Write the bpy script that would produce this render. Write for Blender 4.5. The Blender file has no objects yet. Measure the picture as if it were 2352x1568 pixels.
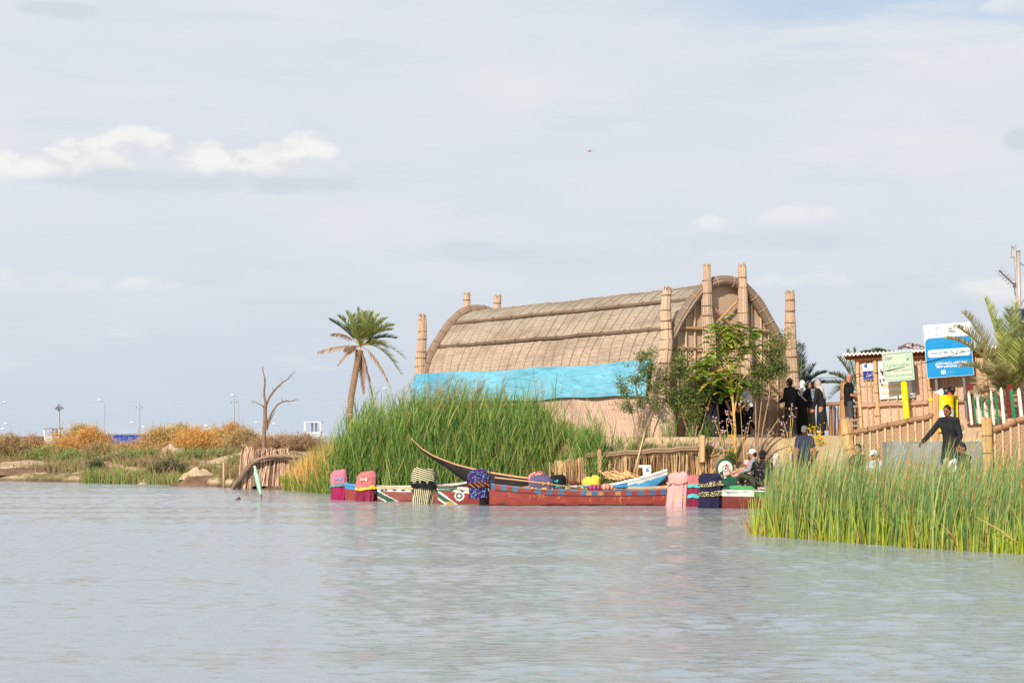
import bpy, math, random
import numpy as np
from mathutils import Vector, Matrix, noise
PI = math.pi
rnd = random.Random(11)
nrs = np.random.RandomState(5)
scene = bpy.context.scene
col = scene.collection
F, H0, UC, VH = 4573.0, 1.9, 1176.0, 1000.0      # focal length, eye height, picture centre and horizon used to survey the site
def P(u, v, d):                                   # surveyed point: bearing, height angle, distance
    return Vector(((u - UC) / F * d, d, H0 + (VH - v) / F * d))
def lin(c):
    c = c / 255.0
    return c / 12.92 if c <= 0.04045 else ((c + 0.055) / 1.055) ** 2.4
def S(r, g, b, k=0.8):
    k *= 1.08
    return (min(.9, lin(r) * k), min(.9, lin(g) * k), min(.9, lin(b) * k))
def sstep(a, b, x):
    t = min(1.0, max(0.0, (x - a) / (b - a)))
    return t * t * (3 - 2 * t)
def lerp(a, b, t): return a + (b - a) * t
def interp(pts, x):
    if x <= pts[0][0]: return pts[0][1]
    for (x0, y0), (x1, y1) in zip(pts, pts[1:]):
        if x <= x1: return y0 + (y1 - y0) * (x - x0) / (x1 - x0)
    return pts[-1][1]

# ---------------------------------------------------------------- objects
def tag(o, label=None, cat=None, group=None, kind=None):
    if label: o['label'] = label
    if cat: o['category'] = cat
    if group: o['group'] = group
    if kind: o['kind'] = kind
    return o
def thing(name, label, cat, loc=(0, 0, 0), group=None, rot=(0, 0, 0), scale=1.0):
    o = bpy.data.objects.new(name, None); col.objects.link(o)
    o.location = loc; o.rotation_euler = rot; o.scale = (scale,) * 3
    o.empty_display_size = 0.2
    return tag(o, label, cat, group)
def copy_tree(o, parent=None):
    c = o.copy(); col.objects.link(c)
    if parent is not None: c.parent = parent
    for ch in list(o.children): copy_tree(ch, c)
    return c
def root_of(o):
    while o.parent is not None: o = o.parent
    return o
def put(name, me, parent=None):
    o = bpy.data.objects.new(name, me); col.objects.link(o)
    if parent is not None: o.parent = parent
    return o

class MB:
    """collects shapes, then links them as one mesh object"""
    def __init__(s): s.v = []; s.f = []; s.c = []; s.uv = []
    def add(s, vs, fs, c=(1, 1, 1), uvs=None):
        b = len(s.v); s.v.extend([tuple(x) for x in vs])
        for i, f in enumerate(fs):
            s.f.append(tuple(b + k for k in f))
            s.c.append(c[i] if isinstance(c, list) else c)
            s.uv.append(None if uvs is None else [uvs[k] for k in f])
    def box(s, c, d, m=None, col=(1, 1, 1)):
        x, y, z = d[0] / 2, d[1] / 2, d[2] / 2
        vs = [Vector((i, j, k)) for i in (-x, x) for j in (-y, y) for k in (-z, z)]
        if m is not None: vs = [m @ p for p in vs]
        vs = [p + Vector(c) for p in vs]
        s.add(vs, [(0, 1, 3, 2), (4, 6, 7, 5), (0, 4, 5, 1), (2, 3, 7, 6), (0, 2, 6, 4), (1, 5, 7, 3)], col)
    def bar(s, a, b, w, t, up=(0, 0, 1), col=(1, 1, 1), w2=None):
        a, b = Vector(a), Vector(b); d = (b - a).normalized()
        x = d.cross(Vector(up))
        if x.length < 1e-4: x = d.cross(Vector((1, 0, 0)))
        x.normalize(); y = d.cross(x).normalized(); w2 = w if w2 is None else w2
        vs = []
        for p, ww in ((a, w), (b, w2)):
            for i, j in ((-1, -1), (1, -1), (1, 1), (-1, 1)): vs.append(p + x * (i * ww / 2) + y * (j * t / 2))
        s.add(vs, [(3, 2, 1, 0), (4, 5, 6, 7), (0, 1, 5, 4), (1, 2, 6, 5), (2, 3, 7, 6), (3, 0, 4, 7)], col)
    def tube(s, pts, rads, n=8, col=(1, 1, 1), cap=True, ring_col=None):
        pts = [Vector(p) for p in pts]
        if not hasattr(rads, '__len__'): rads = [rads] * len(pts)
        rings = frames(pts); vs = []; fs = []; cs = []; us = []
        acc = 0
        for i, (p, (x, y)) in enumerate(zip(pts, rings)):
            if i: acc += (p - pts[i - 1]).length
            for j in range(n):
                a = 2 * PI * j / n
                vs.append(p + x * (math.cos(a) * rads[i]) + y * (math.sin(a) * rads[i])); us.append((j / n, acc))
        for i in range(len(pts) - 1):
            for j in range(n):
                k = (j + 1) % n
                fs.append((i * n + j, i * n + k, (i + 1) * n + k, (i + 1) * n + j))
                cs.append(ring_col(i, j) if ring_col else col)
        if cap:
            fs.append(tuple(range(n - 1, -1, -1))); cs.append(col)
            fs.append(tuple((len(pts) - 1) * n + j for j in range(n))); cs.append(col)
        s.add(vs, fs, cs, us)
    def ring(s, c, ax, R, r, n=18, m=6, wob=0.0, col=(1, 1, 1)):
        c = Vector(c); ax = Vector(ax).normalized(); x = ax.orthogonal().normalized(); y = ax.cross(x)
        vs = []; fs = []
        for i in range(n):
            a = 2 * PI * i / n; d = x * math.cos(a) + y * math.sin(a); off = ax * (wob * math.sin(a * 1 + R * 50))
            for j in range(m):
                b = 2 * PI * j / m
                vs.append(c + off + d * (R + r * math.cos(b)) + ax * (r * math.sin(b)))
        for i in range(n):
            for j in range(m):
                fs.append((i * m + j, ((i + 1) % n) * m + j, ((i + 1) % n) * m + (j + 1) % m, i * m + (j + 1) % m))
        s.add(vs, fs, col)
    def bundle(s, pts, rads, n=24, base=(1, 1, 1), jit=0.07, var=0.25, rag=0.05, seed=1, ends=(True, True)):
        """a tied bundle of reeds: ridged skin, one tone per strand, ragged ends"""
        rr = random.Random(seed); pts = [Vector(p) for p in pts]
        if not hasattr(rads, '__len__'): rads = [rads] * len(pts)
        fr = frames(pts); js = [1 + rr.uniform(-jit, jit) - (0.05 if q % 2 else 0) for q in range(n)]
        tone = [1 - var * rr.random() + 0.12 * rr.random() for _ in range(n)]
        warm = [rr.uniform(-0.06, 0.06) for _ in range(n)]
        vs = []; fs = []; cs = []
        for i, (p, (x, y)) in enumerate(zip(pts, fr)):
            t = (pts[min(i + 1, len(pts) - 1)] - pts[max(i - 1, 0)]).normalized()
            for j in range(n):
                a = 2 * PI * j / n + 0.03 * math.sin(i * 1.7 + j)
                q = p + (x * math.cos(a) + y * math.sin(a)) * rads[i] * (js[j] + rr.uniform(-0.015, 0.015))
                if i == 0 and ends[0]: q -= t * rr.uniform(0, rag)
                if i == len(pts) - 1 and ends[1]: q += t * rr.uniform(-rag, rag)
                vs.append(q)
        for i in range(len(pts) - 1):
            for j in range(n):
                k = (j + 1) % n; w = rr.uniform(0.93, 1.05) * tone[j]
                fs.append((i * n + j, i * n + k, (i + 1) * n + k, (i + 1) * n + j))
                cs.append((base[0] * w * (1 + warm[j] * .5), base[1] * w, base[2] * w * (1 - warm[j])))
        d = (base[0] * .55, base[1] * .5, base[2] * .45)
        b = len(vs); vs += [pts[0], pts[-1]]
        L = (len(pts) - 1) * n
        for j in range(n):
            k = (j + 1) % n
            fs.append((b, k, j)); cs.append(d); fs.append((b + 1, L + j, L + k)); cs.append(d)
        s.add(vs, fs, cs)
    def loft(s, rings, col=(1, 1, 1), caps=(True, True), closed=True, colf=None):
        n = len(rings[0]); vs = [p for r in rings for p in r]; fs = []; cs = []
        for i in range(len(rings) - 1):
            for j in range(n if closed else n - 1):
                k = (j + 1) % n
                fs.append((i * n + j, i * n + k, (i + 1) * n + k, (i + 1) * n + j)); cs.append(colf(i, j) if colf else col)
        if caps[0]: fs.append(tuple(range(n - 1, -1, -1))); cs.append(col)
        if caps[1]: fs.append(tuple((len(rings) - 1) * n + j for j in range(n))); cs.append(col)
        s.add(vs, fs, cs)
    def grid(s, fn, nu, nv, col=(1, 1, 1), uvf=None, colf=None, skip=None):
        vs = []; us = []
        for i in range(nu + 1):
            for j in range(nv + 1):
                vs.append(fn(i / nu, j / nv)); us.append(uvf(i / nu, j / nv) if uvf else (i / nu, j / nv))
        fs = []; cs = []
        for i in range(nu):
            for j in range(nv):
                if skip and skip((i + .5) / nu, (j + .5) / nv): continue
                a = i * (nv + 1) + j
                fs.append((a, a + nv + 1, a + nv + 2, a + 1)); cs.append(colf((i + .5) / nu, (j + .5) / nv) if colf else col)
        s.add(vs, fs, cs, us)
    def capsule(s, a, ra, b, rb, n=12, col=(1, 1, 1)):
        a, b = Vector(a), Vector(b); d = b - a
        if d.length < 1e-5: d = Vector((0, 0, 1e-4))
        t = d.normalized(); pts = []; rs = []
        for k in (80, 50, 20):
            pts.append(a - t * ra * math.sin(math.radians(k))); rs.append(ra * math.cos(math.radians(k)))
        for q in (0, .5, 1): pts.append(a + d * q); rs.append(ra + (rb - ra) * q)
        for k in (20, 50, 80):
            pts.append(b + t * rb * math.sin(math.radians(k))); rs.append(rb * math.cos(math.radians(k)))
        s.tube(pts, rs, n, col)
    def ball(s, c, r, m=None, nu=12, nv=8, col=(1, 1, 1)):
        c = Vector(c); r = r if hasattr(r, '__len__') else (r, r, r); rings = []
        for i in range(nv + 1):
            th = PI * (i + 0.02) / (nv + 0.04); ring = []
            for j in range(nu):
                ph = 2 * PI * j / nu
                p = Vector((r[0] * math.sin(th) * math.cos(ph), r[1] * math.sin(th) * math.sin(ph), -r[2] * math.cos(th)))
                ring.append(c + (m @ p if m is not None else p))
            rings.append(ring)
        s.loft(rings, col)
    def build(s, name, mat, parent=None, smooth=False, world=True):
        off = root_of(parent).location.copy() if (parent is not None and world) else Vector((0, 0, 0))
        me = bpy.data.meshes.new(name)
        me.from_pydata([(x - off.x, y - off.y, z - off.z) for x, y, z in s.v], [], s.f)
        ca = me.color_attributes.new('Col', 'FLOAT_COLOR', 'CORNER')
        buf = []
        for p, c in zip(s.f, s.c): buf.extend([c[0], c[1], c[2], 1.0] * len(p))
        ca.data.foreach_set('color', buf)
        if any(u is not None for u in s.uv):
            ul = me.uv_layers.new(name='UVMap'); ub = []
            for p, u in zip(s.f, s.uv):
                for k in range(len(p)): ub.extend((0, 0) if u is None else u[k])
            ul.data.foreach_set('uv', ub)
        if smooth: me.polygons.foreach_set('use_smooth', [True] * len(me.polygons))
        for m in (mat if isinstance(mat, (list, tuple)) else [mat]): me.materials.append(m)
        me.update()
        return put(name, me, parent)

def frames(pts):
    out = []; x = None
    for i in range(len(pts)):
        t = (pts[min(i + 1, len(pts) - 1)] - pts[max(i - 1, 0)])
        t = t.normalized() if t.length > 1e-9 else Vector((0, 0, 1))
        if x is None: x = t.orthogonal().normalized() if abs(t.z) < .95 else Vector((1, 0, 0))
        x = (x - t * x.dot(t))
        x = x.normalized() if x.length > 1e-6 else t.orthogonal().normalized()
        out.append((x, t.cross(x).normalized()))
    return out

def np_obj(name, V, Q, C, mat, parent=None, smooth=False):
    """quads (m,4) with a colour per vertex"""
    off = root_of(parent).location if parent is not None else Vector((0, 0, 0))
    V = np.asarray(V, dtype=np.float32) - np.array(off, dtype=np.float32)
    me = bpy.data.meshes.new(name); n, m = len(V), len(Q)
    me.vertices.add(n); me.loops.add(m * 4); me.polygons.add(m)
    me.vertices.foreach_set('co', V.ravel())
    me.polygons.foreach_set('loop_start', np.arange(0, m * 4, 4, dtype=np.int32))
    me.loops.foreach_set('vertex_index', np.asarray(Q, dtype=np.int32).ravel())
    if smooth: me.polygons.foreach_set('use_smooth', np.ones(m, dtype=bool))
    me.update(calc_edges=True)
    ca = me.color_attributes.new('Col', 'FLOAT_COLOR', 'POINT')
    ca.data.foreach_set('color', np.concatenate([np.asarray(C, dtype=np.float32), np.ones((n, 1), np.float32)], 1).ravel())
    me.materials.append(mat); me.validate()
    return put(name, me, parent)

class Ribbons:
    """many thin tapered blades; everything in arrays"""
    def __init__(s): s.V = []; s.Q = []; s.C = []; s.n = 0
    def add(s, base, tip, bend, width, c0, c1, seg=3, wdir=None, taper=0.12, mid=1.0):
        base = np.asarray(base, float); n = len(base)
        tip = np.asarray(tip, float); bend = np.asarray(bend, float)
        width = np.broadcast_to(np.asarray(width, float), (n,))
        c0 = np.broadcast_to(np.asarray(c0, float), (n, 3)); c1 = np.broadcast_to(np.asarray(c1, float), (n, 3))
        if wdir is None:
            a = nrs.uniform(0, 2 * PI, n); wdir = np.stack([np.cos(a), np.sin(a), np.zeros(n)], 1)
            ax = tip - base; ax /= np.linalg.norm(ax, axis=1)[:, None] + 1e-9
            wdir = wdir - ax * np.sum(wdir * ax, 1)[:, None]
            wdir /= np.linalg.norm(wdir, axis=1)[:, None] + 1e-9
        vs = np.zeros((n, (seg + 1) * 2, 3)); cs = np.zeros_like(vs)
        for i in range(seg + 1):
            t = i / seg
            p = base * (1 - t) ** 2 + (base + bend) * 2 * t * (1 - t) + tip * t * t
            w = width * ((1 - t) * mid + t * taper + (0.35 * math.sin(PI * t) if mid < 1 else 0))
            vs[:, 2 * i] = p - wdir * (w / 2)[:, None]; vs[:, 2 * i + 1] = p + wdir * (w / 2)[:, None]
            cs[:, 2 * i] = cs[:, 2 * i + 1] = c0 * (1 - t) + c1 * t
        k = (seg + 1) * 2
        q = np.array([[2 * i, 2 * i + 1, 2 * i + 3, 2 * i + 2] for i in range(seg)])
        Q = (np.arange(n)[:, None, None] * k + q[None]).reshape(-1, 4) + s.n
        s.V.append(vs.reshape(-1, 3)); s.C.append(cs.reshape(-1, 3)); s.Q.append(Q); s.n += n * k
    def build(s, name, mat, parent=None):
        return np_obj(name, np.concatenate(s.V), np.concatenate(s.Q), np.concatenate(s.C), mat, parent)

# ---------------------------------------------------------------- materials
class NT:
    def __init__(s, nt): s.nt = nt; s.l = nt.links
    def n(s, t, **kw):
        o = s.nt.nodes.new(t)
        for k, v in kw.items(): setattr(o, k, v)
        return o
    def set(s, sock, val):
        if hasattr(val, 'is_output') or isinstance(val, bpy.types.NodeSocket): s.l.new(val, sock)
        else:
            try: sock.default_value = val
            except Exception: sock.default_value = (*val, 1.0)
    def math(s, op, a, b=None, c=None, clamp=False):
        o = s.n('ShaderNodeMath', operation=op, use_clamp=clamp)
        s.set(o.inputs[0], a)
        if b is not None: s.set(o.inputs[1], b)
        if c is not None: s.set(o.inputs[2], c)
        return o.outputs[0]
    def mix(s, f, a, b, mode='MIX'):
        o = s.n('ShaderNodeMix', data_type='RGBA', blend_type=mode); o.clamp_factor = True
        s.set(o.inputs[0], f)
        for k, v in ((6, a), (7, b)):
            if isinstance(v, (tuple, list)): v = (*v[:3], 1.0)
            s.set(o.inputs[k], v)
        return o.outputs[2]
    def noise(s, vec, scale, detail=4, rough=.55, dist=0):
        o = s.n('ShaderNodeTexNoise'); o.inputs['Scale'].default_value = scale; o.inputs['Detail'].default_value = detail
        o.inputs['Roughness'].default_value = rough; o.inputs['Distortion'].default_value = dist
        if vec is not None: s.l.new(vec, o.inputs['Vector'])
        return o.outputs[0]
    def mapv(s, vec, scale=(1, 1, 1), loc=(0, 0, 0), rot=(0, 0, 0)):
        o = s.n('ShaderNodeMapping'); s.l.new(vec, o.inputs[0]); o.inputs[1].default_value = loc; o.inputs[2].default_value = rot; o.inputs[3].default_value = scale
        return o.outputs[0]
    def smooth(s, x, a, b):
        o = s.n('ShaderNodeMapRange', interpolation_type='SMOOTHSTEP'); s.set(o.inputs[0], x); s.set(o.inputs[1], a); s.set(o.inputs[2], b)
        return o.outputs[0]
    def bump(s, h, strength=.3, dist=.02):
        o = s.n('ShaderNodeBump'); o.inputs['Strength'].default_value = strength; o.inputs['Distance'].default_value = dist
        s.l.new(h, o.inputs['Height']); return o.outputs[0]

MATS = {}
def newmat(name):
    m = bpy.data.materials.new(name); m.use_nodes = True; m.node_tree.nodes.clear(); t = NT(m.node_tree)
    out = t.n('ShaderNodeOutputMaterial'); MATS[name] = m
    return m, t, out
def finish(t, out, colr, rough=.8, spec=.25, normal=None, metal=0, transl=0):
    b = t.n('ShaderNodeBsdfPrincipled')
    t.set(b.inputs['Base Color'], colr if not isinstance(colr, tuple) else (*colr[:3], 1))
    t.set(b.inputs['Roughness'], rough); b.inputs['Specular IOR Level'].default_value = spec; b.inputs['Metallic'].default_value = metal
    if normal is not None: t.l.new(normal, b.inputs['Normal'])
    s = b.outputs[0]
    if transl:
        tr = t.n('ShaderNodeBsdfTranslucent'); t.set(tr.inputs[0], colr if not isinstance(colr, tuple) else (*colr[:3], 1))
        mx = t.n('ShaderNodeMixShader'); mx.inputs[0].default_value = transl; t.l.new(s, mx.inputs[1]); t.l.new(tr.outputs[0], mx.inputs[2]); s = mx.outputs[0]
    t.l.new(s, out.inputs[0])
def mat(name, base, rough=.8, var=.2, scale=6, bump=.15, vcol=False, stretch=(1, 1, 1), spec=.25, metal=0, transl=0, dirt=None, dirt_amt=.5, dirt_scale=2.5, bdist=.02):
    if name in MATS: return MATS[name]
    m, t, out = newmat(name)
    tc = t.n('ShaderNodeTexCoord').outputs['Object']
    nz = t.noise(t.mapv(tc, stretch), scale)
    c = (*base, 1.0)
    if vcol:
        a = t.n('ShaderNodeAttribute', attribute_name='Col').outputs['Color']
        c = t.mix(1.0, a, c, 'MULTIPLY')
    k = t.n('ShaderNodeMapRange'); t.l.new(nz, k.inputs[0]); k.inputs[1].default_value = .25; k.inputs[2].default_value = .75
    k.inputs[3].default_value = 1 - var; k.inputs[4].default_value = 1 + var * .7
    g = t.n('ShaderNodeCombineColor'); [t.l.new(k.outputs[0], g.inputs[i]) for i in range(3)]
    c = t.mix(1.0, c, g.outputs[0], 'MULTIPLY')
    if dirt:
        d = t.noise(tc, dirt_scale, 6, .65)
        c = t.mix(t.math('MULTIPLY', t.smooth(d, .45, .7), dirt_amt), c, dirt)
    finish(t, out, c, rough, spec, t.bump(nz, bump, bdist) if bump else None, metal, transl)
    return m
def mat_weave(name, light, dark, fu=9.0, fv=3.0, amp=.35, warm=None, bump=.5):
    """herringbone reed matting laid out on the UV map, in metres"""
    m, t, out = newmat(name)
    uv = t.n('ShaderNodeUVMap', uv_map='UVMap').outputs[0]
    sp = t.n('ShaderNodeSeparateXYZ'); t.l.new(uv, sp.inputs[0])
    nz = t.noise(t.mapv(uv, (3, 3, 1)), 2.2, 5)
    zz = t.math('PINGPONG', t.math('MULTIPLY', sp.outputs[0], fv), .5)
    ph = t.math('ADD', t.math('MULTIPLY', sp.outputs[1], fu), t.math('MULTIPLY', zz, amp * 8))
    ph = t.math('ADD', ph, t.math('MULTIPLY', nz, .8))
    w = t.math('SINE', t.math('MULTIPLY', ph, 2 * PI))
    fine = t.noise(t.mapv(uv, (60, 14, 1)), 1.0, 3, .7)
    f = t.math('ADD', t.math('MULTIPLY', w, .24), t.math('ADD', .2, t.math('MULTIPLY', fine, .75)), clamp=True)
    c = t.mix(f, dark, light)
    big = t.noise(uv, .55, 4, .6)
    c = t.mix(t.math('MULTIPLY', t.smooth(big, .4, .75), .55), c, warm or tuple(x * .75 for x in light))
    finish(t, out, c, .85, .15, t.bump(f, bump, .02))
    return m
def mat_thatch(name):
    """roof matting: close wavy courses along the length, greyer towards the ridge (a weathered face)"""
    m, t, out = newmat(name)
    uv = t.n('ShaderNodeUVMap', uv_map='UVMap').outputs[0]
    sp = t.n('ShaderNodeSeparateXYZ'); t.l.new(uv, sp.inputs[0])
    n1 = t.noise(t.mapv(uv, (1.2, 2.5, 1)), 1.6, 4)
    wav = t.math('SINE', t.math('MULTIPLY', sp.outputs[0], 2 * PI / .62))
    ph = t.math('ADD', t.math('MULTIPLY', sp.outputs[1], 8.0), t.math('ADD', t.math('MULTIPLY', wav, .12), t.math('MULTIPLY', n1, 1.9)))
    w = t.math('SINE', t.math('MULTIPLY', ph, 2 * PI))
    fine = t.noise(t.mapv(uv, (25, 70, 1)), 1.0, 3, .7)
    mid = t.noise(t.mapv(uv, (2.5, 9, 1)), 1.0, 4, .6)
    f = t.math('ADD', t.math('MULTIPLY', w, .11), t.math('ADD', t.math('MULTIPLY', fine, .6), t.math('MULTIPLY', mid, .55)), clamp=True)
    hi = t.smooth(sp.outputs[1], 2.4, 5.2)
    lo_c = t.mix(f, S(150, 127, 108), S(226, 202, 178)); hi_c = t.mix(f, S(122, 113, 102), S(204, 192, 172))
    c = t.mix(hi, lo_c, hi_c)
    st = t.noise(t.mapv(uv, (.5, 1.5, 1)), 1.0, 5, .65)
    c = t.mix(t.math('MULTIPLY', t.smooth(st, .44, .66), .55), c, S(138, 122, 106))
    finish(t, out, c, .9, .1, t.bump(f, .55, .03))
    return m
def mat_stripes(name, a, b, freq=55, axis=(1, 0, 0), dist=3.0, rough=.8):
    m, t, out = newmat(name); tc = t.n('ShaderNodeTexCoord').outputs['Object']
    d = t.n('ShaderNodeVectorMath', operation='DOT_PRODUCT'); t.l.new(tc, d.inputs[0]); d.inputs[1].default_value = axis
    nz = t.noise(tc, 5, 3)
    w = t.math('SINE', t.math('ADD', t.math('MULTIPLY', d.outputs['Value'], freq), t.math('MULTIPLY', nz, dist)))
    c = t.mix(t.smooth(w, -.25, .25), a, b)
    finish(t, out, c, rough, .15, t.bump(t.noise(tc, 12), .3, .03)); return m
def mat_spots(name, cols, scale=14, rough=.8, wave=False):
    m, t, out = newmat(name); tc = t.n('ShaderNodeTexCoord').outputs['Object']
    wv = t.n('ShaderNodeVectorMath', operation='ADD'); t.l.new(tc, wv.inputs[0])
    nn = t.n('ShaderNodeTexNoise'); nn.inputs['Scale'].default_value = 9; t.l.new(tc, nn.inputs['Vector'])
    sc = t.n('ShaderNodeVectorMath', operation='SCALE'); t.l.new(nn.outputs['Color'], sc.inputs[0]); sc.inputs['Scale'].default_value = .06
    t.l.new(sc.outputs[0], wv.inputs[1])
    v = t.n('ShaderNodeTexVoronoi'); v.inputs['Scale'].default_value = scale; t.l.new(wv.outputs[0], v.inputs['Vector'])
    sep = t.n('ShaderNodeSeparateColor'); t.l.new(v.outputs['Color'], sep.inputs[0])
    c = t.mix(t.math('GREATER_THAN', sep.outputs[0], .5), cols[1], cols[2])
    c = t.mix(t.math('GREATER_THAN', sep.outputs[1], .7), c, cols[3 % len(cols)])
    c = t.mix(t.smooth(v.outputs['Distance'], .30, .50), c, cols[0])
    finish(t, out, c, rough, .15); return m
# ---------------------------------------------------------------- terrain
SHORE = [(-400, 96), (-80, 90), (-21.5, 83.6), (-17.2, 80.4), (-13, 77.3), (-10.4, 72.8), (-8.1, 69.8), (-5.9, 65), (-2.4, 62.6), (1.6, 60.2), (2.2, 56.6), (5.6, 56.6), (7.3, 55.6), (7.9, 51.5), (8.3, 46.5), (9.5, 43.5), (12, 41), (20, 39), (80, 37), (400, 30)]
N0 = Vector((4.26, 58.0, 0)); LA = Vector((-.5017, .865, 0)); LB = Vector((.865, .5017, 0)); HALL_L, HALL_W = 15.0, 4.75
def ground_z(x, y, rough=True):
    d = y - interp(SHORE, x)
    if d <= 0: return max(-1.2, d * .5 - .02)
    n = noise.noise(Vector((x * .35, y * .35, 0))); n2 = noise.noise(Vector((x * 1.3, y * 1.3, 3)))
    cut = .30 + .10 * n2 if x < -9 else .12
    z = cut * sstep(0, .5, d) + .35 * sstep(.5, 5, d) + .40 * sstep(5, 14, d)
    if x < -3: z += .16 * n * sstep(.4, 4, d) + .05 * n2 * sstep(.2, 2, d)
    # pad the hall stands on
    q = Vector((x, y, 0)) - N0; l, w = q.dot(LA), q.dot(LB)
    ex = max(-1.2 - l, 0, l - HALL_L - .8); ey = max(-.9 - w, 0, w - HALL_W - 6)
    pad = 1.86 * sstep(1.9, 0, math.hypot(ex, ey)) if y > 57.0 else 0
    z = max(z, pad)
    if x > .9:
        step = 1.33 + .17 * (y - 56.6); slope = .12 + .15 * d
        t = sstep(5.8, 7.4, x); zz = min(1.9, lerp(step if d > 0 else z, slope, t))
        zz = zz * sstep(.9, 2.4, x); z = max(z, zz) if y > 56.6 or x > 5.6 else z
        z += .025 * n2 if z < 1.84 else .01 * n2
    if y > 100: z = lerp(z, -.35, sstep(100, 118, y)) if x < 4 else lerp(z, .4, sstep(100, 130, y))
    return z
def axis(fine, coarse_lo, coarse_hi, step):
    a = list(coarse_lo); x = fine[0]
    while x < fine[1]: a.append(x); x += step
    return a + list(coarse_hi)
def build_ground():
    xs = axis((-30, 19), (-3000, -1000, -400, -180, -100, -70, -50, -40, -34), (19, 22, 26, 32, 40, 60, 100, 250, 900, 3000), .3)
    ys = axis((37, 96), (), (96, 98, 100, 103, 107, 112, 118, 130, 160, 220, 320, 500, 1000, 2500, 5000), .3)
    m = MB(); V = [(x, y, ground_z(x, y)) for y in ys for x in xs]; nx = len(xs)
    Q = [(j * nx + i, j * nx + i + 1, (j + 1) * nx + i + 1, (j + 1) * nx + i) for j in range(len(ys) - 1) for i in range(nx - 1)]
    mt, t, out = newmat('sandy_earth')
    tc = t.n('ShaderNodeTexCoord').outputs['Object']; g = t.n('ShaderNodeNewGeometry'); sp = t.n('ShaderNodeSeparateXYZ'); t.l.new(g.outputs['Position'], sp.inputs[0])
    n1 = t.noise(tc, .6, 6, .62); n2 = t.noise(tc, 5, 6, .7); n3 = t.noise(t.mapv(tc, (1, .35, 1)), 1.6, 5, .6)
    c = t.mix(n1, S(196, 164, 124), S(238, 210, 172)); c = t.mix(t.math('MULTIPLY', t.smooth(n2, .5, .75), .5), c, S(168, 136, 104))
    c = t.mix(t.math('MULTIPLY', t.smooth(n3, .52, .66), .5), c, S(206, 176, 138))
    left = t.smooth(sp.outputs[0], -4, -8)
    c = t.mix(t.math('MULTIPLY', left, t.smooth(n3, .40, .62)), c, S(128, 120, 78))
    steep = t.n('ShaderNodeSeparateXYZ'); t.l.new(g.outputs['Normal'], steep.inputs[0])
    c = t.mix(t.math('MULTIPLY', t.smooth(steep.outputs[2], .85, .55), .85), c, S(122, 94, 74))
    wet = t.smooth(t.math('ADD', sp.outputs[2], t.math('MULTIPLY', n2, .12)), .26, .10)
    c = t.mix(t.math('MULTIPLY', wet, .8), c, S(92, 72, 56))
    finish(t, out, c, .92, .1, t.bump(t.math('ADD', n2, n3), .6, .06))
    o = np_obj('ground', V, Q, np.ones((len(V), 3)), mt, None, True); tag(o, 'sandy bank and reed covered shore behind the water', 'ground', kind='structure')
def build_water():
    m, t, out = newmat('marsh_water')
    tc = t.n('ShaderNodeTexCoord').outputs['Object']
    rip = t.noise(t.mapv(tc, (2.4, 4.6, 1), rot=(0, 0, .12)), 1.7, 4, .6)
    b = t.n('ShaderNodeBump'); b.inputs['Strength'].default_value = 1.0; b.inputs['Distance'].default_value = .026; t.l.new(rip, b.inputs['Height'])
    p = t.n('ShaderNodeBsdfPrincipled'); p.inputs['Base Color'].default_value = (*S(172, 180, 185, .74), 1); p.inputs['Roughness'].default_value = .06
    p.inputs['IOR'].default_value = 1.33; p.inputs['Specular IOR Level'].default_value = .5; t.l.new(b.outputs[0], p.inputs['Normal'])
    t.l.new(p.outputs[0], out.inputs[0])
    x0, x1, y0, y1 = -26.0, 17.0, 12.0, 92.0
    nx, ny = 420, 1150
    X, Y = np.meshgrid(np.linspace(x0, x1, nx), np.linspace(y0, y1, ny)); Z = np.zeros_like(X); rs = np.random.RandomState(21)
    def field(k, fx, fy):        # smooth patches of wind
        f = np.zeros_like(X)
        for _ in range(k): f += np.sin(X * rs.normal(0, fx) + Y * rs.normal(0, fy) + rs.uniform(0, 6.3))
        return f / math.sqrt(k)
    wind = 1 / (1 + np.exp(-1.6 * field(9, .45, 1.1)))
    for _ in range(60):
        lam = .22 * (2.8 ** rs.rand()); th = rs.normal(PI / 2 + .2, .75); kx, ky = math.cos(th) * 2 * PI / lam, math.sin(th) * 2 * PI / lam
        Z += .0028 * lam * np.sin(X * kx + Y * ky + rs.uniform(0, 6.3))
    Z *= .14 + 1.1 * wind
    edge = np.minimum(np.minimum(X - x0, x1 - X) / 2, np.minimum(Y - y0, y1 - Y) / 2); Z *= np.clip(edge, 0, 1)
    V = np.stack([X.ravel(), Y.ravel(), Z.ravel()], 1); i = np.arange(nx * ny).reshape(ny, nx); Q = np.stack([i[:-1, :-1].ravel(), i[:-1, 1:].ravel(), i[1:, 1:].ravel(), i[1:, :-1].ravel()], 1)
    o = np.array([[-700, -300, 0], [700, -300, 0], [700, 101, 0], [-700, 101, 0], [x0, y0, 0], [x1, y0, 0], [x1, y1, 0], [x0, y1, 0]], float); n = len(V)
    Q = np.concatenate([Q, np.array([[0, 1, 5, 4], [1, 2, 6, 5], [2, 3, 7, 6], [3, 0, 4, 7]]) + n]); V = np.concatenate([V, o])
    ob = np_obj('water', V, Q, np.ones((len(V), 3)), m, None, True); tag(ob, 'rippled grey green marsh water', 'water', kind='structure')
def SK(r, g, b): return (lin(r), lin(g), lin(b))
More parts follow.
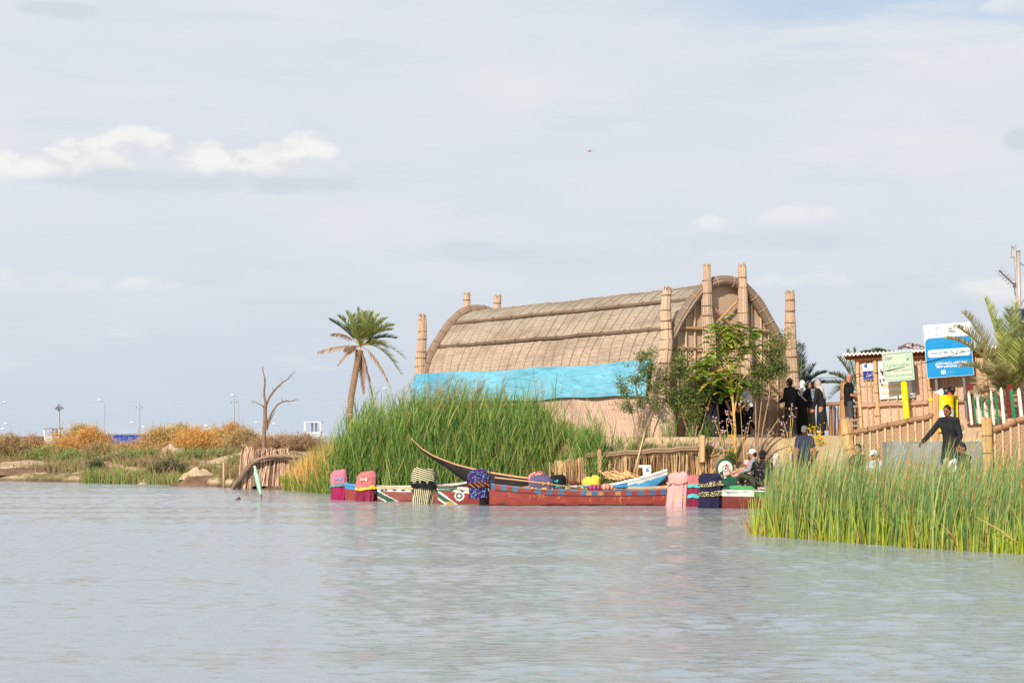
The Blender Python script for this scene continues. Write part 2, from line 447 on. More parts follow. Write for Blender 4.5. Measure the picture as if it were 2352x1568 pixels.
def build_world():
    w = bpy.data.worlds.new('World'); scene.world = w; w.use_nodes = True; w.node_tree.nodes.clear(); t = NT(w.node_tree)
    out = t.n('ShaderNodeOutputWorld')
    sky = t.n('ShaderNodeTexSky', sky_type='NISHITA'); sky.sun_disc = False; sky.sun_elevation = SUN_EL; sky.sun_rotation = math.atan2(TOSUN.x, TOSUN.y) % (2 * PI)
    sky.air_density = 1.2; sky.dust_density = 2.5; sky.ozone_density = 1.5
    b1 = t.n('ShaderNodeBackground'); t.l.new(sky.outputs[0], b1.inputs[0]); b1.inputs[1].default_value = .09
    tc = t.n('ShaderNodeTexCoord').outputs['Generated']; sp = t.n('ShaderNodeSeparateXYZ'); t.l.new(tc, sp.inputs[0])
    az = t.math('ARCTAN2', sp.outputs[0], sp.outputs[1]); el = t.math('ARCSINE', sp.outputs[2])
    cv = t.n('ShaderNodeCombineXYZ'); t.l.new(az, cv.inputs[0]); t.l.new(el, cv.inputs[1]); ang = cv.outputs[0]
    big = t.noise(t.mapv(ang, (5, 16, 1), (.3, .1, 0)), 1.0, 5, .55)
    streak = t.noise(t.mapv(ang, (9, 44, 1), (0, 0, 0), (0, 0, .12)), 1.0, 6, .62, .4)
    puff = t.noise(t.mapv(ang, (40, 62, 1), (1.7, 0, 0)), 1.0, 8, .60, .25)
    hz = t.smooth(el, .0, .11)
    c = t.mix(hz, SK(204, 215, 228), SK(221, 227, 235))
    c = t.mix(t.math('MULTIPLY', t.smooth(big, .42, .66), t.math('MULTIPLY', hz, .7)), c, SK(232, 235, 239))
    c = t.mix(t.math('MULTIPLY', t.smooth(streak, .50, .68), .45), c, SK(210, 218, 229))
    c = t.mix(t.math('MULTIPLY', t.smooth(streak, .46, .30), .4), c, SK(230, 233, 236))
    # blue gap high on one side
    gap = t.math('MULTIPLY', t.smooth(az, .03, .16), t.smooth(t.math('ADD', el, t.math('MULTIPLY', streak, .06)), .217, .245))
    c = t.mix(t.math('MULTIPLY', gap, .8), c, SK(184, 207, 233))
    def E(u, v, ru, rv):
        a = t.math('DIVIDE', t.math('SUBTRACT', az, (u - UC) / F), ru / F); b = t.math('DIVIDE', t.math('SUBTRACT', el, (VH - v) / F), rv / F)
        return t.math('SUBTRACT', 1.0, t.math('ADD', t.math('MULTIPLY', a, a), t.math('MULTIPLY', b, b)))
    pn = t.math('MULTIPLY', t.math('SUBTRACT', puff, .5), 4.4)
    for u, v, ru, rv, colr, amt in ((420, 425, 440, 36, (206, 215, 227), .55), (690, 432, 170, 24, (205, 214, 226), .4), (1050, 580, 220, 30, (209, 217, 228), .5), (1780, 560, 300, 30, (209, 216, 228), .5), (1250, 600, 380, 50, (210, 218, 229), .4), (150, 60, 120, 22, (205, 213, 225), .6), (2340, 345, 80, 40, (200, 208, 222), .6)):
        m_ = t.smooth(t.math('ADD', E(u, v, ru, rv), t.math('MULTIPLY', pn, .5)), .0, .9)
        c = t.mix(t.math('MULTIPLY', m_, amt), c, SK(*colr))
    up = t.smooth(t.math('ADD', puff, t.math('MULTIPLY', big, .3)), .50, .74)
    for u, v, ru, rv, amt in ((640, 378, 150, 54, 1), (710, 352, 80, 52, 1), (560, 385, 130, 46, .8), (480, 372, 100, 44, .6), (330, 352, 110, 48, .9), (210, 372, 105, 52, .85), (120, 398, 120, 46, .85), (30, 410, 120, 44, .85), (420, 395, 160, 34, .5), (2260, 685, 140, 44, .55), (2330, 60, 130, 34, .5), (1640, 522, 70, 24, .5), (1840, 505, 170, 30, .4), (350, 660, 90, 22, .4), (90, 660, 170, 40, .3), (1850, 650, 160, 26, .4)):
        e = E(u, v, ru, rv); m_ = t.smooth(t.math('ADD', e, t.math('MULTIPLY', pn, .55)), .10, .75)
        base = t.smooth(el, (VH - v - rv * .9) / F, (VH - v + rv * .1) / F)     # cumulus fade out at a flat foot
        cc = t.mix(up, SK(226, 228, 234), SK(246, 246, 243))
        c = t.mix(t.math('MULTIPLY', t.math('MULTIPLY', m_, base), amt), c, cc)
    b2 = t.n('ShaderNodeBackground'); t.l.new(c, b2.inputs[0]); b2.inputs[1].default_value = 1.0
    # thin veil thickens to the horizon, opens to blue overhead
    veil = t.math('SUBTRACT', 1.0, t.math('MULTIPLY', t.smooth(el, .45, 1.2), .70))
    mx = t.n('ShaderNodeMixShader'); t.l.new(veil, mx.inputs[0]); t.l.new(b1.outputs[0], mx.inputs[1]); t.l.new(b2.outputs[0], mx.inputs[2])
    t.l.new(mx.outputs[0], out.inputs[0])
SUN_EL = math.radians(31); _c = math.cos(SUN_EL); TOSUN = Vector((-.40 * _c, -.9165 * _c, math.sin(SUN_EL)))
def build_light_camera():
    l = bpy.data.lights.new('sun', 'SUN'); l.energy = 5.0; l.angle = math.radians(.6); l.color = (1, .91, .79)
    o = bpy.data.objects.new('sun', l); col.objects.link(o); o.rotation_euler = (-TOSUN).to_track_quat('-Z', 'Y').to_euler()
    c = bpy.data.cameras.new('camera'); c.sensor_width = 36; c.lens = 70; c.shift_y = (VH - 784) / 2352; c.clip_end = 9000; c.clip_start = .1
    o = bpy.data.objects.new('camera', c); col.objects.link(o); o.location = (0, 0, H0); o.rotation_euler = (PI / 2, 0, 0); scene.camera = o
    scene.view_settings.view_transform = 'Standard'; scene.view_settings.look = 'None'; scene.view_settings.exposure = 0
    scene.render.resolution_x, scene.render.resolution_y = 1024, 682
# ---------------------------------------------------------------- people
SKIN = mat('skin', S(196, 140, 110), .6, .1, 20, .05)
SKIN_D = mat('skin_tanned', S(168, 108, 80), .6, .1, 20, .05)
HAIR = mat('hair_black', (.012, .010, .009), .5, .3, 60, .3)
EYE = mat('eye_dark', (.01, .008, .006), .3, 0, 5, 0)
LIP = mat('lip', S(150, 85, 75), .6, 0, 5, 0)
BLACK = mat('cloth_black', (.012, .012, .014), .9, .5, 9, .35, bdist=.03)
BLACK2 = mat('cloth_charcoal', (.022, .022, .026), .9, .5, 8, .35, bdist=.03)
WHITE = mat('cloth_white', (.78, .78, .80), .9, .15, 9, .3)
def evaluate_mesh(o):
    dg = bpy.context.evaluated_depsgraph_get()
    me = bpy.data.meshes.new_from_object(o.evaluated_get(dg)); me.name = o.name
    bpy.data.objects.remove(o); return me
def skinned(mb, name, material, parent, voxel=.013, it=3):
    me = bpy.data.meshes.new('x'); me.from_pydata(mb.v, [], mb.f)
    o = bpy.data.objects.new(name, me); col.objects.link(o)
    r = o.modifiers.new('r', 'REMESH'); r.mode = 'VOXEL'; r.voxel_size = voxel; r.use_smooth_shade = True
    if it: s = o.modifiers.new('s', 'SMOOTH'); s.iterations = it; s.factor = .5
    m2 = evaluate_mesh(o); m2.materials.clear(); m2.materials.append(material)
    m2.polygons.foreach_set('use_smooth', [True] * len(m2.polygons))
    return put(name, m2, parent)
BASE = dict(pel=(0, 0, .95), wai=(0, 0, 1.10), che=(0, 0, 1.30), nec=(0, .015, 1.47), hea=(0, -.02, 1.635),
            sl=(.185, 0, 1.42), el=(.235, .03, 1.14), wl=(.25, -.04, .90), sr=(-.185, 0, 1.42), er=(-.235, .03, 1.14), wr=(-.25, -.04, .90),
            hl=(.09, 0, .92), kl=(.105, -.03, .50), al=(.105, .02, .085), tl=(.125, -.15, .035),
            hr=(-.09, 0, .92), kr=(-.105, -.03, .50), ar=(-.105, .02, .085), tr=(-.125, -.15, .035))
UP = ('wai', 'che', 'nec', 'hea', 'sl', 'el', 'wl', 'sr', 'er', 'wr')
def person(label, pos, face, h=1.72, lean=0, nod=0, J=None, wear=(), skin=SKIN, cat='person', group=None, female=False):
    """face: compass direction the body looks to, (x, y)"""
    j = {k: Vector(v) for k, v in BASE.items()}
    if lean:
        M = Matrix.Rotation(math.radians(lean), 3, 'X')
        for k in UP: j[k] = j['pel'] + M @ (j[k] - j['pel'])
    for k, v in (J or {}).items(): j[k] = Vector(v)
    HM = Matrix.Rotation(math.radians(lean * .6 + nod), 3, 'X')
    hd = j['hea']
    root = thing('person', label, cat, pos, group, (0, 0, math.atan2(face[0], -face[1])), h / 1.75)
    sw = .9 if female else 1.0
    # ---- body: one continuous surface
    b = MB()
    side = (j['sl'] - j['sr']).normalized()
    hside = (j['hl'] - j['hr']).normalized()
    for s in (-1, 1):
        b.capsule(j['pel'] + hside * .055 * s, .105, j['wai'] + side * .05 * s, .092)
        b.capsule(j['wai'] + side * .05 * s, .092, j['che'] + side * .075 * s, .108)
        b.capsule(j['che'] + side * .075 * s, .105, j['nec'] + side * .09 * s - Vector((0, 0, .05)), .06)
    b.capsule(j['sl'], .058, j['sr'], .058)
    b.capsule(j['nec'] - (hd - j['nec']) * .3, .062, hd - HM @ Vector((0, -.0, .05)), .052)
    b.ball(hd, (.076, .095, .118), HM)
    b.ball(hd + HM @ Vector((0, -.035, -.06)), (.056, .06, .06), HM)
    b.capsule(hd + HM @ Vector((0, -.088, .015)), .011, hd + HM @ Vector((0, -.108, -.022)), .016, 8)
    for s in (-1, 1): b.ball(hd + HM @ Vector((.077 * s, .012, -.01)), (.014, .024, .034), HM, 8, 6)
    for s, a in ((1, 'l'), (-1, 'r')):
        b.capsule(j['s' + a], .052, j['e' + a], .040); b.capsule(j['e' + a], .041, j['w' + a], .028)
        b.capsule(j['h' + a], .088, j['k' + a], .058); b.capsule(j['k' + a], .056, j['a' + a], .036)
        b.capsule(j['a' + a] - Vector((0, 0, .02)), .042, j['t' + a], .030)
        # hand: palm, four fingers of unequal length, thumb from the side of the palm
        d = (j['w' + a] - j['e' + a]).normalized(); lat = d.cross(Vector((s, 0, 0.2))).normalized(); nrm = lat.cross(d)
        w = j['w' + a]
        b.capsule(w, .026, w + d * .05, .03, 8)
        for q, (off, ln) in enumerate(((-.033, .075), (-.011, .085), (.011, .08), (.032, .06))):
            r0 = w + d * .075 + lat * off; b.capsule(w + d * .04 + lat * off * .7, .0125, r0, .0125, 8)
            k1 = r0 + d * ln * .5 + nrm * .012 * s; b.capsule(r0, .0115, k1, .0105, 8); b.capsule(k1, .0105, k1 + d * ln * .4 + nrm * .03 * s, .009, 8)
        b.capsule(w + d * .02 - lat * .02, .014, w + d * .05 - lat * .055, .0125, 8); b.capsule(w + d * .05 - lat * .055, .0125, w + d * .095 - lat * .06 + nrm * .015 * s, .0105, 8)
    skinned(b, 'body', skin, root, .0105, 2)
    for s in (-1, 1):
        e = MB(); e.ball(hd + HM @ Vector((.031 * s, -.088, .012)), (.015, .009, .0085), HM, 8, 6); e.build('eye', EYE, root, True, False)
    l = MB(); l.ball(hd + HM @ Vector((0, -.094, -.058)), (.024, .007, .008), HM, 8, 6); l.build('mouth', LIP, root, True, False)
    for s in (-1, 1):
        br = MB(); br.ball(hd + HM @ Vector((.031 * s, -.090, .034)), (.021, .007, .005), HM, 8, 6); br.build('eyebrow', HAIR, root, True, False)
    def torso(c, g, low='pel', ext=0):
        for s in (-1, 1):
            c.capsule(j[low] + hside * .055 * s - Vector((0, 0, ext)), .108 + g, j['wai'] + side * .05 * s, .098 + g)
            c.capsule(j['wai'] + side * .05 * s, .098 + g, j['che'] + side * .078 * s, .112 + g)
            c.capsule(j['che'] + side * .078 * s, .108 + g, j['nec'] + side * .09 * s - Vector((0, 0, .05)), .062 + g)
        c.capsule(j['sl'] * .97 + j['sr'] * .03, .062 + g, j['sr'] * .97 + j['sl'] * .03, .062 + g)
        c.capsule(j['nec'] - Vector((0, 0, .04)), .075 + g * .5, j['nec'] + (hd - j['nec']) * .12, .062)
    def sleeves(c, g, long):
        for a in 'lr':
            c.capsule(j['s' + a], .062 + g, j['e' + a], .052 + g)
            if long: c.capsule(j['e' + a], .052 + g, j['w' + a] + (j['e' + a] - j['w' + a]) * .08, .042 + g)
    for it in wear:
        k, m = it[0], it[1]; o = it[2] if len(it) > 2 else None
        c = MB()
        if k == 'shirt': torso(c, .012, ext=.04); sleeves(c, .008, o == 'long'); 
        if k == 'shirt' and o != 'long':
            c = MB(); torso(c, .012, ext=.04)
            for a in 'lr': c.capsule(j['s' + a], .068, lerp(j['s' + a], j['e' + a], .75), .06)
        if k == 'shirt': skinned(c, 'shirt', m, root, .015, 3)
        if k == 'trousers':
            for s in (-1, 1): c.capsule(j['pel'] + hside * .05 * s, .118, j['wai'] + side * .045 * s - Vector((0, 0, .04)), .108)
            for a in 'lr': c.capsule(j['h' + a], .10, j['k' + a], .076); c.capsule(j['k' + a], .075, lerp(j['k' + a], j['a' + a], .93), .06)
            skinned(c, 'trousers', m, root, .015, 3)
        if k == 'robe':
            torso(c, .022); sleeves(c, .018 if female else .01, True)
            hem = o if o is not None else .10
            foot = (j['al'] + j['ar']) / 2; rings = []
            for i in range(9):
                t = i / 8; ctr = lerp(j['wai'], Vector((foot.x, foot.y, hem)), t); ring = []
                ax = lerp(.155, .235, t) * sw; ay = lerp(.125, .19, t)
                for q in range(40):
                    a = 2 * PI * q / 40; fo = 1 + .07 * t * math.sin(a * 9 + pos[0] * 7) + .04 * t * math.sin(a * 5 + 1)
                    ring.append(ctr + Vector((math.cos(a) * ax * fo, math.sin(a) * ay * fo, 0)))
                rings.append(ring)
            c.loft(rings[::-1]); skinned(c, 'robe', m, root, .016, 2)
        if k == 'hijab':
            c.ball(hd + HM @ Vector((0, .022, .012)), (.098, .108, .132), HM, 16, 12)
            c.capsule(hd + HM @ Vector((0, .02, -.07)), .088, j['nec'] + Vector((0, .015, .0)), .095)
            c.capsule(j['nec'] + Vector((-.05, .0, -.02)), .085, j['nec'] + Vector((-.08, -.02, -.16)), .075)
            c.capsule(j['nec'] + Vector((.05, .0, -.02)), .085, j['nec'] + Vector((.08, -.02, -.16)), .075)
            if o: c.capsule(j['nec'] + Vector((0, .06, 0)), .09, j['che'] + Vector((0, .09, -o)), .08)
            skinned(c, 'headscarf', m, root, .013, 3)
        if k == 'abaya_hood':
            c.ball(hd + HM @ Vector((0, .025, .015)), (.11, .118, .145), HM, 16, 12)
            for s in (-1, 1):
                c.capsule(hd + HM @ Vector((.05 * s, .02, -.06)), .085, j['s' + ('l' if s > 0 else 'r')], .11)
                c.capsule(j['s' + ('l' if s > 0 else 'r')], .11, lerp(j['wl'], j['wr'], .5 - .5 * s) + Vector((0, .03, -.05)), .11)
            skinned(c, 'hood', m, root, .015, 3)
        if k == 'hair':
            c.ball(hd + HM @ Vector((0, .018, .028)), (.084, .094, .108), HM, 14, 10)
            if o: c.ball(hd + HM @ Vector((0, .05, -.03)), (.078, .06, .08), HM, 14, 10)
            for q in range(26):
                a = rnd.uniform(0, 2 * PI); z = rnd.uniform(.2, 1); r = math.sqrt(1 - z * z)
                c.ball(hd + HM @ Vector((.08 * r * math.cos(a), .02 + .09 * r * math.sin(a), .03 + .105 * z)), .014, None, 6, 4)
            skinned(c, 'hair', m, root, .010, 1)
        if k == 'stubble_hair': pass
        if k == 'cap':
            c.ball(hd + HM @ Vector((0, .008, .045)), (.092, .106, .092), HM, 16, 10)
            pts = []
            for q in range(11):
                a = PI * (1 + q / 10); pts.append(hd + HM @ Vector((.075 * math.cos(a), -.075 + .11 * math.sin(a), .035 - .02 * abs(math.sin(a)))))
            br = [[p + HM @ Vector((0, 0, dz)) for p in pts] for dz in (0, .012)]
            cap = skinned(c, 'cap', m, root, .011, 2)
            b2 = MB(); b2.loft(br, caps=(True, True)); b2.build('cap_visor', m, cap, True, False)
            if o:
                lg = MB(); w2 = [(-.03, .0), (-.02, -.008), (.035, .012), (-.018, -.002)]
                lg.add([hd + HM @ Vector((x - .02, -.0925 - .0 + abs(x) * .25, .065 + z)) for x, z in w2], [(0, 1, 2, 3)]); lg.build('emblem', WHITE, cap, False, False)
        if k == 'shoes':
            for a in 'lr':
                sh = MB(); sh.capsule(j['a' + a] - Vector((0, 0, .03)), .048, j['t' + a], .037); skinned(sh, 'shoe', m, root, .014, 1)
        if k == 'sash':
            rr = [lerp(j['sl'], j['nec'], .3) + Vector((0, .0, .06)), j['che'] + Vector((.10, .13, .03)), j['che'] + Vector((0, .155, -.06)), j['wai'] + Vector((-.12, .12, .02)), j['wai'] + Vector((-.17, 0, -.02))]
            for p, q in zip(rr, rr[1:]): c.capsule(p, .026, q, .026, 8)
            skinned(c, 'sash', m, root, .013, 2)
        if k == 'scarf':
            c.capsule(j['nec'] + Vector((-.07, -.07, 0)), .05, j['che'] + Vector((-.09, -.13, -.22)), .05); c.capsule(j['nec'] + Vector((.07, -.07, 0)), .05, j['che'] + Vector((.1, -.11, -.1)), .05)
            skinned(c, 'scarf', m, root, .013, 2)
        if k == 'moustache':
            c.ball(hd + HM @ Vector((0, -.098, -.043)), (.028, .012, .009), HM, 10, 6); c.build('moustache', m, root, True, False)
        if k == 'watch':
            c.ring(lerp(j['wl'], j['el'], .12), j['wl'] - j['el'], .040, .010, 14, 6); c.build('wristwatch', m, root, True, False)
        if k == 'tail':    # open white scarf end
            c.capsule(j['nec'] + Vector((0, .1, .02)), .05, j['che'] + Vector((.02, .16, -.02)), .045); skinned(c, 'scarf_end', m, root, .013, 2)
    return root
def ground_people():
    GZ = ground_z
    def at(u, d, z=None): x = (u - UC) / F * d; return (x, d, GZ(x, d) if z is None else z)
    SH = mat('shoe_black', (.015, .014, .014), .5, .2, 10, .1)
    ARM = lambda a, e, w: {'e' + a: e, 'w' + a: w}
    person('person in a long black dishdasha standing with back turned beside the tall reed column', at(1814, 58.7), (-.75, .66), 1.76,
           J={**ARM('r', (-.22, -.06, 1.16), (-.13, -.27, 1.10)), **ARM('l', (.22, -.04, 1.15), (.10, -.26, 1.08))}, wear=[('robe', BLACK2, .12), ('hair', HAIR, 1), ('shoes', SH)])
    person('person in black with a white headscarf and pale diagonal sash, seen from behind', at(1843, 59.6), (.25, .97), 1.64, female=True,
           wear=[('robe', BLACK, .06), ('hijab', WHITE), ('tail', mat_stripes('scarf_stripe', (.02, .02, .03), (.7, .7, .75), 220, (0, .3, 1), 1)), ('sash', mat('sash_cream', S(225, 220, 200)))])
    person('person in olive clothes with a dark headscarf facing the water between two veiled figures', at(1860, 60.4), (-.1, -1), 1.64, female=True,
           J=ARM('l', (.22, -.05, 1.14), (.06, -.24, 1.08)), wear=[('robe', mat('cloth_olive', S(120, 125, 85), .9, .3), .06), ('hijab', mat('scarf_plum', S(70, 50, 65, .7))), ('scarf', mat_spots('scarf_print', [S(70, 120, 180), S(210, 220, 160), S(150, 190, 210)], 22))])
    person('person in a long charcoal abaya with a beige headscarf stooping in profile', at(1888, 59.4), (-.85, .4), 1.66, lean=12, female=True,
           J=ARM('l', (.2, -.14, 1.10), (.17, -.24, .86)), wear=[('robe', BLACK2, .16), ('hijab', mat('scarf_beige', S(205, 190, 175), .9, .25), .12), ('shoes', SH), ('scarf', mat('scarf_olive', S(130, 125, 100)))])
    person('bald person in a black sweater and grey jeans standing at the corner of the hut', at(1949, 56.9), (.96, .2), 1.76,
           J={**ARM('r', (-.235, .0, 1.14), (-.16, -.26, 1.08)), **ARM('l', (.235, 0, 1.14), (.14, -.24, 1.06))},
           wear=[('shirt', BLACK, 'short3'), ('trousers', mat('jeans_grey', S(85, 88, 92, .7), .9, .4, 7)), ('shoes', SH)], skin=mat('skin_pink', S(205, 145, 120), .5, .1, 20, .05))
    person('person in grey baseball cap and navy polo shirt standing at the reeds', at(1848, 54.6, .42), (-.35, -1), 1.74, nod=22,
           J={**ARM('l', (.25, .0, 1.13), (.27, -.10, .90)), **ARM('r', (-.25, 0, 1.13), (-.26, -.1, .90))},
           wear=[('shirt', mat('polo_navy', S(62, 68, 92, .7), .9, .3, 7), 'short'), ('trousers', BLACK2), ('cap', mat('cap_grey', S(120, 122, 112), .9), 1), ('hair', HAIR, 1)], skin=SKIN_D)
    # man on the landing reaching down
    person('person with moustache in a black tunic leaning over the reeds with one arm stretched out', at(2184, 44.6, .79), (-.62, -.78), 1.80, lean=14, nod=6,
           J={'er': (-.34, -.30, 1.12), 'wr': (-.46, -.43, .94), 'el': (.27, -.10, 1.08), 'wl': (.24, -.16, .85)},
           wear=[('robe', BLACK2, .45), ('trousers', BLACK), ('hair', HAIR, 1), ('moustache', HAIR), ('watch', mat('watch_steel', (.5, .5, .48), .3, 0, 5, 0, metal=.8))], skin=SKIN_D)
    SIT = dict(pel=(0, 0, .16), wai=(0, -.02, .31), che=(0, -.06, .51), nec=(0, -.07, .68), hea=(0, -.10, .845), sl=(.185, -.06, .63), sr=(-.185, -.06, .63), el=(.25, -.16, .40), wl=(.17, -.36, .34),
               er=(-.25, -.16, .40), wr=(-.17, -.36, .34), hl=(.10, -.02, .13), kl=(.30, -.36, .24), al=(.06, -.42, .07), tl=(-.05, -.5, .05), hr=(-.10, -.02, .13), kr=(-.30, -.36, .24), ar=(-.06, -.42, .07), tr=(.05, -.5, .05))
    person('person with short black hair crouching low beside the reaching figure', at(2217, 43.9, .79), (-.9, -.42), 1.74, J=SIT, nod=18,
           wear=[('shirt', BLACK2, 'long'), ('trousers', BLACK), ('hair', HAIR, 1)], skin=SKIN_D)
    person('person sitting cross-legged on the boat deck in a black shirt flecked with pale marks', at(1750, 52.3, .46), (.3, .95), 1.9, J=SIT,
           wear=[('shirt', mat_spots('shirt_flecked', [(.012, .012, .014), (.012, .012, .014), (.25, .2, .14), (.012, .012, .014)], 26), 'long'), ('trousers', mat('trousers_olive', S(80, 84, 56, .7))), ('hair', HAIR, 1), ('cap', BLACK)])
    person('person in a white cap and striped top sitting close behind the black flecked shirt', at(1737, 53.15, .60), (-.9, .3), 1.70, J=SIT, nod=12,
           wear=[('shirt', mat_stripes('shirt_stripe_grey', S(90, 95, 110), S(190, 195, 205), 160, (0, 0, 1), 1), 'long'), ('trousers', mat('trousers_olive', S(80, 84, 56))), ('cap', WHITE), ('hair', HAIR, 1)])
    FLO = mat_spots('shirt_floral', [S(225, 180, 175), S(200, 110, 115), S(240, 215, 210), S(190, 160, 180)], 24)
    ra = dict(SIT); ra.update(er=(-.42, -.20, .50), wr=(-.52, -.30, .72))
    person('person in a pink floral shirt reaching one bare arm up to the green boat prow', at(1721, 53.9, .30), (-.75, -.65), 1.70, J=ra, lean=0, nod=30,
           wear=[('shirt', FLO, 'short'), ('trousers', mat('trousers_blue', S(60, 70, 100))), ('hijab', FLO)], skin=SKIN)
    person('person in a white and red flowered dress sitting beyond the black flecked shirt', at(1778, 52.9, .50), (.5, -.8), 1.66, J=SIT,
           wear=[('shirt', FLO, 'long'), ('trousers', BLACK), ('hijab', mat_spots('scarf_flower', [S(235, 220, 215), S(200, 60, 70), S(240, 225, 220), S(230, 190, 190)], 18))])
    # by the doorway of the hall
    person('dark haired child in a white patterned shirt and striped track trousers bending forward', at(1722, 58.9), (-.95, -.3), 1.60, lean=16, nod=20,
           J={**ARM('r', (-.22, -.2, 1.10), (-.14, -.36, .92)), **ARM('l', (.22, -.2, 1.08), (.08, -.36, .90)), 'kl': (.1, -.05, .5), 'al': (.1, .28, .14), 'tl': (.12, .14, .03)},
           wear=[('shirt', mat_spots('shirt_print_white', [(.75, .75, .8), (.6, .62, .68), (.8, .8, .82), (.45, .48, .55)], 24), 'short'), ('trousers', BLACK), ('hair', HAIR, 1), ('shoes', mat('shoe_white', (.7, .7, .7)))])
    person('person fully covered in a black abaya standing just outside the doorway', at(1700, 59.2), (.7, .6), 1.66, female=True, wear=[('robe', BLACK2, .08), ('abaya_hood', BLACK2)])
    person('person in a black abaya inside the dark doorway', at(1672, 60.0), (-.2, -1), 1.64, female=True, wear=[('robe', BLACK, .08), ('abaya_hood', BLACK)])
    person('person in a black T-shirt and dark jeans bending down with one bare arm hanging', at(1634, 57.7), (.8, -.45), 1.76, lean=34, nod=10,
           J={'el': (.24, -.36, 1.0), 'wl': (.2, -.5, .74), 'kl': (.1, -.1, .5), 'al': (.1, .02, .085), 'ar': (-.1, .22, .10), 'tr': (-.12, .08, .03), 'kr': (-.1, .06, .5)},
           wear=[('shirt', BLACK, 'short'), ('trousers', mat('jeans_dark', S(58, 66, 80, .7), .9, .4, 7)), ('hair', HAIR, 1), ('shoes', SH)])
    person('person in olive trousers half hidden by the leafy tree before the doorway', at(1615, 57.9), (.55, .5), 1.74, wear=[('shirt', BLACK2, 'long'), ('trousers', mat('trousers_army', S(88, 92, 58, .75), .9, .35)), ('cap', WHITE), ('hair', HAIR), ('shoes', SH)])
    # low in the boats behind the tall green reeds
    person('person with black hair and dark top almost hidden by reeds, sitting below the lattice rail', at(1976, 49.0, .75), (-.6, -.5), 1.7, J=SIT, wear=[('shirt', BLACK2, 'long'), ('trousers', BLACK), ('hair', HAIR, 1)])
    person('person in a white and turquoise cap half hidden in the reeds below the lattice rail', at(2016, 48.0, .62), (-.8, -.5), 1.7, J=SIT, nod=10,
           wear=[('shirt', mat('shirt_pale', S(215, 220, 225)), 'short'), ('trousers', mat('trousers_blue', S(60, 70, 100))), ('cap', mat_spots('cap_teal', [(.7, .72, .72), S(90, 190, 185), (.75, .75, .75), (.7, .7, .7)], 9)), ('hair', HAIR, 1)])
# ---------------------------------------------------------------- reed hall
REED = mat('reed_bundle', (.80, .80, .84), .85, .22, 14, .5, vcol=True, stretch=(2.5, 2.5, .35), bdist=.03)
ROPE = mat('reed_rope', S(128, 92, 62), .9, .3, 40, .3)
R_PALE, R_TAN, R_BROWN, R_DARK = S(246, 212, 166, 1), S(220, 182, 142, 1), S(180, 142, 108, 1), S(120, 88, 64, 1)
WEAVE = mat_weave('woven_matting', S(230, 202, 176), S(180, 148, 124), 7.5, 5.0, .30, S(194, 162, 136))
WEAVE_LOW = mat_weave('old_matting', S(234, 200, 178), S(190, 154, 134), 4.5, 2.6, .35, S(200, 160, 134), .8)
def HP(l, w, z): 
    q = N0 + LA * l + LB * w; return Vector((q.x, q.y, z))
HC, HHW, HB, HH, HN = 2.375, 2.27, 1.78, 4.66, 2.55
def crown(q):              # half width of the vault, 1 at the foot, 0 at the ridge
    q = max(0., min(1., q)); n = lerp(2.7, 2.05, sstep(.4, .85, q)); return max(0., 1 - q ** n) ** (1 / n)
def crown_z(c):            # height where the half width is c
    a, b = 0., 1.
    for _ in range(22):
        m = (a + b) / 2
        if crown(m) > c: a = m
        else: b = m
    return (a + b) / 2
def prof(t, off=0):        # t 0 = near foot, .5 = ridge, 1 = far foot -> (w, z)
    a = PI * t; q = math.sin(a); q = crown_z(abs(math.cos(a)) ** .8) if q > .5 else q * crown_z(abs(math.cos(PI / 6)) ** .8) / .5
    return (HC - (HHW + off) * crown(q) * (1 if t < .5 else -1), HB + (HH + off) * q)
def prof_w(z, off=0):      # near side w at height z
    return HC - (HHW + off) * crown((z - HB) / (HH + off))
def prof_t_arc(n):         # parameters evenly spaced by arc length, with arc lengths
    ts = [i / 800 for i in range(801)]; L = [0]
    for a, b in zip(ts, ts[1:]): p, q = prof(a), prof(b); L.append(L[-1] + math.hypot(q[0] - p[0], q[1] - p[1]))
    out = []; k = 0
    for i in range(n + 1):
        s = L[-1] * i / n
        while k < 799 and L[k + 1] < s: k += 1
        f = (s - L[k]) / max(1e-9, L[k + 1] - L[k]); out.append((lerp(ts[k], ts[k + 1], f), s))
    return out
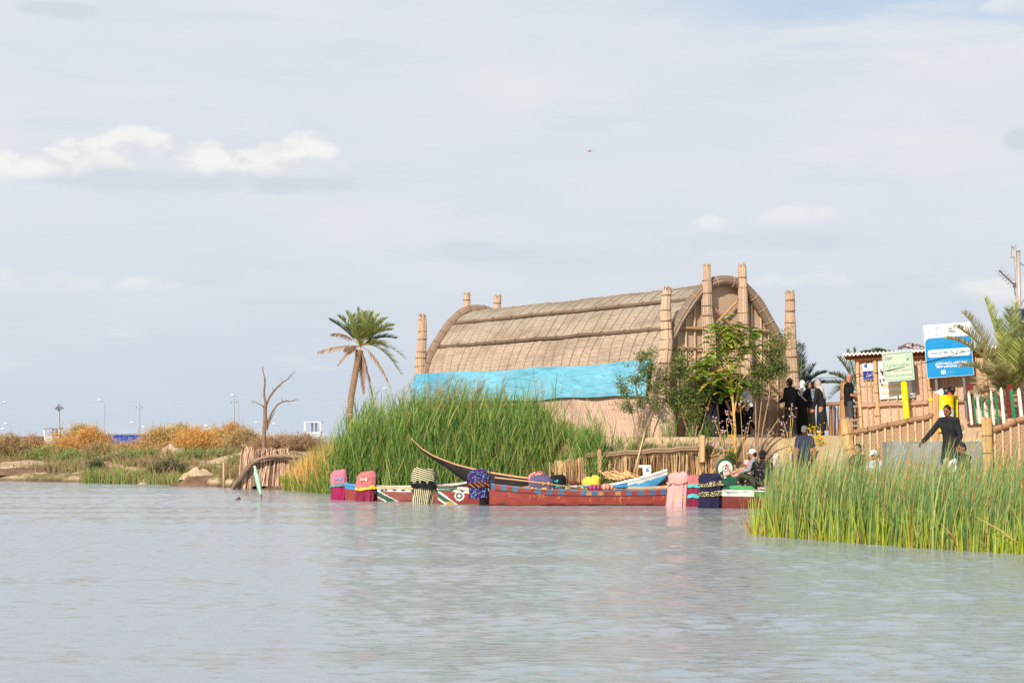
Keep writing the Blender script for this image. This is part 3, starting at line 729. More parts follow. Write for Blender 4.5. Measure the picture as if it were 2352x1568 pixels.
def build_hall():
    root = thing('reed_hall', 'long arched reed hall with tapering reed columns and woven roof', 'reed hall', HP(HALL_L / 2, HC, 1.85))
    arc = prof_t_arc(64)
    def roof_pt(u, v):
        i = min(63, int(v * 64)); t, s = arc[int(round(v * 64))]
        l = lerp(.02, HALL_L - .02, u); rib = .010 * math.cos(2 * PI * l / .56)
        n = .035 * noise.noise(Vector((l * .8, s * .8, 0))) + .015 * noise.noise(Vector((l * 3, s * 3, 4)))
        sag = -.05 * math.sin(PI * u)
        w, z = prof(t, n + rib + sag); return HP(l, w, z)
    m = MB(); m.grid(roof_pt, 110, 64, uvf=lambda u, v: (u * HALL_L, arc[int(round(v * 64))][1])); m.build('roof', mat_thatch('reed_roof_matting'), root, True)
    # arches at both ends
    for l, r in ((-.06, .16), (HALL_L + .04, .15)):
        pts = [HP(l, *prof(lerp(.0, 1, i / 60), .06)) for i in range(61)]
        a = MB(); a.bundle(pts, [r * (1 + .05 * math.sin(i)) for i in range(61)], 26, S(166, 142, 120, 1), .10, .42, .02, seed=int(l) + 3); o = a.build('arch', REED, root)
        for i in range(4, 58, 3):
            b = MB(); t = (pts[i + 1] - pts[i - 1]).normalized(); b.ring(pts[i], t, r * 1.03, .011, 18, 5); b.build('rope_binding', ROPE if l > 1 else mat('pale_twine', S(205, 175, 135)), o)
    # thin cords tying the matting to the ribs
    CORD = mat('roof_cord', S(164, 132, 106), .9, .3, 30, .2)
    for k in range(26):
        l = .35 + k * (HALL_L - .6) / 25.5 + rnd.uniform(-.06, .06); pts = []
        for i in range(5, 40):
            t = arc[i][0]; s_ = arc[i][1]; w, z = prof(t, .006 + .035 * noise.noise(Vector((l * .8, s_ * .8, 0))) + .015 * noise.noise(Vector((l * 3, s_ * 3, 4))) - .05 * math.sin(PI * l / HALL_L)); pts.append(HP(l + .05 * math.sin(i * .5 + k) + .006 * rnd.uniform(-1, 1), w, z))
        c = MB(); c.tube(pts, [.013 + .005 * rnd.random() for _ in pts], 6); c.build('cord', CORD, root)
    # purlins
    for z, sd in ((5.07, 1), (5.93, 2)):
        pts = []
        for i in range(46):
            l = lerp(.05, HALL_L - .05, i / 45); w = prof_w(z, 0) - .045 + .02 * noise.noise(Vector((l, z, 0))); pts.append(HP(l, w, z + .03 * noise.noise(Vector((l * .7, z, 7)))))
        p = MB(); p.bundle(pts, .052, 16, S(166, 140, 114, 1), .12, .5, .1, seed=sd); o = p.build('purlin', REED, root)
        for i in range(4, 45, 4):
            b = MB(); b.ring(pts[i], LA, .062, .013, 14, 5); b.build('rope_binding', ROPE, o)
    # columns (w base, w top, l, radius base, radius top, z top)
    cols = [(0, .20, -.18, .30, .125, 6.17), (1.74, 1.58, -.20, .27, .115, 6.89), (3.10, 2.86, -.20, .27, .115, 6.95), (4.80, 4.66, -.18, .30, .13, 6.22),
            (-.02, .14, HALL_L + .12, .30, .135, 6.17), (1.95, 2.02, HALL_L + .2, .24, .13, 7.02), (3.2, 3.3, HALL_L + .2, .24, .13, 6.98)]
    for k, (w0, w1, l, r0, r1, zt) in enumerate(cols):
        n = 15; pts = [HP(l + .02 * math.sin(i * 1.1 + k * 2), lerp(w0, w1, i / n) + .025 * math.sin(i * .8 + k), lerp(1.6, zt, i / n)) for i in range(n + 1)]; rs = [lerp(r0, r1, (i / n) ** .9) * (1 + .02 * math.sin(i * 2.1 + k)) for i in range(n + 1)]
        c = MB(); c.bundle(pts, rs, 40, S(236, 200, 164, .88), .075, .38, .09, seed=20 + k, ends=(False, True)); o = c.build('column', REED, root)
        z = 2.0 + rnd.uniform(0, .2)
        while z < zt - .1:
            f = (z - 1.6) / (zt - 1.6); ctr = HP(l, lerp(w0, w1, f), z); b = MB()
            b.ring(ctr + LB * (.025 * math.sin(f * n * .8 + k)), (rnd.uniform(-.12, .12), rnd.uniform(-.12, .12), 1), lerp(r0, r1, f ** .9) * 1.03, rnd.uniform(.009, .014), 24, 5, wob=rnd.uniform(0, .012)); b.build('rope_binding', ROPE, o); z += rnd.uniform(.24, .46)
    b = MB(); n = 12
    rings = [[HP(-.2, -.02, lerp(1.6, 2.85, i / n)) + Vector((math.cos(2 * PI * q / 36), math.sin(2 * PI * q / 36), 0)) * (.34 + .11 * math.sin(PI * min(1, .15 + .75 * i / n)) + .012 * math.sin(q * 3 + i)) for q in range(37)] for i in range(n + 1)]
    b.grid(lambda u, v: rings[int(round(v * n))][int(round(u * 36))], 36, n, uvf=lambda u, v: (u * 2.7, v * 1.25)); b.build('foot_wrap', WEAVE, root, True)
    # end walls with doorway and lattice openings
    openings = [(1.98, 2.88, 1.0, 3.62), (2.02, 2.76, 3.86, 5.02), (.42, 1.30, 4.12, 4.44), (3.42, 4.36, 4.0, 4.46)]
    for l, ops, nm in ((.10, openings, 'front_wall'), (HALL_L - .1, [], 'rear_wall')):
        m = MB(); nw, nz = 110, 90
        def wp(u, v): 
            w = lerp(HC - HHW + .02, HC + HHW - .02, u); q = abs((w - HC) / HHW); top = HB + HH * crown_z(q)
            z = lerp(1.5, top, v); return HP(l + .03 * noise.noise(Vector((w, z, l))), w, z)
        def sk(u, v):
            w = lerp(HC - HHW + .02, HC + HHW - .02, u); z = wp(u, v).z
            return any(a < w < b_ and c < z < d for a, b_, c, d in ops)
        m.grid(wp, nw, nz, uvf=lambda u, v: (u * 4.5, wp(u, v).z), skip=sk); m.build(nm, WEAVE, root, True)
    for a, b_, c, d in openings[1:]:
        m = MB(); s = .12; k = a - (d - c)
        while k < b_:
            for sg in (1, -1):
                p0, p1 = (k, c), (k + (d - c), d)
                x0, z0, x1, z1 = p0[0], p0[1], p1[0], p1[1]
                if x0 < a: z0 += a - x0; x0 = a
                if x1 > b_: z1 -= x1 - b_; x1 = b_
                if z1 - z0 > .03:
                    if sg < 0: x0, x1 = a + b_ - x0, a + b_ - x1
                    m.bar(HP(.07 + .02 * sg, x0, z0), HP(.07 + .02 * sg, x1, z1), .035, .012, up=LA, col=[R_PALE, R_TAN][rnd.random() < .4])
            k += s
        m.build('lattice', REED, root)
    for w in (.16, .42, .72, 1.02, 1.32, 1.62, 3.22, 3.42, 3.74, 4.06, 4.36, 4.58):
        q = abs((w - HC) / HHW); top = HB + HH * crown_z(q) - .1; m = MB()
        m.bundle([HP(.03, w + rnd.uniform(-.02, .02), lerp(1.7, top, i / 6)) for i in range(7)], .030, 8, R_PALE, .12, .3, .02, seed=int(w * 100)); m.build('batten', REED, root)
    for w0, z0, w1, z1, r in ((.12, 5.06, 1.62, 5.04, .055), (3.18, 5.05, 4.38, 5.03, .055), (.1, 4.48, 1.6, 4.47, .03), (3.2, 4.48, 4.55, 4.46, .035), (3.2, 2.62, 4.66, 2.6, .025), (3.2, 3.25, 4.66, 3.2, .025), (1.72, 3.72, 3.1, 3.72, .05)):
        m = MB(); m.bundle([HP(-.03, lerp(w0, w1, i / 8), lerp(z0, z1, i / 8)) for i in range(9)], r, 12, S(196, 154, 112, 1), .12, .35, .04, seed=int(z0 * 10)); m.build('cross_rail', REED, root)
    for w0, z0, w1, z1 in ((1.72, 5.85, 2.92, 4.95), (2.86, 5.95, 1.74, 4.98), (2.9, 4.4, 4.4, 3.2)):
        m = MB(); m.bundle([HP(-.06, lerp(w0, w1, i / 6), lerp(z0, z1, i / 6)) for i in range(7)], .036, 10, S(214, 168, 120, 1), .12, .35, .03, seed=int(w0 * 30)); m.build('brace', REED, root)
    # loose straws standing off the ridge, the arches and the column heads
    R = Ribbons(); n = 900; B = []; T = []
    for _ in range(n):
        l = rnd.uniform(0, HALL_L); t = rnd.choice((rnd.gauss(.5, .03), rnd.uniform(.14, .5))); w, z = prof(min(.6, max(.1, t)), .0 - .04 * math.sin(PI * l / HALL_L)); b_ = HP(l, w, z); a = rnd.uniform(-1, 1); ln = rnd.uniform(.08, .32); B.append(b_); T.append(b_ + (LA * a + LB * rnd.uniform(-.7, .3)) * ln + Vector((0, 0, rnd.uniform(.01, .07))))
    for w0, w1, l, r0, r1, zt in cols:
        for _ in range(26): a = rnd.uniform(0, 2 * PI); p = HP(l, w1, zt) + Vector((math.cos(a), math.sin(a), 0)) * r1 * rnd.random(); B.append(p - Vector((0, 0, .06))); T.append(p + Vector((rnd.uniform(-.05, .05), 0, rnd.uniform(.02, .12))))
    B, T = np.array([list(x) for x in B]), np.array([list(x) for x in T]); R.add(B, T, (T - B) * .5 + [0, 0, .01], .014, jitter(S(200, 172, 136, .8), len(B), .35), jitter(S(214, 184, 146, .8), len(B), .35), 2); R.build('loose_straw', LEAF, root)
    # loose lower matting under the blue sheet
    m = MB()
    def low(u, v):
        l = lerp(.1, HALL_L, u); z = lerp(1.5, 3.2, v); bulge = .10 + .16 * (1 - v) + .07 * noise.noise(Vector((l * .9, z * 1.5, 0))) + .03 * noise.noise(Vector((l * 4, z * 3, 2)))
        return HP(l, min(prof_w(z), prof_w(2.6)) - bulge, z)
    m.grid(low, 150, 22, uvf=lambda u, v: (u * HALL_L, v * 1.7)); m.build('lower_matting', WEAVE_LOW, root, True)
    # blue sheet tied along the flank
    t = MB(); l0, l1 = .45, HALL_L + .16
    def fold(l, z):
        a = noise.noise(Vector((l * .5 + z * .6, z * 1.6 - l * .22, 1))); b_ = noise.noise(Vector((l * 1.3 + z * 2.2, z * 5 - l * .9, 5)))
        d = abs(noise.noise(Vector((l * .7, z * 4.5 + l * .5, 9)))); d2 = abs(noise.noise(Vector((l * 1.6, z * 7 - l * 1.6, 19)))); return .05 * a + .018 * b_ - .16 * max(0, .10 - d) - .14 * max(0, .07 - d2)
    def sheet(u, v):
        l = lerp(l0, l1, u); hang = .04 * noise.noise(Vector((l * .6, 0, 0))) - .03 * math.sin(l * 2.2)
        z = lerp(3.06 + hang * .7 + .03 * math.sin(u * 9), 4.12 + .025 * math.sin(l * 1.1 + .4) - .05 * math.sin(PI * u), v)
        off = .20 + .20 * sstep(HALL_L - .9, HALL_L, l); return HP(l, prof_w(z) - off - fold(l, z) * sstep(0, .15, v) * sstep(1, .9, v) - .06 * (1 - v), z)
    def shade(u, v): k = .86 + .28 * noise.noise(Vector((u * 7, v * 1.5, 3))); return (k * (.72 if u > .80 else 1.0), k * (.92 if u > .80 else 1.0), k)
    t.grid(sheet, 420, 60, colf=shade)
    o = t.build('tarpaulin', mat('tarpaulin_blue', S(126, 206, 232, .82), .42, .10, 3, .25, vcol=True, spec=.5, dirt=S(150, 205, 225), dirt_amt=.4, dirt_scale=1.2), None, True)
    tag(o, 'long creased light blue tarpaulin tied along the flank of the reed hall', 'tarpaulin')
    # slippers left at the door
    for k in range(9):
        p = HP(-.45 - .12 * (k % 2), 1.9 + k * .33, 0); p.z = ground_z(p.x, p.y); sh = MB()
        c = [S(235, 225, 205), S(220, 170, 70), S(240, 240, 235), S(225, 205, 190), S(215, 170, 80)][k % 5]
        for q in (-.06, .06): sh.capsule(p + Vector((q - .05, -.05, .03)), .045, p + Vector((q + .07, .06, .035)), .05, 8)
        o = sh.build('pair_of_slippers', mat('slipper_%d' % (k % 5), c), None, True)
        tag(o, ['cream', 'mustard yellow', 'white', 'beige', 'yellow'][k % 5] + ' slippers left on the mat before the hall doorway, ' + ['first from the tall column', 'second', 'third', 'fourth', 'middle', 'past the middle', 'third from the end', 'last but one', 'last towards the outer column'][k], 'slippers', 'slippers by the doorway')
# ---------------------------------------------------------------- matting hut, signs
_INI = {}
def shape_arabic(s):
    """presentation forms in display order"""
    T = {'ا': (0xFE8D, 0xFE8E), 'أ': (0xFE83, 0xFE84), 'إ': (0xFE87, 0xFE88), 'ب': 0xFE8F, 'ة': (0xFE93, 0xFE94), 'ت': 0xFE95, 'ث': 0xFE99, 'ج': 0xFE9D, 'ح': 0xFEA1, 'خ': 0xFEA5, 'د': (0xFEA9, 0xFEAA), 'ذ': (0xFEAB, 0xFEAC), 'ر': (0xFEAD, 0xFEAE), 'ز': (0xFEAF, 0xFEB0),
         'س': 0xFEB1, 'ش': 0xFEB5, 'ص': 0xFEB9, 'ض': 0xFEBD, 'ط': 0xFEC1, 'ظ': 0xFEC5, 'ع': 0xFEC9, 'غ': 0xFECD, 'ف': 0xFED1, 'ق': 0xFED5, 'ك': 0xFED9, 'ل': 0xFEDD, 'م': 0xFEE1, 'ن': 0xFEE5, 'ه': 0xFEE9, 'و': (0xFEED, 0xFEEE), 'ى': (0xFEEF, 0xFEF0), 'ي': 0xFEF1, 'ئ': 0xFE89}
    out = []; prev = False; i = 0
    while i < len(s):
        c = s[i]
        if c == 'ل' and i + 1 < len(s) and s[i + 1] in 'اأ':
            b = 0xFEFB if s[i + 1] == 'ا' else 0xFEF7
            out.append(chr(b + (1 if prev else 0))); prev = False; i += 2; continue
        t = T.get(c)
        if t is None: out.append(c); prev = False; i += 1; continue
        nxt = i + 1 < len(s) and s[i + 1] in T
        if isinstance(t, tuple): out.append(chr(t[1] if prev else t[0])); prev = False
        else:
            out.append(chr(t + (3 if prev and nxt else 2 if nxt else 1 if prev else 0))); prev = nxt
        i += 1
    r = ''.join(reversed(out))
    import re
    return re.sub(r'[0-9]+', lambda m_: m_.group(0)[::-1], r)
def writing(name, body, size, x, z, y, material, parent, align='CENTER', bold=.0, width=None):
    c = bpy.data.curves.new(name, 'FONT'); c.body = body; c.size = size; c.align_x = align; c.resolution_u = 2; c.offset = bold
    o = bpy.data.objects.new(name, c); col.objects.link(o); me = evaluate_mesh(o); me.materials.clear(); me.materials.append(material)
    if width:
        xs = [v.co.x for v in me.vertices]; k = width / max(1e-6, max(xs) - min(xs))
        for v in me.vertices: v.co.x *= k
    o = put(name, me, parent); o.location = (x, y, z); o.rotation_euler = (PI / 2, 0, 0); return o
def plate(mb, x0, x1, z0, z1, y0, y1, col=(1, 1, 1)):
    mb.box(((x0 + x1) / 2, (y0 + y1) / 2, (z0 + z1) / 2), (abs(x1 - x0), abs(y1 - y0), abs(z1 - z0)), None, col)
def flat(mb, pts, y, col=(1, 1, 1)): mb.add([(x, y, z) for x, z in pts], [tuple(range(len(pts)))], col)
def rrect(x0, x1, z0, z1, r, n=6, corners=(1, 1, 1, 1)):
    out = []
    for (cx, cz, a0), on in zip(((x1 - r, z0 + r, -90), (x1 - r, z1 - r, 0), (x0 + r, z1 - r, 90), (x0 + r, z0 + r, 180)), corners):
        if not on: out.append((x1 if a0 in (-90, 0) else x0, z0 if a0 in (-90, 180) else z1)); continue
        for i in range(n + 1): a = math.radians(a0 + 90 * i / n); out.append((cx + r * math.cos(a), cz + r * math.sin(a)))
    return out
def build_hut():
    root = thing('matting_hut', 'small hut of woven reed matting under a white corrugated roof edge', 'hut', (9.80, 56, 1.93), None, (0, -.045, -.19))
    W, Hh, D = 4.7, 2.22, 2.4
    def wall(nm, fn, uw, uh):
        m = MB(); m.grid(fn, 40, 20, uvf=lambda u, v: (u * uw, v * uh)); m.build(nm, WEAVE, root, True, False)
    bmp = lambda a, b_: .02 * noise.noise(Vector((a * 2, b_ * 2, 0)))
    wall('wall', lambda u, v: Vector((u * W, bmp(u * W, v * Hh), lerp(-.5, Hh, v))), W, Hh)
    wall('wall', lambda u, v: Vector((bmp(u, v), .02 + (1 - u) * D, lerp(-.5, Hh, v))), D, Hh)
    wall('wall', lambda u, v: Vector((W, u * D, lerp(-.5, Hh, v))), D, Hh); wall('wall', lambda u, v: Vector((W - u * W, D, lerp(-.5, Hh, v))), W, Hh)
    for x, r in ((.02, .05), (.50, .065), (1.96, .065), (2.16, .06), (3.5, .065), (4.68, .06)):
        m = MB(); m.bundle([(x + .015 * math.sin(i), -.055, lerp(-.4, Hh, i / 6)) for i in range(7)], r, 12, S(228, 184, 134, 1), .10, .35, .02, seed=int(x * 50)); o = m.build('post', REED, root, False, False)
        for z in (.5, 1.15, 1.7): b = MB(); b.ring((x, -.055, z), (0, 0, 1), r * 1.05, .008, 12, 5); b.build('rope_binding', mat('wire_dark', (.03, .03, .03)), o, False, False)
    for x in (.22, .34, .84, 1.06, 1.32, 1.52, 1.74, 2.45, 2.7, 2.95, 3.22, 3.8, 4.1, 4.4):
        for z0, z1 in ((-.4, .74), (.88, Hh)):
            xx = x + rnd.uniform(-.03, .03); m = MB(); m.bundle([(xx, -.03, lerp(z0, z1, i / 3)) for i in range(4)], .026, 8, S(226, 184, 142, 1), .12, .3, .01, seed=int(x * 77)); m.build('batten', REED, root, False, False)
    for z, x0, x1 in ((.81, .08, .44), (.80, .56, 1.90), (.81, 2.02, 3.44), (.80, 3.56, 4.62)):
        m = MB(); m.bundle([(lerp(x0, x1, i / 8), -.06, z + .01 * math.sin(i)) for i in range(9)], .062, 14, S(214, 174, 142, 1), .16, .45, .03, seed=int(x0 * 9) + 1); m.build('cross_rail', REED, root, False, False)
    m = MB(); m.bundle([(lerp(-.05, W, i / 8), -.09, Hh - .09) for i in range(9)], .085, 14, S(150, 92, 56, 1), .12, .3, .03, seed=3); m.build('eave_beam', REED, root, False, False)
    # corrugated roof
    n = int((W + .75) / .0275); top = lambda i: Hh + .055 + .028 * math.sin(i * PI / 2)
    m = MB(); rt = [(-.38 + i * .0275, top(i)) for i in range(n + 1)]
    m.grid(lambda u, v: Vector((rt[int(round(u * n))][0], lerp(-.34, D + .3, v), rt[int(round(u * n))][1] + .10 * v)), n, 3); m.grid(lambda u, v: Vector((rt[int(round(u * n))][0], -.340, rt[int(round(u * n))][1] - .05 * v)), n, 1)
    m.build('roof', mat('roof_white_tin', (.82, .80, .76), .6, .15, 5, .1, dirt=S(150, 110, 80), dirt_amt=.35), root, False, False)
    m = MB(); plate(m, -.36, W + .35, Hh - .005, Hh + .035, -.325, D + .25); m.build('roof_board', mat('roof_board_rust', S(168, 98, 58), .9, .3, 8, .3), root, False, False)
    # small things on the roof
    t = thing('cable_box', 'small black cable box lying on the roof corner of the matting hut', 'box', P(1988, 806, 56.6)); m = MB(); m.box((0, 0, -.06), (.26, .16, .11)); m.box((.04, 0, .0), (.12, .10, .03)); m.build('casing', BLACK2, t, False, False)
    m = MB(); c0 = P(2093, 795, 56.2)
    for k in range(26): q = rnd.uniform(-1, 1); m.ball(c0 + Vector((q * .36, rnd.uniform(-.1, .1), -.06 + rnd.random() * .14 * (1 - q * q))), (rnd.uniform(.05, .13), .08, rnd.uniform(.02, .045)), Matrix.Rotation(rnd.uniform(-.6, .6), 3, 'Y'), 8, 6)
    o = skinned_world(m, 'cloth_heap', mat_spots('heap_print', [S(120, 100, 105), S(190, 110, 90), S(90, 110, 130), S(200, 190, 185)], 9)); tag(o, 'heap of patterned cloth lying on the hut roof beside the blue board', 'cloth heap')
def skinned_world(mb, name, material): return skinned(mb, name, material, None, .02, 3)
def wallpt(u, v, off): return P(u, v, 57.88 / (1 + .192 * (u - UC) / F) - off)
def build_signs():
    INK = mat('ink_dark', (.02, .025, .03), .6, 0, 5, 0); TEAL = mat('ink_teal', S(70, 138, 140), .6, 0, 5, 0); TEAL2 = mat('ink_teal_pale', S(95, 150, 148), .6, 0, 5, 0)
    WH = mat('sign_white', (.76, .75, .73), .5, .08, 3, .02, dirt=S(190, 180, 165), dirt_amt=.3); ORG = mat('ink_orange', S(250, 200, 110), .6, 0, 5, 0); NAVY = mat('sign_navy', S(50, 62, 140), .5, .1, 4, 0); WT = mat('ink_white', (.85, .85, .85), .6, 0, 5, 0)
    # green notice on a yellow post
    t = thing('notice_board', 'pale green notice board asking to leave no trace, on a yellow post', 'sign', (P(2076, 960, 55.2).x, 55.2, 1.95), None, (0, -.085, -.12))
    m = MB(); m.tube([(.12, .03, -.4), (.12, .03, .3), (.12, .03, 1.55)], .085, 14); m.build('post', mat('post_yellow', S(255, 214, 0, .95), .45, .06, 4, .02, spec=.4), t, True, False)
    b = MB(); plate(b, -.40, .40, 1.48, 2.26, -.075, -.05); bd = b.build('board', mat('board_pale_green', S(210, 226, 200, .70), .5, .05, 3, .02), t, False, False)
    f = MB(); G = .018
    for x0, x1, z0, z1 in ((-.415, .415, 2.255, 2.275), (-.415, .415, 1.465, 1.485), (-.418, -.398, 1.4655, 2.2745), (.398, .418, 1.4655, 2.2745)): plate(f, x0, x1, z0, z1, -.082, -.046)
    f.build('frame', mat('frame_grey', S(190, 205, 195), .4, .1, 5, 0, metal=.3), bd, False, False)
    l = MB()
    for x0, x1, z0, z1 in ((-.365, .365, 2.222, 2.230), (-.365, .365, 1.512, 1.520), (-.373, -.365, 1.512, 2.230), (.365, .373, 1.512, 2.230)): flat(l, [(x0, z0), (x1, z0), (x1, z1), (x0, z1)], -.079)
    l.build('printed_border', TEAL, bd, False, False)
    for k, (s, z) in enumerate((('AMBASSADE', 2.125), ('DE FRANCE', 2.093), ('EN IRAK', 2.061))): writing('lettering', s, .036, -.335, z, -.079, mat('ink_grey', S(90, 95, 100)), bd, 'LEFT')
    l = MB(); flat(l, [(-.335, 2.165), (-.315, 2.165), (-.315, 2.185), (-.335, 2.185)], -.079); l.build('printed_flag', NAVY, bd, False, False)
    l = MB()
    for q in range(18):
        a, a2 = 2 * PI * q / 18, 2 * PI * (q + 1) / 18; l.add([(.27 + .05 * math.cos(x) * r, -.079, 2.105 + .065 * math.sin(x) * r) for x, r in ((a, 1), (a2, 1), (a2, .9), (a, .9))], [(0, 1, 2, 3)])
    flat(l, [(.235, 2.04), (.305, 2.04), (.28, 2.07), (.262, 2.07)], -.0795); flat(l, [(.255, 2.07), (.29, 2.07), (.30, 2.10), (.27, 2.085)], -.080); flat(l, [(.22, 2.015), (.32, 2.015), (.32, 2.028), (.22, 2.028)], -.0795)
    l.build('emblem', TEAL, bd, False, False)
    writing('lettering', shape_arabic('احموا الأرض . لا تترك أي أثر'), .11, 0, 1.88, -.079, TEAL, bd, width=.66, bold=.001)
    writing('lettering', 'Protégez notre espace, ne laissez pas de trace', .06, 0, 1.745, -.079, TEAL2, bd, width=.68)
    writing('lettering', 'Protect our space, leave no trace', .078, 0, 1.60, -.079, TEAL, bd, width=.69)
    # big blue board
    p = P(2129, 869, 55.15); t = thing('information_board', 'big blue and white information board leaning above the hut wall', 'sign', p, None, (0, -.070, -.12)); Wd, Hd = 1.28, 1.47
    for x in (.25, 1.0): m = MB(); m.box((x, .06, -.1), (.06, .05, 2.2)); m.build('post', mat('post_steel', S(130, 130, 128), .5, .1, 5, 0, metal=.4), t, False, False)
    b = MB(); plate(b, 0, Wd, 0, Hd, -.03, .03); bd = b.build('panel', WH, t, False, False)
    m = MB(); flat(m, rrect(.012, Wd - .012, .012, 1.10, .14, 8, (0, 0, 1, 0)), -.034); m.build('blue_field', mat('sign_blue', S(10, 142, 206, .85), .5, .08, 3, .02, dirt=S(90, 160, 200), dirt_amt=.25), bd, False, False)
    m = MB(); flat(m, rrect(.07, Wd - .06, .565, .775, .07, 8), -.038); m.build('white_band', WH, bd, False, False)
    writing('lettering', shape_arabic('حافظ على بيئته، حافظ على صحته'), .125, .62, .655, -.042, mat('ink_bluegrey', S(70, 110, 150)), bd, width=.92, bold=.003)
    writing('lettering', shape_arabic('تم تمويل هذا المشروع من قبل مؤسسة روانكه وفي'), .085, .68, .365, -.042, WT, bd, width=.86, bold=.005)
    writing('lettering', shape_arabic('ضمن مشروع مبادرة الشباب المتطوع لسنة 2023'), .085, .68, .275, -.042, WT, bd, width=.80, bold=.005)
    writing('lettering', 'www.rwanga.org', .06, .62, .125, -.042, mat('ink_skyblue', S(150, 205, 240)), bd, 'CENTER', width=.27)
    m = MB()
    for k in range(3):
        x = .41 + k * .045; flat(m, [(x - .008, .085), (x + .008, .085), (x + .022, .17), (x - .022, .17)], -.042); flat(m, [(x - .013 + .013 * math.cos(q), .0) for q in ()] or [(x + .014 * math.cos(2 * PI * q / 8), .192 + .014 * math.sin(2 * PI * q / 8)) for q in range(8)], -.042)
    m.build('emblem', WT, bd, False, False)
    m = MB()
    for q in range(14):
        a, a2 = math.radians(10 + 160 * q / 14), math.radians(10 + 160 * (q + 1) / 14); wd = lambda a_: .35 * math.sin(a_) ** 2 + .05
        m.add([(.355 + r * .062 * math.cos(x), -.0345, 1.285 + r * .10 * math.sin(x)) for x, r in ((a, 1), (a2, 1), (a2, 1 - wd(a2) * .5), (a, 1 - wd(a) * .5))], [(0, 1, 2, 3)])
    flat(m, [(.348, 1.23), (.362, 1.23), (.366, 1.33), (.344, 1.33)], -.0345); m.build('emblem', mat('ink_azure', S(70, 150, 200)), bd, False, False)
    writing('lettering', 'RWANGA', .052, .36, 1.165, -.0345, mat('ink_bluegrey', S(70, 110, 150)), bd, width=.16)
    writing('lettering', shape_arabic('الاهوار'), .085, .76, 1.315, -.0345, INK, bd, width=.18, bold=.004); writing('lettering', shape_arabic('بيئتنا'), .085, .76, 1.235, -.0345, INK, bd, width=.18, bold=.004)
    # poster
    p = wallpt(2021, 917, .05); t = thing('poster', 'tall white tourist poster with black lettering, pinned on the hut wall', 'poster', p, None, (0, -.055, -.19))
    m = MB(); m.grid(lambda u, v: Vector((u * .98, -.03 + .02 * math.sin(u * 5 + v * 3), v * 1.12)), 10, 10); sh = m.build('sheet', WH, t, True, False); y = -.056
    writing('lettering', shape_arabic('المكتب الرئيسي'), .26, .52, .80, y, INK, sh, width=.92, bold=.012); writing('lettering', shape_arabic('السياحي'), .30, .33, .52, y, INK, sh, width=.62, bold=.012)
    for z in (.345, .16): 
        for dz, mt_ in ((0, ORG), ): writing('lettering', shape_arabic('خدمات سياحية وجولات في الاهوار'), .10, .42, z, y, mt_, sh, width=.70, bold=.006)
    writing('lettering', shape_arabic('الجبايش'), .075, .20, .035, y, TEAL, sh)
    m = MB()
    for cx, c_ in ((.50, 0), (.87, 1)): flat(m, [(cx + .03 * math.cos(2 * PI * q / 10), .055 + .035 * math.sin(2 * PI * q / 10)) for q in range(10)], y)
    m.build('emblem', mat('ink_green', S(40, 130, 110)), sh, False, False)
    m = MB(); plate(m, .90, .98, .0, 1.1, -.060, -.057); m.build('grey_edge', mat('sign_grey', S(165, 170, 180)), sh, False, False)
    # small plate
    p = wallpt(1982, 872, .06); t = thing('wall_plate', 'small navy and white plate on the hut wall, the smallest of the signs', 'sign', p, None, (0, -.052, -.19))
    m = MB(); plate(m, 0, .36, 0, .45, -.028, .0); bd = m.build('plate', WH, t, False, False)
    m = MB(); flat(m, [(.008, .008), (.352, .008), (.352, .24), (.008, .24)], -.031); m.build('navy_field', NAVY, bd, False, False); m = MB(); flat(m, [(.06, .33), (.14, .33), (.14, .44), (.06, .44)], -.031); m.build('emblem', mat('sign_blue2', S(50, 100, 150)), bd, False, False)
    writing('lettering', 'SHDA', .075, .255, .355, -.031, mat('ink_bluegrey', S(70, 110, 150)), bd, width=.14); writing('lettering', shape_arabic('الاهوار'), .13, .20, .10, -.034, WT, bd, width=.2)
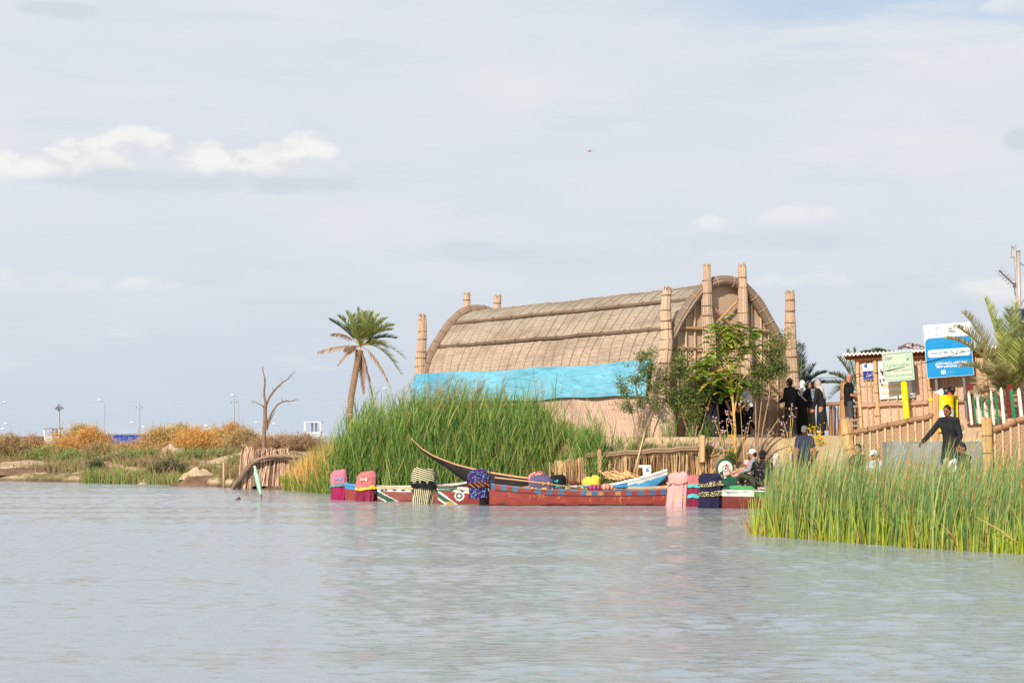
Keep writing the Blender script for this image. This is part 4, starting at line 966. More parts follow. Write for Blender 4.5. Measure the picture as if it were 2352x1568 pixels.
# ---------------------------------------------------------------- boats
HULL = mat('boat_paint', (.85, .85, .85), .55, .22, 5, .12, vcol=True, stretch=(.6, 2, 3), spec=.35, dirt=S(95, 62, 50), dirt_amt=.35, dirt_scale=3)
INSIDE = mat('boat_inside', (.85, .85, .85), .75, .25, 6, .2, vcol=True, stretch=(.5, 3, 3), dirt=S(110, 90, 75), dirt_amt=.5)
RAW = mat('raw_plank', S(228, 178, 132), .75, .2, 8, .2, stretch=(.4, 4, 4))
C_RED, C_RED2, C_GRN, C_WHT, C_BLU, C_TAR = S(158, 66, 58, 1), S(136, 52, 46, 1), S(38, 92, 72, 1), S(232, 230, 222, 1), S(70, 150, 205, 1), S(40, 40, 42, .8)
def boat(label, pos, L, B, gun, keel, width, paint, inside, cat='boat', rot=0, ns=150, nr=16, rail=(.05, .03), rail_col=None, thwarts=(), deck=None, z0=0, bowplank=None):
    """gun, keel, width: functions of s (0 stern .. 1 bow); paint(x, z, q, side) -> colour"""
    root = thing('boat', label, cat, pos, None, (0, 0, rot))
    prof_ = [(0, 0), (.02, .62), (.14, .80), (.42, .90), (.72, .96), (1, 1)]
    def pt(s, q, side, inset=0):
        w = max(.004, width(s) * B / 2 - inset); k = keel(s) + inset * .6; g = gun(s)
        return Vector((s * L, side * w * interp(prof_, q), k + (g - k) * q))
    m = MB()
    for side in (-1, 1):
        m.grid(lambda u, v: pt(u, v, side), ns, nr, colf=lambda u, v: paint(u * L, pt(u, v, side).z, v, side))
    if width(0) > .02:
        n = nr
        m.grid(lambda u, v: Vector((0, lerp(-1, 1, u) * abs(pt(0, v, 1).y), pt(0, v, 1).z)), 8, n, colf=lambda u, v: paint(0, pt(0, v, 1).z, v, 0))
    m.build('hull', HULL, root, True, False)
    i = MB()
    for side in (-1, 1): i.grid(lambda u, v: pt(lerp(.004, .996, u), v, side, .025), 60, 8, inside)
    i.build('lining', INSIDE, root, True, False)
    for side in (-1, 1):
        g = MB(); n = 80
        for k in range(n):
            s0, s1 = lerp(0, .995, k / n), lerp(0, .995, (k + 1) / n); a, b_ = pt(s0, 1, side), pt(s1, 1, side)
            c = rail_col(s0 * L) if callable(rail_col) else (rail_col or C_WHT)
            vs = []
            for p in (a, b_):
                for dy, dz in ((.012, -rail[0]), (.018, .012), (-rail[1], .012), (-rail[1], -.02)): vs.append(p + Vector((0, dy * side, dz)))
            g.add(vs, [(0, 1, 5, 4), (1, 2, 6, 5), (2, 3, 7, 6)], c)
        g.build('gunwale', HULL, root, True, False)
    for s in thwarts:
        t = MB(); y = pt(s, .8, 1).y; t.box((s * L, 0, pt(s, .85, 1).z), (.16, y * 1.9, .025), col=inside); t.build('thwart', INSIDE, root, False, False)
    fl = MB(); fl.grid(lambda u, v: Vector((lerp(.05, .93, u) * L, lerp(-1, 1, v) * max(.01, pt(lerp(.05, .93, u), .22, 1, .03).y), pt(lerp(.05, .93, u), .25, 1).z)), 30, 4, S(140, 110, 85, 1)); fl.build('floorboard', INSIDE, root, False, False)
    return root
def ring_paint(x, z, cx, cz, r, cols, base):
    d = math.hypot(x - cx, z - cz)
    if d < r * .34: return cols[2]
    if d < r * .66: return cols[1]
    if d < r: return cols[0]
    return base
def build_boats():
    rb = random.Random(4)
    wear = lambda c, x, z: tuple(k * (1 + .18 * noise.noise(Vector((x * 2.2, z * 9, c[0] * 9))) + .10 * noise.noise(Vector((x * 11, z * 30, 1)))) for k in c)
    # B4: long red boat in front
    L = 6.4; gun = lambda s: .40 + .20 * (1 - s) ** 6 + .16 * s ** 5 ; keel = lambda s: -.16 + .20 * sstep(.85, 1, s)
    drips = [(rb.uniform(.3, 5.5), rb.uniform(.015, .055), rb.uniform(.08, .26)) for _ in range(20)]
    chk = [rb.random() for _ in range(60)]
    def paint4(x, z, q, side):
        g = gun(x / L)
        if z > g - .125:
            i = int(x / .155); c = S(78, 116, 150, 1) if (i % 2 == 0) ^ (chk[i] < .1) else S(150, 70, 62, 1)
            if chk[i] > .95: c = S(190, 140, 95, 1)
            return wear(c, x, z)
        if z > g - .15: return S(70, 34, 30, 1)  # shadow line below the rail, painted into the hull colour
        for dx, w, l in drips:
            if abs(x - dx - .02 * math.sin(z * 30)) < w * .5 and g - .14 - l < z < g - .11: return wear(S(188, 110, 60, 1), x, z)
        c = C_RED if z > .04 + .03 * noise.noise(Vector((x * 2, 0, 0))) else S(88, 36, 34, 1)
        if z < .035 and noise.noise(Vector((x * 1.3, 2, 0))) > .15: c = S(80, 86, 34, 1)
        return wear(c, x, z)
    boat('long maroon boat with a red and blue checkered rail, moored in front', (-.62, 54.45, 0), L, 1.0, gun, keel, lambda s: min(1, .62 + 2.2 * s) * (1 - max(0, (s - .62) / .38) ** 2.2), paint4, S(150, 130, 105, 1), thwarts=(.12, .3, .5, .7), ns=260, nr=22,
         rail_col=lambda x: S(96, 126, 152, 1) if int(x / .155) % 2 == 0 else S(160, 90, 80, 1), rail=(.02, .05))
    # B3: crocodile boat with eye
    L3 = 3.9; gun3 = lambda s: .475 - .10 * sstep(0, .5, s) + .14 * s ** 4; keel3 = lambda s: -.14 + .2 * sstep(.85, 1, s)
    def paint3(x, z, q, side):
        g = gun3(x / L3)
        if z > g - .125:
            zz = z - (g - .125)
            xx = (x - .38) % .30
            if .38 < x < .98 and zz < .115 * (1 - abs(xx / .15 - 1)): return wear(C_WHT, x, z)
            if x < .30 + zz * .8 and zz > .05: return wear(C_WHT, x, z)
            return wear(C_GRN, x, z)
        d = x - .06; s_ = (.30 - z) * 1.45
        if -.02 < d - s_ < .07: return wear(C_WHT, x, z)
        if -.22 < d - s_ < -.0 : return wear(C_GRN if z > .06 else S(190, 160, 60, 1), x, z)
        if -.30 < d - s_ < -.22: return wear(C_WHT, x, z)
        c = ring_paint(x, z, .60, .235, .14, (C_WHT, C_GRN, C_WHT), C_RED)
        if c is C_RED and z < .02: c = S(90, 96, 30, 1)
        return wear(c, x, z)
    boat('red boat painted with a round white eye below its green rail', (-2.06, 55.52, 0), L3, .84, gun3, keel3, lambda s: min(1, .66 + 2.2 * s) * (1 - max(0, (s - .62) / .38) ** 2.2), paint3, S(60, 120, 92, 1), thwarts=(.15, .4, .65), ns=220, nr=26, rail_col=lambda x: S(215, 205, 190, 1) if (x // .5) % 3 else C_GRN)
    # B2: similar, next
    L2 = 6.3; gun2 = lambda s: .41 - .06 * sstep(0, .5, s) + .34 * s ** 5; keel2 = lambda s: -.14 + .25 * sstep(.85, 1, s)
    def paint2(x, z, q, side):
        g = gun2(x / L2)
        if z > g - .12:
            zz = z - (g - .12); xx = (x - .24) % .26
            if .24 < x < 1.02 and zz < .112 * (1 - abs(xx / .13 - 1)): return wear(C_WHT, x, z)
            if x < .22 and (int(x / .09) % 2 == 0 or zz > .06): return wear(C_WHT, x, z)
            return wear(C_GRN, x, z)
        d = x - .02; s_ = (.28 - z) * 1.9
        if .0 < d - s_ < .08: return wear(C_WHT, x, z)
        if -.26 < d - s_ < 0: return wear(C_GRN, x, z)
        if -.34 < d - s_ < -.26: return wear(C_WHT, x, z)
        return wear(S(160, 88, 80, 1) if z > .02 else S(110, 50, 46, 1), x, z)
    boat('red boat with white rail teeth and a diagonal green band at its stern', (-3.90, 57.95, 0), L2, .95, gun2, keel2, lambda s: min(1, .66 + 2.2 * s) * (1 - max(0, (s - .62) / .38) ** 2.2), paint2, S(200, 150, 110, 1), thwarts=(.15, .4, .65), ns=200, nr=26, rail_col=lambda x: S(225, 180, 140, 1))
    # B1: red with blue stern
    L1 = 3.6; gun1 = lambda s: .40 + .11 * (1 - s) ** 8 + .14 * s ** 5; keel1 = lambda s: -.14 + .22 * sstep(.85, 1, s)
    def paint1(x, z, q, side):
        g = gun1(x / L1)
        if z > g - .17 + .05 * sstep(0, 1.2, x): return wear(C_BLU if x < .40 else C_WHT if x < .75 else C_GRN, x, z)
        return wear(C_RED, x, z)
    boat('red boat with a bright blue stern corner, moored behind the others', (-4.92, 58.85, 0), L1, .85, gun1, keel1, lambda s: min(1, .66 + 2.2 * s) * (1 - max(0, (s - .6) / .4) ** 2.2), paint1, S(190, 150, 115, 1), thwarts=(.3, .6), rail_col=lambda x: C_BLU if x < .5 else C_WHT)
    # black canoe with a tall slender prow (prow points to -x)
    Lc = 4.6; GC_ = [(0, 1.86), (.18, 1.67), (.36, 1.506), (.66, 1.32), (1.03, 1.165), (1.35, 1.05), (1.70, .955), (2.42, .80), (3.1, .69), (3.76, .61), (4.6, .56)]; KC_ = [(0, 1.83), (.18, 1.61), (.36, 1.42), (.66, 1.20), (1.03, .97), (1.35, .73), (1.70, .47), (2.05, .26), (2.42, .10), (2.9, -.02), (3.4, -.08), (4.6, -.08)]
    gunc = lambda s: interp(GC_, (1 - s) * Lc); keelc = lambda s: interp(KC_, (1 - s) * Lc)
    boat('slender black tarred canoe with a tall curving prow and bare timber rim', (1.55, 59.65, 0), Lc, .90, gunc, keelc, lambda s: min(1, .6 + 3 * s) * max(0, 1 - max(0, (s - .25) / .75) ** 1.25) + .012, lambda x, z, q, sd: tuple(k * (1 + .4 * noise.noise(Vector((x * 2, z * 6, 0)))) for k in C_TAR), S(205, 155, 115, 1), cat='canoe', rot=PI, rail=(.02, .10), rail_col=S(232, 178, 132, 1), thwarts=(.15, .35))
    # F: blue and white boat, bow with eye board
    Lf = 2.8; gunf = lambda s: .46 + .50 * max(0, (s - .05) / .95) ** 1.8; keelf = lambda s: -.12 + .9 * max(0, (s - .55) / .45) ** 1.6
    def paintf(x, z, q, side):
        g = gunf(x / Lf)
        if z > g - .15: return wear(C_WHT if (x > 1.7 or int((x + .25) / .48) % 2 == 0) else S(74, 160, 214, 1), x, z)
        if 1.1 < x < 1.7 and z < g - .20 and z > .20: return wear(S(168, 80, 76, 1), x, z)
        return wear(S(78, 170, 218, 1), x, z)
    rf = boat('blue and white chequered boat whose white bow carries an eye board', (1.58, 56.12, 0), Lf, .74, lambda s: gunf(s), keelf, lambda s: min(1, .6 + 2 * s) * (1 - max(0, (s - .45) / .55) ** 1.7) + .03, paintf, S(190, 205, 210, 1), thwarts=(.2, .45), rail_col=lambda x: C_WHT)
    m = MB(); x = 2.22; z = gunf(.80) + .06
    m.box((x, 0, z + .06), (.22, .09, .30), Matrix.Rotation(-.1, 3, 'Y')); m.box((x - .06, 0, z + .19), (.34, .085, .07)); eb = m.build('eye_board', HULL, rf, False, False)
    m = MB(); m.box((x + .02, 0, z + .09), (.085, .105, .10), None, S(60, 110, 165, 1)); m.box((x + .035, 0, z + .10), (.03, .112, .03), None, C_WHT); m.build('painted_eye', HULL, eb, False, False)
    # G: green boat with bird-like head
    Lg = 3.95; gung = lambda s: .46 + .60 * max(0, (s - .25) / .75) ** 2.0; keelg = lambda s: -.12 + 1.0 * max(0, (s - .65) / .35) ** 1.6
    def paintg(x, z, q, side):
        g = gung(x / Lg)
        if z > g - .12:
            xx = (x - .2) % .5; zz = z - g + .12
            if .2 < x < 1.6 and zz < .11 * (1 - abs(xx / .16 - 1)): return wear(C_WHT, x, z)
            return wear(C_GRN if not 2.9 < x < 3.35 else C_WHT, x, z)
        return wear(S(40, 110, 84, 1) if z > .16 else S(60, 70, 50, 1), x, z)
    gx = 6.55 - Lg
    rg = boat('dark green boat whose prow carries a round white bird-like head', (gx, 55.4, 0), Lg, .78, gung, keelg, lambda s: min(1, .6 + 2 * s) * (1 - max(0, (s - .45) / .55) ** 1.7) + .03, paintg, S(50, 120, 90, 1), thwarts=(.2, .45), rail_col=lambda x: S(215, 170, 130, 1))
    h = MB(); cx, cz = 3.33, .98
    def disc(mb, r, y, c, sx=1): 
        n = 24
        for sd in (-1, 1): mb.add([(cx + r * sx * math.cos(2 * PI * k / n), y * sd, cz + r * 1.12 * math.sin(2 * PI * k / n)) for k in range(n)][::sd], [tuple(range(n))], c)
    ring_ = [[Vector((cx + .25 * math.cos(2 * PI * k / 24), y, cz + .29 * math.sin(2 * PI * k / 24))) for k in range(24)] for y in (-.045, .045)]
    h.loft(ring_, C_GRN); disc(h, .20, .049, C_WHT); h.box((cx + .05, 0, cz - .25), (.22, .09, .22), None, C_GRN); hd = h.build('prow_head', HULL, rg, False, False)
    e = MB(); disc(e, .085, .053, S(110, 120, 120, 1)); disc(e, .06, .056, C_WHT); disc(e, .028, .059, S(60, 70, 75, 1)); e.build('painted_eye', HULL, hd, False, False)
    b = MB(); b.box((cx - .12, 0, cz - .16), (.06, .11, .16), None, S(50, 60, 70, 1)); b.box((cx - .10, 0, cz - .2), (.05, .115, .08), None, S(180, 50, 50, 1)); b.build('painted_beak', HULL, hd, False, False)
    # bare timber prow
    Lw = 1.55; gunw = lambda s: .34 + .66 * max(0, (s - .45) / .55) ** 2.0; keelw = lambda s: -.1 + .94 * max(0, (s - .62) / .38) ** 1.7
    boat('unpainted timber boat with its plain curved prow rising between the covered motors', (5.72 - Lw, 56.05, 0), Lw, .7, gunw, keelw, lambda s: min(1, .6 + 2 * s) * (1 - max(0, (s - .4) / .6) ** 1.7) + .04, lambda x, z, q, sd: wear(S(200, 146, 100, 1), x, z), S(190, 140, 100, 1), rail_col=S(225, 170, 120, 1), thwarts=(.3,))
    # black hull behind the seated people
    Lk = 4.2
    boat('old black boat lying behind the seated passengers', (6.15, 54.35, 0), Lk, .8, lambda s: .78 - .18 * s, lambda s: -.1, lambda s: .25 + .75 * math.sin(PI * min(1, .15 + s * .8)), lambda x, z, q, sd: tuple(k * (1.3 + .5 * noise.noise(Vector((x * 3, z * 8, 0)))) for k in S(62, 60, 62, 1)), S(70, 66, 62, 1), rail_col=S(110, 100, 92, 1), thwarts=(.4,))
    # B5: maroon boat with green and white rail
    L5 = 6.2; gun5 = lambda s: .43 + .05 * (1 - s) ** 3 + .2 * s ** 5; keel5 = lambda s: -.15 + .2 * sstep(.85, 1, s)
    def paint5(x, z, q, side):
        g = gun5(x / L5)
        if z > g - .17:
            k = (x - .30) % .56
            return wear(S(40, 130, 78, 1) if (x > .80 and .02 < (x - .80) % .56 < .27) else S(226, 228, 220, 1), x, z)
        return wear(S(128, 52, 48, 1) if z > .0 else S(70, 34, 34, 1), x, z)
    r5 = boat('maroon boat with a green and white barred rail carrying seated people and rugs', (5.50, 52.45, 0), L5, 1.15, gun5, keel5, lambda s: min(1, .75 + 1.6 * s) * (1 - max(0, (s - .6) / .4) ** 2.2), paint5, S(50, 140, 92, 1), rail_col=lambda x: S(226, 228, 220, 1), rail=(.02, .05), thwarts=(.75,), ns=200)
    d = MB(); d.grid(lambda u, v: Vector((lerp(.1, 4.9, u), lerp(-.50, .50, v), .425)), 20, 4, S(40, 135, 90, 1)); d.build('deck', INSIDE, r5, False, False)
    rug = MB(); rug.grid(lambda u, v: Vector((5.6 + 2.6 * u, 52.0 + .75 * v, .455 + .03 * noise.noise(Vector((u * 9, v * 5, 0))) + .05 * max(0, noise.noise(Vector((u * 4, v * 3, 6)))))), 50, 16)
    tag(rug.build('rug', mat_spots('rug_red', [S(190, 80, 70), S(225, 160, 150), S(150, 60, 60), S(205, 190, 170)], 10), None, True), 'crumpled red and pink rug spread on the deck of the maroon boat', 'rug')
    rug = MB(); rug.grid(lambda u, v: Vector((5.75 + 1.5 * u, 52.45 + .5 * v, .47 + .05 * noise.noise(Vector((u * 5, v * 5, 3))) + .10 * v)), 40, 12)
    tag(rug.build('cloth_sheet', mat('cloth_green', S(95, 180, 110), .9, .2, 6, .3), None, True), 'bright green cloth laid over the deck beside the red rug', 'cloth')
    bl = MB(); bl.grid(lambda u, v: Vector((6.40 + .75 * u + .1 * v, 51.93 + .35 * v, .50 + .06 * math.sin(PI * v) + .04 * noise.noise(Vector((u * 5, v * 5, 8))))), 30, 12)
    tag(bl.build('blanket', mat_stripes('blanket_stripe', S(205, 60, 62), S(235, 215, 205), 60, (.6, 1, 0), 2), None, True), 'red and white striped blanket folded at the feet of the seated person', 'blanket')
    # cushions / bundles in the boats
    for u, v, d_, r_, c, lab in ((1366, 1120, 54.6, (.22, .12, .09), mat_stripes('bundle_magenta', S(200, 90, 130), S(120, 50, 90), 60, (1, 0, 0), 3), 'magenta rolled cushion on the long maroon boat'),
                              (1392, 1118, 54.6, (.16, .12, .10), mat_stripes('bundle_orange', S(225, 110, 80), S(240, 190, 170), 60, (1, 0, 0), 3), 'orange and pink rolled cushion next to the magenta one'),
                              (1422, 1117, 54.7, (.20, .12, .06), mat('cloth_azure', S(70, 150, 200)), 'blue folded cloth on the rail of the long maroon boat'),
                              (1316, 1108, 55.6, (.12, .1, .07), mat('cloth_brown', S(120, 70, 60)), 'small brown bundle between the yellow motor and the black one'),
                              (1016, 1116, 58.0, (.34, .12, .05), mat_spots('cloth_mixed', [S(210, 150, 130), S(180, 90, 80), S(200, 200, 190), S(120, 130, 150)], 16), 'mixed coloured cloths lying along the red boat with diagonal band')):
        m = MB(); p = P(u, v, d_); m.ball(p, r_, None, 14, 9); m.ball(p + Vector((.12, .02, -.02)), tuple(x * .7 for x in r_), None, 10, 8); o = skinned(m, 'cushion', c, None, .02, 2); tag(o, lab, 'cushion')
    # poles
    o = MB(); o.tube([P(1136, 1096, 54.2), P(1240, 1108, 54.4), P(1338, 1122, 54.6)], .02, 6); tag(o.build('punt_pole', RAW, None, True), 'long bare punting pole laid across the long maroon boat', 'pole')
    o = MB(); o.tube([P(1481, 991, 56.45), P(1470, 1035, 56.3), P(1457, 1084, 56.1)], [.022, .026, .028], 6); tag(o.build('punt_pole', mat('pole_pale', S(225, 195, 150)), None, True), 'pale pole leaning upright against the bank fence', 'pole')
    # outboard motors under cloth covers
    CLR = dict(pink=mat('velvet_pink', S(214, 130, 148), .9, .3, 6, .6, bdist=.05), rose=mat('velvet_rose', S(208, 122, 122), .9, .3, 6, .6, bdist=.05), magenta=mat('velvet_magenta', S(176, 44, 100), .9, .45, 7, .6, stretch=(2, 2, .5), bdist=.06), wine=mat('velvet_wine', S(150, 48, 78), .9, .5, 7, .6, stretch=(2, 2, .5), bdist=.06),
               teal=mat('frill_teal', S(110, 150, 150), .9, .2, 9, .3), yellow=mat('frill_yellow', S(250, 200, 70), .9, .15, 9, .3), black=BLACK, leop=mat_spots('leopard_purple', [S(62, 28, 96), S(110, 180, 200), S(110, 50, 140), S(80, 195, 200)], 24),
               tiger=mat_stripes('tiger_brown', (.02, .015, .012), S(150, 90, 55), 60, (.7, 0, .8), 5), strp=mat_stripes('stripe_cream', (.015, .015, .017), S(225, 215, 170), 112, (.30, 0, 1), 5), strv=mat_stripes('stripe_cream_upright', (.015, .015, .017), S(225, 215, 170), 118, (1, .2, -.12), 6),
               blush=mat('crepe_blush', S(230, 178, 176), .9, .2, 6, .6, bdist=.05), blushp=mat_spots('crepe_paisley', [S(236, 178, 178), S(240, 190, 130), S(230, 150, 140), S(236, 178, 178)], 11), aqua=mat('frill_aqua', S(80, 200, 200), .9, .2, 9, .3), navy=mat('velvet_navy', (.018, .018, .05), .9, .4, 8, .35), lilac=mat('cloth_lilac', S(110, 110, 160)),
               lace=mat_spots('lace_cream', [S(60, 55, 50), S(225, 210, 150), S(215, 200, 140), S(240, 230, 180)], 30), purple=mat('canvas_purple', S(108, 94, 132), .8, .35, 5, .6, bdist=.05), yel2=mat('vinyl_yellow', S(240, 210, 80), .55, .12, 5, .2), redw=mat_spots('print_red_white', [S(200, 90, 80), S(235, 210, 200), S(220, 150, 140), S(240, 225, 215)], 16), teal2=mat('satin_teal', S(20, 170, 165), .5, .1, 5, .2), grey=mat('motor_grey', S(85, 88, 92), .45, .1, 6, .1, spec=.4), bmet=mat('motor_black', (.02, .02, .022), .4, .2, 6, .1, spec=.4), sky=mat('bow_sky', S(120, 170, 210)), cream=mat('bow_cream', S(240, 220, 190)))
    def motor(label, x, y, top, low, w, dpt, z0, ztop, fr, m_top, m_low, m_frill, zf, tilt=0, bow=None, taper=1.0, flip=1, tiller=True, extra=None, leg=True, zleg=-.12):
        root = thing('outboard_motor', label, 'outboard motor', (x, y, 0), 'covered outboard motors on the moored boats'); seed = x * 3.1
        def se(a, b_, ox, z, fold, k, n=56, ex=3.0):
            out = []
            for q in range(n):
                an = 2 * PI * q / n; c, s = math.cos(an), math.sin(an); f = 1 + fold * math.sin(k * an + seed) + fold * .6 * math.sin((k * 1.7) // 1 * an + 1)
                nz = 1 + .06 * noise.noise(Vector((c * 2.6 + seed, s * 2.6, z * 5))) + .10 * noise.noise(Vector((c + seed * 2, s, z * 1.6))); f *= nz * (1 + .03 * math.sin(z * 34 + 3 * c + seed) * (noise.noise(Vector((c * 2, s * 2, seed))) > 0))
                out.append(Vector((ox + .02 * noise.noise(Vector((seed, z * 3, 1))) + a * f * math.copysign(abs(c) ** (2 / ex), c), b_ * f * math.copysign(abs(s) ** (2 / ex), s), z + .05 * noise.noise(Vector((c * 1.5 + seed, s * 1.5, 9))) * (k > 1) + (tilt * 1.6) * (math.copysign(abs(c) ** (2 / ex), c)) * a * sstep(z0, ztop, z))))
            return out
        a, b_ = w / 2, dpt / 2
        top_m = MB(); rings = []
        for t in (0, .12, .25, .38, .5, .62, .74, .84, .91, .96, 1.0):
            k = (1 - .04 * t) * (1 - (max(0, t - .55) / .52) ** 2.8) ** .5; rings.append(se(a * k * top, b_ * k * top, .03 * math.sin(seed + t * 2), lerp(zf, ztop, t), .012 + .022 * (1 - t), 7))
        rings.append(se(a * .22 * top, b_ * .22 * top, .03, ztop + .008, .01, 5)); top_m.loft(rings, caps=(False, True)); o = top_m.build('cover', m_top, root, True, False)
        if m_low:
            lm = MB(); rr = []
            for t in range(10): f = t / 9; rr.append(se(a * lerp(.90, low, f), b_ * lerp(.90, low, f), -.05 * f * flip, lerp(zf + .02, z0, f), .02 + .085 * f, 9))
            lm.loft(rr[::-1], caps=(False, False)); lm.build('skirt', m_low, root, True, False)
        for zz, mm in (([(zf, m_frill)] if m_frill else []) + (extra or [])):
            fm = MB(); rr = []
            for t in range(5): f = t / 4; rr.append(se(a * (top * .97 + .10 * f) * (1 if zz == zf else .98), b_ * (top * .97 + .14 * f), 0, zz + .05 - fr * f, .01 + .045 * f, 14, 84))
            fm.loft(rr[::-1], caps=(False, False)); fm.build('frill', mm, root, True, False)
        if bow:
            bx, bz, bm = bow; m = MB()
            for s in (-1, 1): m.add([(bx, -b_ * 1.03 - .015, bz), (bx + s * .095, -b_ * 1.03 - .02, bz + .06), (bx + s * .10, -b_ * 1.03 - .035, bz), (bx + s * .09, -b_ * 1.03 - .02, bz - .055)], [(0, 1, 2), (0, 2, 3)])
            m.ball((bx, -b_ * 1.03 - .02, bz), (.022, .02, .028), None, 8, 6); m.build('bow', bm, root, False, False)
        if leg:
            m = MB(); m.loft([se(.07, .05, .08 * flip, zleg, 0, 1, 16, 2), se(.09, .06, .08 * flip, z0 + .1, 0, 1, 16, 2), se(.12, .09, .05 * flip, z0 + .35, 0, 1, 16, 2)]); m.box((.12 * flip, 0, z0 + .02), (.30, .16, .02)); m.build('drive_leg', CLR['bmet'], root, True, False)
        m = MB(); m.box((a * .8 * flip, 0, zf - .05), (.14, .22, .22)); m.bar((a * .9 * flip, .06, zf - .05), (a * 1.35 * flip, .06, zf - .10), .05, .04); m.build('clamp', CLR['bmet'], root, False, False)
        if tiller:
            m = MB(); m.tube([(a * .6 * flip, .05, zf + .02), (a * 1.05 * flip, .05, zf + .12), (a * .98 * flip, .06, ztop + .06)], [.02, .02, .018], 7); m.ball((a * .98 * flip, .06, ztop + .07), (.022, .022, .03), None, 8, 6); m.build('tiller', CLR['bmet'], root, True, False)
            m = MB(); m.tube([(a * .9 * flip, -.03, zf + .03), (a * 1.2 * flip, -.06, zf + .05), (a * 1.5 * flip, -.05, zf - .03)], .008, 6); m.build('cable', mat('cable_blue', S(60, 120, 180)), root, True, False)
        return root
    X = lambda u, d_: (u - UC) / F * d_
    motor('outboard motor in a pink and magenta velvet cover with a grey teal frill', X(780, 58.9), 58.9, 1, .80, .50, .38, -.02, .87, .11, CLR['pink'], CLR['magenta'], CLR['teal'], .46, .10, (-.03, .62, CLR['sky']))
    motor('outboard motor in a rose velvet cover with a bright yellow frill', X(841, 57.9), 57.9, 1, .88, .58, .40, -.03, .84, .11, CLR['rose'], CLR['wine'], CLR['yellow'], .39, .10, (-.05, .63, CLR['cream']))
    motor('outboard motor under a black and cream striped cloth with black ruffles', X(974, 55.7), 55.7, 1.0, .80, .66, .46, -.03, .96, .18, CLR['strp'], CLR['strv'], CLR['black'], .55, -.14, None, extra=[(.60, CLR['black'])])
    motor('outboard motor in a purple and turquoise leopard cover with a tiger striped frill', X(1101, 54.2), 54.2, 1, .82, .56, .40, .20, .98, .17, CLR['leop'], CLR['leop'], CLR['tiger'], .62, .02)
    motor('low outboard motor under purple canvas with yellow bows and a printed top', X(1243, 54.95), 54.95, 1, .9, .66, .42, .24, .80, .10, CLR['purple'], CLR['purple'], CLR['yellow'], .42, .06, (.12, .58, CLR['yellow']), leg=False)
    motor('low outboard motor in a red and white printed cover behind the purple one', X(1233, 56.2), 56.2, 1, .9, .50, .36, .24, .86, .05, CLR['redw'], CLR['redw'], None, .45, .10, leg=False, tiller=False)
    motor('outboard motor under black cloth with teal satin bows', X(1280, 56.1), 56.1, 1, .9, .55, .42, .22, .78, .08, CLR['black'], CLR['black'], CLR['teal2'], .45, .05, (-.08, .62, CLR['teal2']), leg=False)
    motor('outboard motor in a glossy yellow cover with a blue patch', X(1355, 55.4), 55.4, 1, .8, .52, .40, .20, .76, .02, CLR['yel2'], CLR['grey'], None, .45, .16, (-.12, .50, CLR['sky']), leg=False)
    motor('outboard motor draped to the water in blush pink crepe with a paisley hem', X(1558, 53.6), 53.6, 1.0, .92, .58, .44, -.05, .90, .05, CLR['blush'], CLR['blushp'], mat('fringe_peach', S(226, 160, 140)), .62, .06)
    motor('outboard motor in rose and wine velvet with aqua frills, between the blush and navy ones', X(1597, 53.4), 53.4, 1, .9, .40, .40, -.04, .83, .10, CLR['rose'], CLR['wine'], CLR['aqua'], .56, .04, extra=[(.28, CLR['aqua'])])
    motor('outboard motor in navy velvet with two tiers of cream lace', X(1634, 52.35), 52.35, 1, .93, .60, .44, -.05, .88, .13, CLR['navy'], CLR['navy'], CLR['lace'], .66, .03, extra=[(.40, CLR['lace'])])
    # pale furled flag
    t = thing('furled_flag', 'small red white and black flag furled on a thin pole among the seated people', 'flag', P(1816, 1112, 53.0)); m = MB(); m.tube([(0, 0, 0), (.02, 0, .7), (.03, 0, 1.02)], .008, 6); m.build('pole', mat('pole_dark', (.08, .05, .03)), t, False, False)
    m = MB(); rr = [[Vector((.025 + r * math.cos(2 * PI * q / 12) * (1 + .3 * math.sin(q * 2)), r * math.sin(2 * PI * q / 12), z)) for q in range(12)] for z, r in ((.38, .01), (.45, .05), (.60, .07), (.75, .04), (.88, .012))]
    m.loft(rr, colf=lambda i, j: [S(215, 90, 55, 1), S(215, 90, 55, 1), S(225, 220, 225, 1), S(60, 50, 60, 1)][j // 3]); m.build('cloth', mat('flag_cloth', (.8, .8, .8), .8, .1, 8, .2, vcol=True), t, True, False)
    t = thing('white_bundle', 'white cloth bundle held among the reeds before the crouching figure', 'bundle', P(2182, 1066, 43.6)); m = MB()
    for k in range(9): m.ball((rnd.uniform(-.10, .10), rnd.uniform(-.06, .06), rnd.uniform(-.14, .08)), (.07, .06, .09), None, 8, 6)
    skinned(m, 'cloth', WHITE, t, .018, 2)
